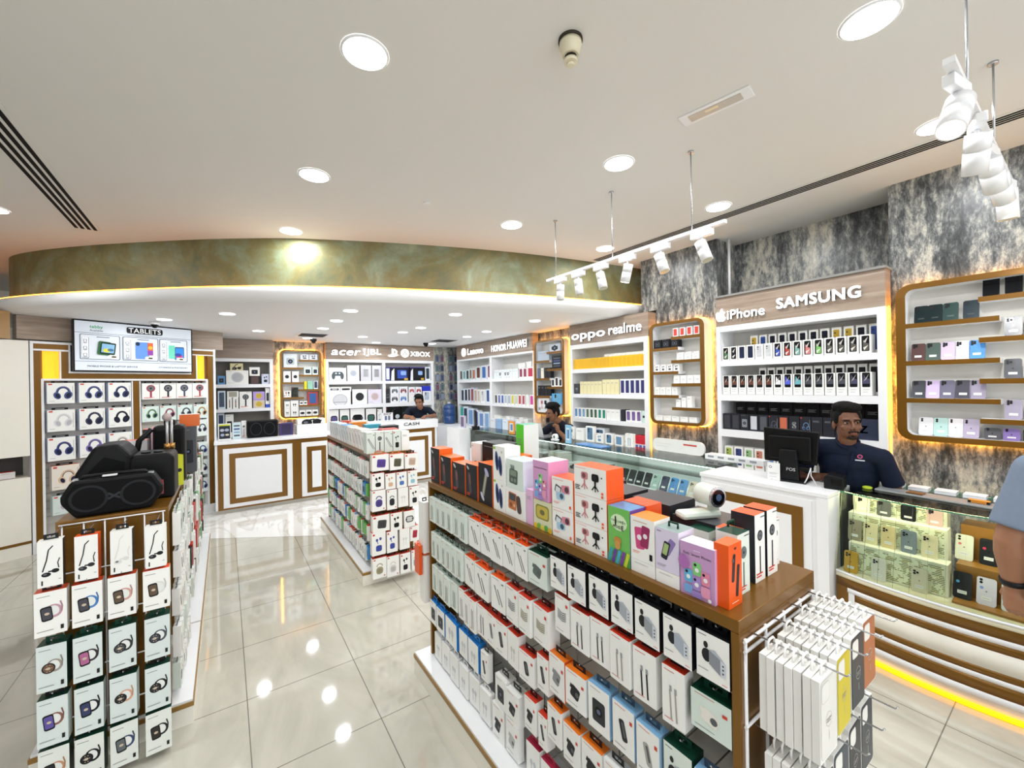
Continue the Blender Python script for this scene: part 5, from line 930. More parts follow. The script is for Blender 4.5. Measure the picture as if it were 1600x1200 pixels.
for i in range(4): bk((a_head, a_plates, a_pad, a_head)[i], 2.765+.17*i, 2.93+.17*i, Z3, 1.38-.02*(i % 2), 'black boxed game accessory on lowest right shelf, %s from left' % ORDS[i], front='#17181a', c='#3f6a4c', **({} if False else {})) if i != 1 else bk(a_round, 2.935, 3.1, Z3, 1.37, 'black boxed game accessory with a white bottle shape', front='#17181a', c='#dfe3e6')
bk(a_none, 3.45, 3.52, Z3, 1.33, 'bright green slim box beside the cashier', front='#4f9c2a')
# amber niche
def nb(art, x0, x1, z0, z1, lab, **kw): return pack(art, ((x0+x1)/2, 8.615, z0), 0, (x1-x0)*.96, z1-z0, .1, lab, **kw)
nb(a_cam, .89, 1.12, 2.211, 2.46, 'white camera box at upper left of the amber niche', front='#e3ebf4', c='#aebac6'); nb(a_buds, 1.17, 1.32, 2.358, 2.46, 'white earbud box on top shelf of amber niche, left', front='#e3e9f4', c='#5c6068'); nb(a_buds, 1.325, 1.47, 2.358, 2.46, 'white earbud box on top shelf of amber niche, right', front='#e3e9f4', c='#5c6068')
nb(a_cam, 1.226, 1.363, 2.075, 2.22, 'mint box in second tier right of amber niche, left', front='#dcebe8'); nb(a_cam, 1.372, 1.475, 2.075, 2.22, 'mint box in second tier right of amber niche, right', front='#dcebe8'); nb(a_round, .885, 1.008, 1.938, 2.14, 'white drone box in amber niche, left of two'); nb(a_round, 1.025, 1.142, 1.938, 2.14, 'white drone box in amber niche, right of two', side='#b0603a')
nb(a_none, 1.229, 1.278, 1.804, 1.95, 'slim bright yellow box in the amber niche', front='#e6d820'); nb(a_lines, 1.287, 1.38, 1.804, 1.955, 'mint green box beside the slim yellow box', front='#9cd3bc'); nb(a_phone, 1.39, 1.47, 1.804, 1.955, 'navy rounded bottle box in the amber niche', front='#dfe4ea', c='#2a3350'); nb(a_gimbal, .885, 1.01, 1.66, 1.78, 'white box with grey tool on left of amber niche')
nb(a_head, 1.025, 1.13, 1.66, 1.84, 'black action figure shaped gadget box in amber niche', front='#26281f', c='#4a4a3c'); nb(a_strip, 1.284, 1.465, 1.509, 1.745, 'red box with blue bottle picture in amber niche', front='#b8301f', c='#2b5a9c')
for i in range(4): nb(a_pods, (.895, .995, .895, .995)[i], (.99, 1.13, .99, 1.13)[i], (1.30, 1.30, 1.45, 1.45)[i], (1.448, 1.448, 1.585, 1.595)[i], 'small white gadget box at bottom left of amber niche, %s' % ('lower left', 'lower right', 'upper left', 'upper right')[i], c='#4c4f55')
for i in range(3): nb(a_barspk, 1.14+.11*i, 1.245+.11*i, 1.30, 1.41, 'white box with a dark bar at bottom of amber niche, %s' % ORDS[i])
for i in range(2): nb(a_barspk, 1.145+.07*i, 1.21+.07*i, 1.509, 1.58, 'tiny white box beside the red box, %s' % ('left', 'right')[i])
# hanging phone accessories in the corner
for r in range(5):
    for i in range(4):
        x = (3.96, 4.08, 4.30, 4.42)[i]; pack(a_strip, (x, 8.63, 2.36-.215*r), 0, .085, .15, .025, 'small hanging accessory pack in the stone corner, %s row, %s from left' % (ROWN[r], ORDS[i]), front='#7c8698', tab=BLK, c=('#3f4c6c', '#7a4a5c', '#4c6a66', '#2c3448', '#8a9ab0')[(r*2+i) % 5])
t = thing('water_bottle', 'large blue water bottle on the corner cabinet', 'water bottle', (4.10, 8.35, .985)); a = MB(); wb = C('#2f4f86', .15)
a.tube([(0, 0, 0), (0, 0, .02), (0, 0, .15), (0, 0, .16), (0, 0, .18), (0, 0, .30), (0, 0, .31), (0, 0, .33), (0, 0, .40), (0, 0, .43)], [.12, .135, .135, .125, .135, .135, .125, .135, .12, .05], wb, 20); a.build('bottle_body', t); a = MB(); a.cyl(0, 0, .43, .47, .03, C('#d9dfe8'), 14); a.build('cap', t)
# ------------------------------------------------------------------ goods on the right wall
def rw(art, y1, y2, z0, z1, lab, x=4.325, d=.1, **kw): return pack(art, (x, (y1+y2)/2, z0), FR, abs(y1-y2)*.975, z1-z0, d, lab, **kw)
def a_wave2(d, c='#3a3f4a'): d.rr(.5, .67, .7, .62, .1, '#17191d'); d._p([(.2, .5), (.8, .5), (.8, .7), (.5, .74), (.3, .9)], c); d._p([(.25, .6), (.75, .92), (.5, .68)], '#b9b1aa'); d.lines(.2, .25, .55, 2, '#9fa3ab', .1, .015)
CC = '#4f7a52 #26282c #2b3450 #2b3450 #e4e5e8 #e4e5e8 #3c55b8 #b8483c #7fb0a8 #d98080 #7fc26a #5c5a54 #5c5a54 #5c5a54 #5c5a54'.split(); CN = 'green leaf;charcoal;navy;dark navy;pale white;blank white;blue and red;red and blue;teal ring;red ring;green ring;grey wave;grey wave;grey wave;grey wave'.split(';')
for i in range(15): rw(a_phone if 1 < i < 6 else a_wave, 2.308-.0823*i, 2.232-.0823*i, 2.036, 2.182+.0006*i, 'white phone box, %s picture, top iPhone shelf front row, %s from left' % (CN[i], ordn(i)), c=CC[i])
for i in range(12): rw(a_phone, 2.075-.0865*i, 2.005-.0865*i, 2.036, 2.284, 'tall stacked phone box, top iPhone shelf back row, %s from left' % ordn(i), x=4.44, c=('#c9a83a' if i in (0, 8, 9) else '#2f4c94' if i in (1, 11) else '#232634'))
for i in range(15): rw(a_wave2, 2.308-.0823*i, 2.232-.0823*i, 1.687, 1.881, 'white phone box with %s picture, second iPhone shelf, %s from left' % (('copper', 'copper', 'copper', 'copper', 'copper', 'copper', 'white', 'violet', 'aqua', 'grey', 'grey', 'grey', 'grey', 'lilac', 'lilac')[i], ordn(i)), c=('#6a4034 #6a4034 #6a4034 #6a4034 #6a4034 #6a4034 #ececef #5a68d8 #6fb8c4 #4c5058 #4c5058 #4c5058 #4c5058 #4a4c66 #4a4c66').split()[i])
for i in range(12): rw(a_strip, 1.995-.079*i, 1.93-.079*i, 1.687, 1.952, 'white framed black phone box, second iPhone shelf back row, %s from left' % ordn(i), x=4.44, c='#1c1d20')
bn = 'handle outline;handle outline;camera picture;phone picture;white handle;dark swirl;orange and blue;big S;blue bird;plain front;dim front;grey front'.split(';')
for i in range(12): rw((a_strip, a_strip, a_cam, a_strip, a_strip, a_head, a_strip, a_S, a_head, a_lines, a_lines, a_lines)[i], 2.312-.089*i, 2.226-.089*i, 1.321, 1.484+.0006*i, 'black phone box with %s, third iPhone shelf, %s from left' % (bn[i], ordn(i)), front='#2b2c33', side='#1d1e22', **({'c': ('#3a3b42', '#3a3b42', '#8a8c92', '#c9ccd4', '#55565e', '#5a5c66', '#c96a4c', '', '#6a8fb8', '', '', '')[i]} if i not in (7, 9, 10, 11) else {}))
rw(a_Z, 1.235, 1.045, 1.321, 1.492, 'wide slate blue box with a dark Z behind the salesman', front='#30364a', side='#23252e')
for i in range(11): rw(a_lines, 2.24-.108*i, 2.135-.108*i, 1.321, 1.60, 'tall black box in back row of third iPhone shelf, %s from left' % ordn(i), x=4.45, front='#151518')
for i in range(8): rw((a_phone2 if False else a_phone), 2.30-.1*i, 2.21-.1*i, .931, 1.145, 'white phone box with a pastel phone, lowest iPhone shelf, %s from left' % ordn(i), c=('#b8cf6a', '#3f4f8c', '#a9d39a', '#e0907a', '#8fb0e0', '#9fd0e0', '#a9d39a', '#8fb0e0')[i])
# ledge goods by the till: white router like trays
a = MB(); a.box(0, 0, 0, .55, .12, .05, WHITE); [a.box(.03+.1*i, -.001, .02, .09+.1*i, 0, .04, '#' and C('#9aa0a6')) for i in range(5)]; a.build('accessory_tray', None, (3.95, 2.3, 1.051), FR, label='long white accessory tray on the showcase glass behind the till', cat='tray', bevel=.008)
for i in range(18): rw(a_strip, 4.57-.0711*i, 4.50-.0711*i, 2.036, 2.186, 'bright yellow phone box, top oppo shelf, %s from left' % ordn(i), c='#f0b40c', front='#f6c81c', side='#eab80f')
for i in range(9): rw(a_lines, 3.96-.074*i, 3.89-.074*i, 2.187, 2.222, 'small white box lying on the yellow boxes, %s from left' % ordn(i), front='#f3efe2', d=.07)
rw(a_pods, 4.572, 4.461, 1.671, 1.82, 'dark grey gadget box at left of second oppo shelf', front='#3a3d44', c='#9a9ca4')
for i in range(6): rw(a_lines, 4.446-.0728*i, 4.375-.0728*i, 1.671, 1.85, 'cream phone box, second oppo shelf left group, %s from left' % ordn(i), front='#ece3b4')
for i in range(4): rw(a_lines, 4.002-.0735*i, 3.93-.0735*i, 1.671, 1.872, 'taller cream phone box, second oppo shelf, %s of four' % ordn(i), front='#ece3b4')
for i in range(5): rw(a_strip, 3.689-.081*i, 3.61-.081*i, 1.671, 1.874, 'navy phone box, second oppo shelf, %s of five' % ordn(i), front='#f0f0f4', c='#2b2f6c') 
c3 = '#6f9fd8 #6f9fd8 #8fb8e0 #5f7f6a #4f6f5a #4f6f5a #2f9c86 #2f9c86'.split()
for i in range(8): rw(a_phone, 4.57-.079*i, 4.50-.079*i, 1.316, 1.462, 'white phone box with %s phone, third oppo shelf, %s from left' % (('blue', 'blue', 'light blue', 'sage', 'olive', 'olive', 'teal', 'teal')[i], ordn(i)), c=c3[i])
for i in range(3): rw(a_lines, 3.935-.08*i, 3.857-.08*i, 1.316, 1.462, 'blank white phone box in middle of third oppo shelf, %s of three' % ORDS[i])
rw(a_strip, 3.685, 3.615, 1.316, 1.468, 'black phone box on third oppo shelf', front='#2a2b33', c='#33353f')
for i in range(3): rw(a_phone, 3.60-.083*i, 3.52-.083*i, 1.316, 1.462, 'white box with purple phone, third oppo shelf, %s of three' % ORDS[i], c='#8a6cae')
rw(a_round, 3.35, 3.288, 1.316, 1.466, 'mint phone box at right end of third oppo shelf', front='#cfeae2')
q = 4.52
for i, (w_, z1, ar, c_, fr_, nm) in enumerate(((.12, 1.16, a_gimbal, 0, '#eef0f2', 'white selfie stick box'), (.22, 1.17, a_round, '#cfd3da', '#f1f2f5', 'white round gadget box'), (.2, 1.19, a_phone, '#5c7a98', '#eef2f6', 'white tablet box'), (.1, 1.13, a_phone, '#2c2f36', '#f2f2f2', 'white box with dark watch'), (.1, 1.12, a_buds, '#8c5a7c', '#f2f2f2', 'white box with purple earbuds'), (.1, 1.12, a_buds, '#2f5a70', '#f2f2f2', 'white box with blue earbuds'), (.1, 1.11, a_buds, '#3a7a8c', '#f2f2f2', 'white box with teal earbuds'), (.1, 1.13, a_phone, '#4a3a7c', '#f2f2f2', 'white box with violet phone'))):
    rw(ar, q, q-w_, .931, z1, '%s standing on the lowest oppo shelf' % nm, front=fr_, **({'c': c_} if c_ else {})); q -= w_+.004
for i in range(3):
    for k in range(2): rw(a_strip, 3.46-.06*i, 3.402-.06*i, .931+.11*k, 1.04+.11*k, 'small %s box, lowest oppo shelf, %s from left' % (('pale', 'bright red')[k], ORDS[i]), front=('#f2f2f5', '#e03440')[k], c=('#5a6fc0', '#d8283a')[k], x=4.32)
# Lenovo shelves
q = 8.24
for i, (w_, z1, c_, fr_) in enumerate(((.12, 2.16, '#5a4a40', '#cfe3e0'), (.12, 2.15, '#7fb3c0', '#dff0ee'), (.12, 2.16, '#2c3136', '#cfe6e4'), (.1, 2.17, '#8c5a4c', '#cfe3e0'), (.13, 2.17, '#b86a4a', '#dde6ea'), (.2, 2.21, '#7a4a3c', '#e4eef0'), (.2, 2.22, '#3f6fae', '#e8eef4'), (.2, 2.23, '#8a4a6c', '#eee6f0'))):
    rw(a_phone if i % 2 else a_strip, q, q-w_, 1.941, z1, 'printed tablet box, top Lenovo shelf, %s from left' % ordn(i), c=c_, front=fr_, d=.14); q -= w_+.025
for i in range(9): rw((a_lines, a_lines, a_watch, a_lines, a_watch, a_watch, a_lines, a_lines, a_lines)[i], 6.82-.09*i, 6.735-.09*i, 1.941, 2.11, 'white watch box, top Huawei shelf, %s from left' % ordn(i), front='#eaf0f3')
for i in range(2): rw(a_strip, 5.98-.12*i, 5.87-.12*i, 1.941, 2.115, 'white box with dark pink print, top Huawei shelf, %s' % ('left', 'right')[i], c='#8c2c54')
rw(a_strip, 5.74, 5.56, 1.941, 2.12, 'white box with red print at end of top Huawei shelf', c='#c02c4c'); rw(a_lines, 6.0, 5.80, 2.119, 2.20, 'white box lying on the dark pink boxes'); rw(a_phone2 if False else a_lines, 5.76, 5.62, 2.121, 2.22, 'white box lying on the red printed box')
q = 8.20
for i, (w_, z1, c_, fr_) in enumerate(((.14, 1.74, '#2c3550', '#dfe9f2'), (.14, 1.75, '#2a2c38', '#dfe6f4'), (.1, 1.76, '#26282c', '#e6e6ec'), (.14, 1.77, '#a8443a', '#cfd6ec'), (.12, 1.74, '#c9b5a4', '#efe6e0'), (.1, 1.73, '#d9cdc0', '#f0ece8'), (.2, 1.73, '#eef2f4', '#f2f4f6'), (.15, 1.74, '#3a5a9c', '#e2ecf4'))):
    rw(a_phone, q, q-w_, 1.456, z1, 'white phone box, second Lenovo shelf, %s from left' % ordn(i), c=c_, front=fr_); q -= w_+.018
cols2 = '#33343a #4f6cc0 #3a5ab0 #b8c4d8 #9ab0c4 #d8cc3a #c9cfa8 #c03a4c #b03a58 #e8e8ea #d8449c'.split(); nm2 = 'black;blue;royal blue;pale grey;grey blue;yellow;pale green;red;crimson;white;magenta'.split(';')
for i in range(11): rw(a_strip, 6.80-.112*i, 6.715-.112*i-(.03 if i == 10 else 0), 1.456, 1.642, 'white phone box with %s panel on second Huawei shelf' % nm2[i], c=cols2[i])
q = 8.24
for i, (w_, z1, c_, fr_) in enumerate(((.12, 1.34, '#3fae9c', '#4fbfae'), (.2, 1.36, '#3c4a66', '#e4ecf4'), (.25, 1.33, '#7fa6d8', '#dce8f6'), (.2, 1.30, '#4f74b8', '#eef2f8'), (.2, 1.27, '#6f94cc', '#e8f0f8'), (.2, 1.28, '#8ab0dc', '#e8f0f8'))): rw(a_strip, q, q-w_, .951, z1, 'pale blue boxed tablet, lowest Lenovo shelf, %s from left' % ordn(i), c=c_, front=fr_); q -= w_+.01
for i in range(8): rw(a_pods, 6.85-.14*i, 6.72-.14*i, .951, 1.235-.02*(i % 3), 'white gadget box, lowest Huawei shelf, %s from left' % ordn(i), c='#d3d9dd')
# niches
def nr(art, y1, y2, z0, z1, lab, **kw): return pack(art, (4.318, (y1+y2)/2, z0), FR, abs(y1-y2)*.94, z1-z0, kw.pop('d', .07), lab, **kw)
for i in range(4): nr(a_strip, 2.885-.088*i, 2.82-.088*i, 2.353, 2.45, 'small red and white box on niche top shelf, %s from left' % ORDS[i], front='#f2efee', c='#d8463a')
for i in range(3): nr(a_cam, 3.15-.115*i, 3.04-.115*i, 2.232, 2.335, 'black earphone box on second left niche shelf, %s' % ORDS[i], front='#1b1c20', c='#3c3e44')
for i in range(3): nr(a_buds, 2.84-.095*i, 2.75-.095*i, 2.079, 2.165, 'white earbud box in small niche right, upper tier, %s' % ORDS[i], c='#dcdcdc')
for i in range(4): nr(a_buds, 3.15-.088*i, 3.07-.088*i, 1.951, 2.035, 'white earbud box in small niche left, middle tier, %s' % ORDS[i], c='#4c4e54')
for i in range(4): nr(a_pods, 2.885-.085*i, 2.805-.085*i, 1.807, 1.90, 'white adapter box in small niche right, middle tier, %s' % ORDS[i], c='#d6d6d8')
for i in range(4): nr(a_cable, 3.15-.08*i, 3.075-.08*i, 1.671, 1.765, 'white cable box in small niche left, lower tier, %s' % ORDS[i], c='#cccccf')
for i in range(3): nr(a_lines, 2.86-.07*i, 2.80-.07*i, 1.531, 1.62+.02*i, 'blank white box in small niche right, lower tier, %s' % ORDS[i])
for i in range(5): nr(a_lines, 3.14-.11*i, 3.04-.11*i, 1.362, 1.42, 'flat white box on small niche floor, %s from left' % ORDS[i], top=PACKW, **({} if i < 3 else {}))
nr(a_cam, 5.13, 4.86, 2.343, 2.46, 'pale camera box on top of the middle niche', front='#cfd9e6'); nr(a_lines, 5.44, 5.13, 2.211, 2.37, 'pale blue tablet box upper left of the middle niche', front='#b9c8d8'); nr(a_plates, 5.07, 4.83, 2.067, 2.27, 'black boxed keyboard set in the middle niche', front='#24262b')
for i in range(4): nr(a_lines, 5.44-.085*i, 5.36-.085*i, 1.921, 2.09, 'dark book like box in middle niche left, %s' % ORDS[i], front=('#5a6478', '#efe9d6', '#2c2e34', '#2c2e34')[i])
for i in range(3): nr(a_phone, 5.09-.09*i, 5.01-.09*i, 1.781, 1.90+.03*(i == 1), 'white box with a dark tower speaker, middle niche, %s' % ORDS[i], c='#2c3040')
for i in range(4): nr(a_lines, 5.44-.085*i, 5.36-.085*i, 1.631, 1.80, 'black perfume like box in middle niche, %s from left' % ORDS[i], front='#26282d')
nr(a_phone, 5.09, 4.83, 1.50, 1.67, 'bright blue box above the salesman in the middle niche', front='#4fa6dc', c='#7cc0ea'); nr(a_gimbal, 5.44, 5.15, 1.357, 1.60, 'white drone box at lower left of the middle niche', front='#e9ecf0')
# display phones leaning in the big niche and the curved case
def display_phone(loc, rz, w_, h_, c, lab, lean=.2, tagc='#f2f2f0', screen=False, lens=2, name='display_phone', group=None, sticker=None):
    k = ('ph', round(w_, 3), round(h_, 3), c, screen, lens, sticker)
    if k not in PM:
        mb = MB(); pts = rrect(-w_/2, 0, w_/2, h_, w_*.16, 4); mb.prism(pts, 0, .009, C(c, .2), axis='y'); d = D(mb, w_, h_, 0, .0005)
        if screen: d.rr(.5, .5, .93, .95, .13, C('#0d0f14', .08))
        else:
            if lens == 3: d.rr(.29, .82, .48, .25, .13, C(c, .15, var=.12)); L_ = ((.2, .87), (.2, .77), (.38, .82))
            else: L_ = ((.22, .9), (.22, .8)) if lens == 2 else ((.2, .92), (.2, .84), (.2, .76), (.36, .9), (.36, .82))
            for x, z in L_: d.ell(x, z, .09, .09, '#16181c', 10)
            d.rect(.5, .25, .5, .12, tagc); d.lines(.3, .25, .4, 1, '#8a8a8a')
            if lens in (2, 3): d.ell(.5, .5, .055, .06, C(c, .1, .6, var=.2), 10)
            if sticker: d.ell(.26, .62, .1, .1, sticker, 12)
        PM[k] = mb.mesh(name)
    o = bpy.data.objects.new(name, PM[k]); COL.objects.link(o); o.location = loc; o.rotation_mode = 'XYZ'
    o.matrix_world = Matrix.Translation(loc) @ Matrix.Rotation(rz, 4, 'Z') @ Matrix.Rotation(-lean, 4, 'X'); return tag(o, lab, 'phone', group)
def nph(y, z, c, lab, w_=.078, h_=.135, **kw): display_phone((4.34, y, z+.0005), FR, w_, h_, c, lab, lean=.22, **kw)
for i, (y, c) in enumerate(((.79, '#1c2a2c'), (.715, '#1c2a2c'), (.635, '#24403c'), (.535, '#27343c'))): nph(y, 2.24, c, 'dark green display phone, top left niche shelf, %s from left' % ORDS[i], lens=5, tagc=c)
for i, (y, c, n_) in enumerate(((.81, '#5a3f3e', 'maroon'), (.73, '#4c5c56', 'slate green'), (.65, '#c9b8d6', 'lilac'), (.58, '#e4e4ea', 'white'), (.51, '#4f93d8', 'sky blue'))): nph(y, 1.955, c, '%s display phone on second left shelf of large niche' % n_, lens=5)
for i, (y, c, n_) in enumerate(((.81, '#3c3f48', 'charcoal'), (.735, '#c9b6dc', 'lavender'), (.66, '#6c6a80', 'grey violet'), (.58, '#4a4854', 'dark grey'), (.51, '#9a92a8', 'silver mauve'))): nph(y, 1.672, c, '%s display phone on third left shelf of large niche' % n_, lens=5)
for i, (y, c) in enumerate(((.775, '#e9e9ee'), (.695, '#b9dcd8'), (.62, '#ece8ee'), (.545, '#b7adc6'))): nph(y, 1.393, c, 'folding display phone on niche floor, %s from left' % ORDS[i], lens=2)
for i in range(4): nph(.44-.1*i, 2.38, '#23252c', 'black display phone on top right niche shelf, %s from left' % ORDS[i], screen=True)
for i in range(4): nph(.345-.085*i, 2.098, '#4a4c52', 'grey display phone on second right niche shelf, %s' % ORDS[i], lens=3)
for i, c in enumerate(('#4c4e56', '#d9d9de', '#5a5c66')): nph(.35-.085*i, 1.813, c, 'display phone on third right niche shelf, %s from left' % ORDS[i], lens=3)
for i, c in enumerate(('#9a92a8', '#34486c', '#8a8f9c')): nph(.35-.085*i, 1.536, c, 'display phone on lowest right niche shelf, %s from left' % ORDS[i], lens=5)
for i in range(3): nph(.445-.085*i, 1.393, ('#5a5a60', '#8c74b8', '#3a3a40')[i], 'small flip phone on niche floor, %s from middle' % ORDS[i], w_=.075, h_=.08)
# ------------------------------------------------------------------ till counter
t = thing('till_counter', 'white counter with a bronze frame carrying the black till monitor', 'counter', (3.32, 1.14, 0))
a = MB(); a.box(.012, 0, .08, .42, .84, 1.02, WHITE); a.build('body', t); a = MB(); a.box(.04, 0, 0, .4, .84, .08, C('#cfcabf')); a.build('plinth', t)
a = MB(); a.box(-.0, -.07, 1.02, .43, .845, 1.05, WHITE); a.build('countertop', t, bevel=.003); a = MB(); a.box(-.0, -.07, .0, .40, -.001, 1.019, WHITE); a.build('end_panel', t)
a = MB(); a.box(.004, .03, .1, .012, .80, .985, WHITE); a.build('door_panel', t); a = MB(); a.box(-.002, .08, .18, .004, .80, .93, BRONZE); a.build('bronze_frame', t); a = MB(); a.box(-.006, .15, .25, -.002, .80, .86, WHITE); a.build('white_centre', t)
t = thing('till_monitor', 'black till monitor seen from behind with POS lettering', 'monitor', (3.60, 1.40, 1.051), FR+.12)
SB = C('#0f1012', .35); BK2 = C('#141518', .4)
a = MB(); a.prism([(-.18, .13), (.17, .13), (.19, .38), (-.185, .40)], 0, .025, SB, axis='y'); a.box(-.14, -.03, .16, .14, 0, .34, SB); a.build('screen_housing', t, bevel=.008)
a = MB(); a.prism([(-.07, 0), (.075, 0), (.055, .24), (-.055, .24)], -.075, -.032, BK2, axis='y'); a.build('stand', t, bevel=.005)
a = MB(); a.box(-.11, -.1, 0, .12, .1, .014, SB); a.build('base', t, bevel=.006)
mb = MB(); d = D(mb, .13, .05, -.0755); d.text('POS', .62, .5, .45, '#e9e9ea', .03); mb.build('lettering', t, (.005, 0, .07))
a = MB(); a.box(.06, -.06, .09, .15, .0, .115, SB); a.build('card_reader', t, bevel=.003)
t = thing('counter_card', 'white notice card standing before the till monitor', 'sign', (3.49, 1.475, 1.051), FR+.1); mb = MB(); mb.box(-.043, 0, 0, .043, .003, .135, C('#f3f3f2')); d = D(mb, .086, .135); d.ell(.25, .75, .12, .12, '#3a3a40'); d.ell(.25, .75, .08, .08, '#f3f3f2'); d.lines(.15, .42, .7, 2, '#7a7a80', .06); d.lines(.15, .2, .6, 1, '#9a9aa0'); mb.build('card', t)
t = thing('receipt_printer', 'small black receipt printer at the end of the till counter', 'printer', (3.56, 1.12, 1.051), FR+.15)
a = MB(); a.prism([(0, 0), (.11, 0), (.11, .085), (.02, .1), (0, .08)], -.08, .08, BK2, axis='y'); o = a.build('housing', t, (-.04, .02, 0), -0.0, bevel=.005); a = MB(); a.box(.0, -.061, .03, .06, -.0595, .07, C('#0e0f11', .15)); a.build('paper_slot', t)
a = MB(); a.tube([(3.52, 1.28, 1.055), (3.50, 1.25, 1.11), (3.50, 1.23, 1.18), (3.53, 1.24, 1.12), (3.52, 1.2, 1.056)], .004, WHITE, 6); a.build('cable', label='thin white cable looping beside the till monitor base', cat='cable')
# ------------------------------------------------------------------ glass showcases
t = thing('glass_showcase', 'long glass topped showcase in front of the oppo and Lenovo shelves', 'showcase', (3.62, 2.02, 0)); L_ = 4.55
a = MB(); a.box(.01, 0, 0, .42, L_, .70, WHITE); a.build('cabinet', t); a = MB(); a.box(.405, 0, .70, .42, L_, 1.041, WHITE); a.build('back_board', t)
a = MB(); a.box(.012, .01, 1.03, .022, L_-.01, 1.038, C('#ffffff', .5, emit=6.)); a.build('case_fill_light', t); a = MB(); a.box(-.01, 0, 1.042, .46, L_, 1.05, C('#8fb8a8', .1)) if False else a.box(-.01, -.0, 1.042, .46, L_, 1.05, GLASS); a.build('glass_top', t)  # glowing strip added under the glass top to brighten the long showcase inside
a = MB(); a.box(0, 0, .70, .006, L_, 1.041, GLASS); a.build('glass_front', t)
a = MB(); a.box(-.014, 0, 1.0415, -.0105, L_, 1.0505, C('#5f9484', .15)); a.build('glass_edge', t)
for i in range(5): a = MB(); a.box(.008, L_/4*i-.004+(.01 if i == 0 else -.01 if i == 4 else 0), .70, .42, L_/4*i+.004+(.01 if i == 0 else -.01 if i == 4 else 0), 1.041, GLASS); a.build('glass_divider', t)
a = MB(); a.box(.2, .01, .88, .40, L_-.01, .886, GLASS); a.build('glass_shelf', t)
for i in range(9): display_phone((3.70, 3.15-.105*i, .885 if False else .7005), FR, .085, .16, ('#2c3034', '#33383c', '#26292e', '#2c3034', '#a9c4bc', '#3a3c5c', '#4f8fd0', '#4f8fd0', '#d8c6b4')[i], '%s display phone lying in the glass showcase, %s from left' % (('black', 'black', 'black', 'black', 'mint', 'indigo', 'blue', 'blue', 'beige')[i], ORDS[i]), lean=.5, lens=3)
for i in range(8): pack((a_cam, a_lines)[i % 2], (3.68, 6.2-.38*i, .7005), FR, .26, .09+.05*(i % 3), .2, 'grey and white gadget box inside the showcase, %s from far end' % ORDS[i], front=('#d9dde0', '#8c8f94', '#e8e4dc')[i % 3], top='#e4e6e8')
def onglass(art, x, y, w_, h_, d_, lab, rz=FR, **kw): return pack(art, (x, y, 1.0505), rz, w_, h_, d_, lab, **kw)
onglass(a_tabphone, 3.66, 4.0, .10, .235, .02, 'blue leaflet standing before the salesman on the showcase', front='#8fc4e4'); onglass(a_tabphone, 3.70, 5.35, .15, .2, .02, 'orange bordered leaflet stand on the far showcase', front='#e89a3c')
a = MB(); a.box(0, 0, 0, .16, .44, .012, C('#5f94d0', .3)); a.build('leaflet_pile', None, (3.66, 3.42, 1.0505), label='pile of blue leaflets lying on the showcase glass', cat='leaflets')
t = thing('tape_dispenser', 'white tape roll dispenser on the showcase glass', 'tape dispenser', (3.68, 4.3, 1.0505), FR); a = MB(); a.box(-.07, 0, 0, .05, .05, .02, WHITE); a.build('base', t, bevel=.005); a = MB(); a.tube([(.0, .0, .05), (0, .045, .05)], [.042, .042], WHITE, 20); a.build('tape_roll', t); a = MB(); a.tube([(0, -.001, .05), (0, .046, .05)], [.02, .02], C('#4a6a60'), 16); a.build('core', t)
t = thing('laptop', 'open silver laptop seen from behind on the showcase', 'laptop', (3.76, 4.78, 1.0505), FR); a = MB(); a.box(-.16, 0, 0, .16, .22, .014, C('#cdd0d3', .3, .5)); a.build('keyboard_base', t); a = MB(); a.box(-.16, -.004, 0, .16, .004, .2, C('#dadcde', .3, .3)); o = a.build('lid', t, (0, .0, .012), (-.25*-1, 0, 0)); mb = MB(); d = D(mb, .32, .2, -.0045); d.rr(.3, .6, .07, .12, .01, '#3a3c40'); d.rr(.55, .5, .09, .12, .01, '#5a5c60'); mb.build('stickers', o)
t = thing('small_display', 'black screen on the far end of the showcase, seen from behind', 'monitor', (3.55, 6.25, 1.0505), FR-.4); a = MB(); a.prism([(-.12, .05), (.12, .04), (.1, .33), (-.14, .34)], 0, .03, SB, axis='y'); a.build('screen_housing', t, bevel=.006); a = MB(); a.box(-.06, -.05, 0, .06, .08, .06, SB); a.build('stand', t)
for i in range(7): onglass((a_gimbal, a_lines, a_phone, a_buds, a_phone, a_strip, a_cable)[i], 3.98, 4.3-.19*i if i < 3 else 3.75-.16*(i-3), .15 if i < 3 else .12, (.17, .16, .20, .12, .13, .12, .16)[i], .04, 'white gadget box at the back of the showcase glass, %s from left' % ORDS[i], **({'c': '#6a8fb0'} if i in (2, 3, 4, 5, 6) else {}))
for i in range(5): onglass(a_lines, 3.95, 6.3-.2*i, .17, .17, .06, 'pale blue boxed item on far showcase glass, %s from left' % ORDS[i], front=('#e8ecf4', '#9ab8e0', '#dfe8f4', '#bcd0ea', '#e8ecf4')[i])
a = MB(); a.box(0, 0, 0, .34, .5, 1.04, WHITE); a.build('end_cabinet', None, (3.46, 6.66, 0), label='plain white cabinet at the far end of the long showcase', cat='cabinet')
onglass(a_strip, 3.6, 6.8, .16, .22, .04, 'grey and pink printed box on the far white cabinet', front='#c9c4d4', c='#6a5a7c').location.z = 1.041
a = MB(); a.prism(rrect(0, 0, .62, .14, .06), 0, .03, C('#e9e9e6'), axis='y'); o = a.build('glass_shelf_tray', None, (4.04, 2.98, 1.0505), FR, label='white rounded tray of small packs standing on the showcase glass', cat='tray')
mb = MB(); d = D(mb, .62, .14); d.lines(.08, .6, .3, 2, '#a9a9a4', .2); d.lines(.62, .7, .25, 1, '#c8463a', th=.12); mb.build('packs', o, (.31, 0, 0))
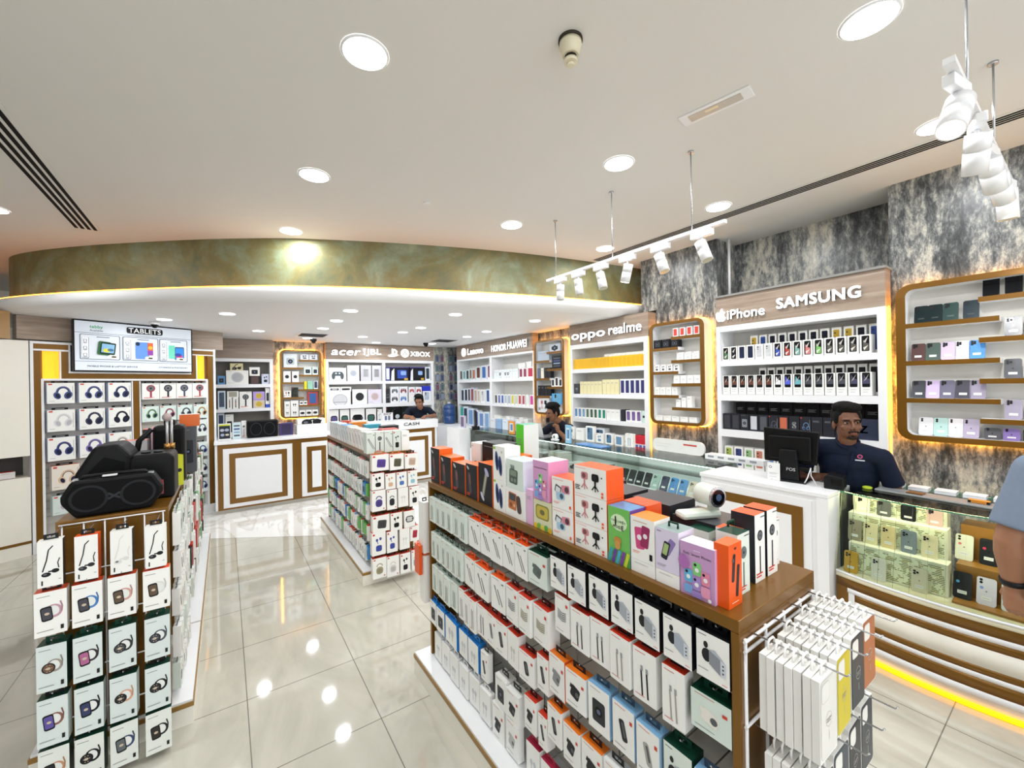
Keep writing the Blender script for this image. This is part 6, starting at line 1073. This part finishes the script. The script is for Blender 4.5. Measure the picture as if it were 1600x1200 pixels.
# ------------------------------------------------------------------ curved phone showcase at the right
CY = [1.055-1.95*i/26 for i in range(27)]
def cx_(y, off=0.): return 3.323+.28*(y-.55)**2 + off
def strip(t, name, z0, z1, off, th, m, y0=1.055, y1=-.895, **k):
    ys = [y0]+[y for y in CY if y1 < y < y0]+[y1]
    P = [(cx_(y, off), y) for y in ys]+[(cx_(y, off+th), y) for y in ys[::-1]]
    a = MB(); a.prism(P, z0, z1, m); o = a.build(name, t, (-3.6, -.1, 0)); return o
t = thing('curved_showcase', 'curved bronze and white striped glass showcase glowing yellow at its foot', 'showcase', (3.6, .1, 0))
strip(t, 'cabinet_body', .09, .50, .01, .40, CREAM); strip(t, 'plinth', .0, .09, .04, .36, CREAM); strip(t, 'foot_light', .006, .030, .02, .014, C('#ffae00', .5, emit=2.4))
for z0, z1, m, nm, y0 in ((.44, .525, BRONZE, 'bronze_stripe', 1.055), (.41, .44, WHITE, 'white_stripe', .99), (.365, .41, BRONZE, 'bronze_stripe', .95), (.26, .365, CREAM, 'cream_stripe', .95), (.222, .26, BRONZE, 'bronze_stripe', .95), (.195, .222, WHITE, 'white_stripe', .99), (.128, .195, BRONZE, 'bronze_stripe', 1.055), (.09, .128, WHITE, 'white_stripe', 1.055)):
    strip(t, nm, z0, z1, .002, .008, m, y0)
strip(t, 'bronze_stripe', .195, .44, .003, .007, BRONZE, 1.055, .985); strip(t, 'white_stripe', .222, .41, .004, .006, WHITE, .985, .95)
strip(t, 'deck', .50, .528, .0, .42, C('#f6efd2', .3)); strip(t, 'white_trim', .525, .537, -.004, .02, WHITE)
def gl(off0, off1, z0, z1, name):
    a = MB()
    for y, y2 in zip(CY, CY[1:]): a.poly([(cx_(y, off0)-3.6, y-.1, z0), (cx_(y2, off0)-3.6, y2-.1, z0), (cx_(y2, off1)-3.6, y2-.1, z1), (cx_(y, off1)-3.6, y-.1, z1)], GLASS)
    o = a.build(name, t); s = o.modifiers.new('thickness', 'SOLIDIFY'); s.thickness = .005
gl(.004, .13, .537, 1.040, 'front_glass')
P = [(cx_(y, .11)-3.6, y-.1) for y in [1.062]+CY]+[(.46, -1.0), (.46, 1.02)]
a = MB(); a.prism(P, 1.041, 1.049, GLASS, side=C('#4d9a7c', .1)); a.build('top_glass', t)
a = MB(); a.tube([(cx_(y, .16)-3.6, y-.1, 1.036) for y in CY], .004, C('#fff1c0', .5, emit=60.), 6); a.build('case_fill_light', t)
a = MB(); a.box(-.12, .949, .53, .40, .955, 1.04, GLASS); a.build('side_glass', t)
WOODL = C('#a9742e', .4, var=.15, scale=4)
def q35(y, z, x): return y*x/3.5, 1.83-(1.83-z)*x/3.5
# white tiers
t = thing('display_tiers', 'white stepped phone stand with pierced brick pattern inside the showcase', 'display stand', (3.5, .78, .529))
for i, (x, z0, z1) in enumerate(((3.47, .529, .72), (3.565, .72, .90), (3.66, .90, 1.01))):
    y0, y1 = .535*x/3.47, 1.02*x/3.47*.985
    a = MB(); a.box(x-3.5, y0-.78, 0, x+.10-3.5, min(y1, 1.03)-.78, z1-.529, C('#f3f2dc', .3)); a.build('step', t)
    a = MB(); a.box(x-.002-3.5, y0+.015-.78, max(z0-.529, 0)+.012, x-3.5, min(y1, 1.03)-.015-.78, z1-.529-.012, LACE); a.build('pattern_panel', t)
PH = [(3.44, [(1.043, .961, '#d9a83a', 'golden', 3), (.892, .822, '#e9e6dc', 'white', 3), (.696, .63, '#e3dcc4', 'pale gold', 3)], .516, .649, 'bottom'), (3.54, [(1.015, .94, '#a39a84', 'grey gold', 3), (.932, .858, '#e8dfb4', 'cream', 3), (.84, .77, '#e3cf9c', 'champagne', 3), (.741, .678, '#7c8894', 'blue grey', 3), (.648, .583, '#e6dcb8', 'pale gold', 3)], .745, .871, 'middle'), (3.635, [(.964, .897, '#efeacb', 'cream', 0), (.857, .792, '#5c5e5e', 'dark grey', 0), (.742, .675, '#1c1e22', 'black', 0), (.626, .556, '#c9a9a6', 'rose', 0)], .957, 1.03, 'top')]
for x, L, zb, zt, nm in PH:
    for i, (ya, yb, c, cn, ln) in enumerate(L):
        y, zz = q35((ya+yb)/2, zb, x); zz2 = q35(0, zt, x)[1]; zz = {'bottom': .5295, 'middle': .7205, 'top': .9005}[nm]
        display_phone((x-.014, y, zz), FR, .073, zz2-zz, c, '%s display phone on the %s white tier, %s from left' % (cn, nm, ORDS[i]), lean=.12, lens=ln)
t = thing('wooden_steps', 'brown wooden phone steps at the right inside the showcase', 'display stand', (3.7, .2, .529))
for i, (x, z1) in enumerate(((3.56, .72), (3.72, .92))):
    a = MB(); a.box(x-3.7, -.75, 0, x+.165-3.7, .315, z1-.529, WOODL); a.build('step', t)
a = MB(); a.box(3.42-3.7, -.3, 0, 3.558-3.7, .315, .012, WOODL); a.build('base_board', t)
for i, (y, x, z, c, cn, st) in enumerate(((.485, 3.49, .5415, '#26292e', 'black', '#5aa8d8'), (.392, 3.49, .5415, '#e6dfee', 'pale lilac', '#7aa0e0'), (.497, 3.655, .7205, '#efeedd', 'ivory', '#e07a8a'), (.398, 3.655, .7205, '#2a2c30', 'jet black', '#d83a5a'), (.30, 3.49, .5415, '#dfe3e8', 'silver', None), (.30, 3.655, .7205, '#3c4450', 'slate', None))):
    display_phone((x, y, z), FR, .075, .15, c, '%s display phone on the %s wooden step' % (cn, 'upper' if z > .6 else 'lower'), lean=.32, lens=2, sticker=st)
for i in range(7): pack(a_lines, (3.90, 1.0-.13*i, 1.0495), FR, .10, .022, .10, 'small white card box lying on curved showcase glass, %s from left' % ORDS[i], front='#e6e8ee', top='#f1f2f6')
a = MB(); a.prism([(0, 0), (.55, .02), (.60, -.02), (.6, -.10), (.05, -.14), (-.03, -.05)], 0, .012, C('#8c9094', .25)); a.build('counter_mat', None, (4.02, .92, 1.0495), -PI/2+.1, label='grey rounded counter mat on the curved showcase glass', cat='mat', bevel=.004) if False else None
t = thing('counter_mat', 'long grey service mat lying on the curved showcase glass', 'mat', (3.74, .62, 1.0495), -.08); a = MB(); a.box(-.06, -.28, 0, .07, .30, .012, C('#8f9396', .3)); a.build('mat_sheet', t, bevel=.005); a = MB(); a.box(-.04, .06, .012, .03, .14, .018, C('#5c3a22', .4)); a.build('leather_patch', t)
pack(a_strip, (3.72, .44, 1.0618), FR, .09, .016, .05, 'small orange and black box on the grey mat', front='#1f1f20', top='#d88a2c', c='#d88a2c')
t = thing('tape_ring', 'small green and black ring lying beside the grey mat', 'tape', (3.72, .965, 1.0495)); a = MB(); a.tube([(math.cos(i*PI/8)*.022, math.sin(i*PI/8)*.022, .008) for i in range(17)], .007, C('#b8c92c'), 8, False); a.build('ring', t)
# ------------------------------------------------------------------ people
def remesh(o, vox, sm=4):
    r = o.modifiers.new('skin_join', 'REMESH'); r.mode = 'VOXEL'; r.voxel_size = vox; r.use_smooth_shade = True
    s = o.modifiers.new('relax', 'SMOOTH'); s.factor = .5; s.iterations = sm
class Fr:
    def __init__(s, o, f, u):
        s.o = Vector(o); s.u = Vector(u).normalized(); f = Vector(f); s.f = (f-s.u*f.dot(s.u)).normalized(); s.s = s.u.cross(s.f)
        s.m = Matrix((s.s, s.f, s.u)).transposed()
    def __call__(s, a, b, c): return s.o+s.s*a+s.f*b+s.u*c
def hand(mb, wr, d, pn, m, curl=.5, mirror=1, sc=1., tw=.9):
    """wr wrist, d pointing direction, pn palm normal"""
    F = Fr(wr, d, pn)          # f = along the fingers, u = palm normal side, s = across
    mb.tube([F(0, -.02, 0), F(0, .03, 0), F(0, .085*sc, 0)], [.024, .032, .030], m, 12); mb.ell(F(0, .05*sc, 0), (.040*sc, .045*sc, .017), m, 14, 9, F.m)
    for i, (x, L_) in enumerate(((-.030, .070), (-.010, .080), (.011, .075), (.031, .058))):
        x *= mirror; p = F(x, .082*sc, 0); a = 0; pts = [F(x*.8, .05, 0), p]
        for k, fr_ in enumerate((.45, .32, .23)):
            a += curl*(1+.15*i)*(.8, 1, .8)[k]; p = p+(F.f*math.cos(a)+F.u*math.sin(a))*L_*fr_*sc; pts.append(p)
        mb.tube(pts, [.0095, .0095, .009, .0085, .0068], m, 8); mb.ell(pts[-1], (.0068,)*3, m, 8, 6)
    b = F(-.034*mirror, .02, .004); d2 = (F.f*.75-F.s*mirror*tw*.6+F.u*.35).normalized(); p1 = b+d2*.035; p2 = p1+(d2*.7+F.u*.4+F.s*mirror*.3).normalized()*.028
    mb.tube([F(-.015*mirror, .015, 0), b, p1, p2], [.014, .0125, .011, .009], m, 8); mb.ell(p2, (.009,)*3, m, 8, 6)
def person(label, head, face, neck, sh, el, wr, hips, skin, shirt, hair_c, feet=None, up_=(0, 0, 1), handd=None, hs=1., sleeve=.62, curly=False, trous='#22242b', must=False, collar=True, curl=(.5, .5), nosk=False, hpn=None, arm=1.):
    """sh, el, wr, hips = (left, right) world points"""
    root = thing('person', label, 'person', (hips[0][0]*.5+hips[1][0]*.5, hips[0][1]*.5+hips[1][1]*.5, 0)); off = -Vector(root.location)
    SK = C(skin, .5, var=.06, scale=20.); H = Fr(head, face, up_); nk = Vector(neck)
    b = MB()
    b.ell(H(0, -.012, .035), (.074*hs, .092*hs, .092*hs), SK, 20, 14, H.m); b.ell(H(0, .022, -.035), (.060*hs, .070*hs, .078*hs), SK, 18, 12, H.m); b.ell(H(0, .058, -.092), (.028, .024, .022), SK, 12, 8, H.m)
    b.ell(H(0, .02, -.075), (.046, .05, .034), SK, 14, 8, H.m)
    for s_ in (-1, 1):
        b.ell(H(s_*.078*hs, -.012, -.008), (.010, .02, .032), SK, 12, 8, H.m); b.ell(H(s_*.040, .062, -.022), (.024, .022, .022), SK, 10, 8, H.m); b.ell(H(s_*.03, .072, .034), (.026, .016, .012), SK, 10, 8, H.m); b.ell(H(s_*.012, .103, -.034), (.009, .010, .008), SK, 8, 6, H.m)
    b.tube([H(0, .082, .022), H(0, .098, -.004), H(0, .110, -.028)], [.008, .010, .012], SK, 10); b.ell(H(0, .088, -.066), (.022, .014, .014), SK, 12, 8, H.m)
    b.tube([H(0, -.028, -.03), H(0, -.02, -.09), nk], [.058, .052, .060], SK, 16)
    S0, S1 = Vector(sh[0]), Vector(sh[1]); mid = (S0+S1)/2
    b.tube([S0*.6+mid*.4, mid, S1*.6+mid*.4], [.06, .07, .06], SK, 12)
    for s_ in (0, 1):
        S_, E_, W_ = Vector(sh[s_]), Vector(el[s_]), Vector(wr[s_]); k = 1
        b.tube([S_, S_.lerp(E_, .35), S_.lerp(E_, .8), E_, E_.lerp(W_, .25), E_.lerp(W_, .7), W_], [.05*arm, .047*arm, .041*arm, .038*arm, .041*arm, .032*arm, .025*arm], SK, 14); b.ell(E_, (.038,)*3, SK)
        hd = Vector(handd[s_]) if handd else (W_-E_).normalized(); pn = Vector(hpn[s_]) if hpn else Vector((0, 0, -1)); hand(b, W_, hd, pn, SK, curl[s_], 1 if s_ else -1, 1+(arm-1)*.4)
    for v in b.v: pass
    b.v = [tuple(Vector(v)+off) for v in b.v]; o = b.build('body', root); remesh(o, .0052, 3)
    # clothes
    hm = (Vector(hips[0])+Vector(hips[1]))/2; fwd = Vector((0, 0, 1)).cross(S1-S0).normalized(); 
    if fwd.dot(Vector(face)) < 0: fwd = -fwd
    T = Fr(mid, fwd, (mid-hm)); L_ = (mid-hm).length; W_ = (S1-S0).length/2; SH = C(shirt, .8, var=.08, scale=30.)
    c = MB(); b = c
    b.ell(T(0, 0, -.10), (W_*.90, .118, .15), SH, 20, 12, T.m); b.ell(T(0, .012, -.2), (W_*.88, .128, .2), SH, 20, 12, T.m); b.ell(T(0, .0, -L_*.72), (W_*.80, .12, .22), SH, 20, 12, T.m); b.ell(T(0, 0, -L_+.02), (W_*.82, .125, .14), SH, 20, 12, T.m)
    b.tube([S0, mid+T.u*.02, S1], [.058, .078, .058], SH, 14)
    b.tube([S0.lerp(mid, .2), nk-T.u*.02, S1.lerp(mid, .2)], [.055, .066, .055], SH, 14)
    for s_ in (0, 1):
        S_, E_ = Vector(sh[s_]), Vector(el[s_]); b.ell(S_, (.060*arm,)*3, SH); b.tube([S_, S_.lerp(E_, .3), S_.lerp(E_, sleeve)], [.060*arm, .060*arm, .064*arm], SH, 18)
    b.v = [tuple(Vector(v)+off) for v in b.v]; o = b.build('shirt', root); remesh(o, .0065, 4)
    if collar:
        N = Fr(nk, face, (Vector(head)-nk)); cb = MB()
        cb.tube([N(.066*math.sin(a), .012+.066*math.cos(a), .028-.030*math.cos(a)*(1 if math.cos(a) > 0 else .3)) for a in [(.35+(2*PI-.7)*i/14) for i in range(15)]], .011, SH, 8)
        cb.tube([N(0, .095, -.03), T(0, .135, -.14)], [.008, .006], SH, 6)
        cb.v = [tuple(Vector(v)+off) for v in cb.v]; cb.build('collar', root)
    # trousers and shoes
    if feet:
        TR = C(trous, .8); b = MB(); b.ell(hm, (W_*.80, .12, .13), TR, 18, 10, T.m)
        for s_ in (0, 1):
            h_, f_ = Vector(hips[s_]), Vector(feet[s_]); kn = (h_+f_)/2+T.f*.03; b.tube([h_, h_.lerp(kn, .5), kn, kn.lerp(f_, .5), f_+Vector((0, 0, .07))], [.088, .082, .062, .055, .05], TR, 14)
        b.v = [tuple(Vector(v)+off) for v in b.v]; o = b.build('trousers', root); remesh(o, .009, 3)
        for s_ in (0, 1):
            b = MB(); f_ = Vector(feet[s_]); b.ell(f_+T.f*.06+Vector((0, 0, .045)), (.045, .13, .045), C('#1a1a1c'), 14, 8, Fr(f_, T.f, (0, 0, 1)).m); b.v = [tuple(Vector(v)+off) for v in b.v]; b.build('shoe', root)
    # hair
    HC_ = C(hair_c, .75, var=.3, scale=90.); b = MB(); random.seed(5)
    b.ell(H(0, -.026, .062), (.085*hs, .090*hs, .083*hs), HC_, 20, 12, H.m); b.ell(H(0, -.055, .01), (.080*hs, .062*hs, .085*hs), HC_, 18, 10, H.m)
    b.ell(H(.012, .045, .118), (.068*hs, .048*hs, .038*hs), HC_, 16, 8, H.m); b.ell(H(-.01, .0, .128), (.074*hs, .075*hs, .040*hs), HC_, 16, 8, H.m)
    for s_ in (-1, 1): b.ell(H(s_*.071, .012, .045), (.016, .026, .045), HC_, 10, 8, H.m)
    for i in range(60 if curly else 26):
        a = random.uniform(0, 2*PI); e = random.uniform(.25, 1.35); rr_ = .085 if curly else .082
        p = H(rr_*math.cos(a)*math.cos(e)*1.0, -.022+rr_*1.05*math.sin(a)*math.cos(e), .07+rr_*math.sin(e)*.9); s_ = random.uniform(.016, .026) if curly else random.uniform(.012, .018)
        b.ell(p, (s_, s_*1.2, s_*.9), HC_, 8, 6, H.m)
    b.v = [tuple(Vector(v)+off) for v in b.v]; o = b.build('hair', root); remesh(o, .005, 1)
    # face details
    def part(nm, L, col):
        b = MB()
        for c_, r_ in L: b.ell(H(*c_), r_, col, 12, 8, H.m)
        b.v = [tuple(Vector(v)+off) for v in b.v]; b.build(nm, root)
    part('eye', [((-.031, .0775, .010), (.0135, .0085, .0062))], C('#b3aaa0', .3)); part('eye', [((.031, .0775, .010), (.0135, .0085, .0062))], C('#b3aaa0', .3))
    for s_ in (-1, 1): part('iris', [((s_*.031+.001, .0835, .010), (.0075, .0042, .0072))], C('#15100d', .15)); part('eyebrow', [((s_*.031, .087, .029), (.020, .006, .0042)), ((s_*.043, .083, .028), (.010, .006, .0036))], C('#120e0c', .7)); part('eyelid', [((s_*.031, .0795, .0165), (.0155, .0085, .0038))], SK)
    part('lips', [((0, .0985, -.0625), (.020, .007, .0042)), ((0, .0975, -.0705), (.017, .007, .0045))], C('#7c4438', .45))
    if must: part('moustache', [((-.012, .101, -.0525), (.016, .0055, .0045)), ((.012, .101, -.0525), (.016, .0055, .0045)), ((-.026, .094, -.058), (.006, .006, .008)), ((.026, .094, -.058), (.006, .006, .008))], C('#1c1512', .8)); part('beard', [((0, .082, -.098), (.022, .014, .015)), ((-.022, .074, -.096), (.016, .012, .011)), ((.022, .074, -.096), (.016, .012, .011))], C('#231a15', .8))
    return root, off, T
# salesman behind the till, looking to his left
p1, o1, T1 = person('salesman with moustache in a navy polo shirt behind the till', (3.72, 1.075, 1.50), (-.80, -.60, .02), (3.76, 1.09, 1.345), ((3.80, .90, 1.27), (3.74, 1.30, 1.31)), ((3.87, .84, 1.02), (3.70, 1.38, 1.06)), ((3.80, 1.0, .93), (3.72, 1.22, 1.09)), ((3.98, 1.02, .86), (3.95, 1.22, .86)),
    '#6f4630', '#101a30', '#070606', feet=((4.0, .98, 0), (3.98, 1.24, 0)), must=True, sleeve=.78, handd=((-.3, .9, 0), (-.5, -.85, 0)), up_=(.02, .06, 1))
b = MB(); d = D(b, .075, .075, 0, .001); d.ell(.5, .6, .2, .2, '#c9507c'); d.ell(.5, .6, .13, .13, '#1c2740'); d.rect(.5, .25, .7, .1, '#c9ccd8')
eb = b.build('shirt_emblem', p1); eb.matrix_basis = Matrix.Translation(Vector((3.65, .985, 1.235))+o1) @ Matrix.Rotation(FR+.15, 4, 'Z') @ Matrix.Rotation(-.12, 4, 'X')
# salesman with curly hair behind the long showcase
p2, o2, T2 = person('curly haired young man in a dark navy tee behind the long showcase', (3.88, 4.56, 1.40), (-.80, .10, -.35), (3.99, 4.55, 1.27), ((4.04, 4.37, 1.19), (4.02, 4.76, 1.18)), ((3.99, 4.30, .98), (3.92, 4.92, 1.04)), ((3.86, 4.42, 1.16), (3.80, 4.72+.14, 1.085)), ((4.15, 4.47, .84), (4.15, 4.67, .84)),
    '#85593f', '#121623', '#060505', feet=((4.14, 4.45, 0), (4.14, 4.69, 0)), sleeve=.85, curly=True, collar=False, handd=((-.35, .5, .8), (-.5, .8, 0)), curl=(.9, .5), hpn=((-.5, .6, -.2), (0, 0, -1)), up_=(-.2, 0, 1))
a = MB(); a.box(-.016, -.02, -.02, .016, .02, .045, C('#15161a', .3)); a.build('mobile_phone', None, (3.775, 4.54, 1.30), .2, label='small black phone held at the mouth of the curly haired man', cat='phone', bevel=.004)
# cashier leaning on the cash desk
p3, o3, T3 = person('cashier in a navy shirt leaning on the white cash desk', (3.12, 7.66, 1.515), (-.55, -.75, -.45), (3.18, 7.78, 1.38), ((3.36, 7.76, 1.34), (2.98, 7.86, 1.34)), ((3.42, 7.62, 1.225), (2.86, 7.74, 1.23)), ((3.22, 7.53, 1.235), (2.93, 7.56, 1.235)), ((3.30, 8.12, .90), (3.10, 8.16, .90)),
    '#93654b', '#101828', '#070606', feet=((3.32, 8.15, 0), (3.1, 8.2, 0)), sleeve=.8, handd=((-.9, -.4, 0), (-.3, -.9, 0)), up_=(-.25, -.2, 1))
# customer at the right edge of the picture
def cs(x, y, z): return (x*.92-.04, y*.92+.025, 1.83-(1.83-z)*.92)
p4, o4, T4 = person('customer in a grey tee reaching down with black wristband at right edge', cs(3.20, -.09, 1.63), (.95, .1, -.3), cs(3.13, -.06, 1.49), (cs(3.11, .155, 1.39), cs(3.11, -.28, 1.39)), (cs(3.035, .235, 1.06), cs(3.14, -.36, 1.06)), (cs(3.075, .225, .83), cs(3.32, -.28, 1.065)), (cs(3.06, .04, .90), cs(3.06, -.17, .90)),
    '#9c6d50', '#76859a', '#1a1614', feet=((2.78, .1, 0), (2.78, -.14, 0)), sleeve=.82, collar=False, trous='#3a3d46', handd=((.05, -.02, -1), (1, .1, -.1)), curl=(.75, .4), hpn=((.8, -.5, 0), (0, 0, -1)), arm=1.2)
a = MB(); a.tube([Vector(cs(3.070, .2265, .875))+o4, Vector(cs(3.073, .2255, .85))+o4], [.043, .041], C('#15161a', .4), 18, True); a.build('wristband', p4)
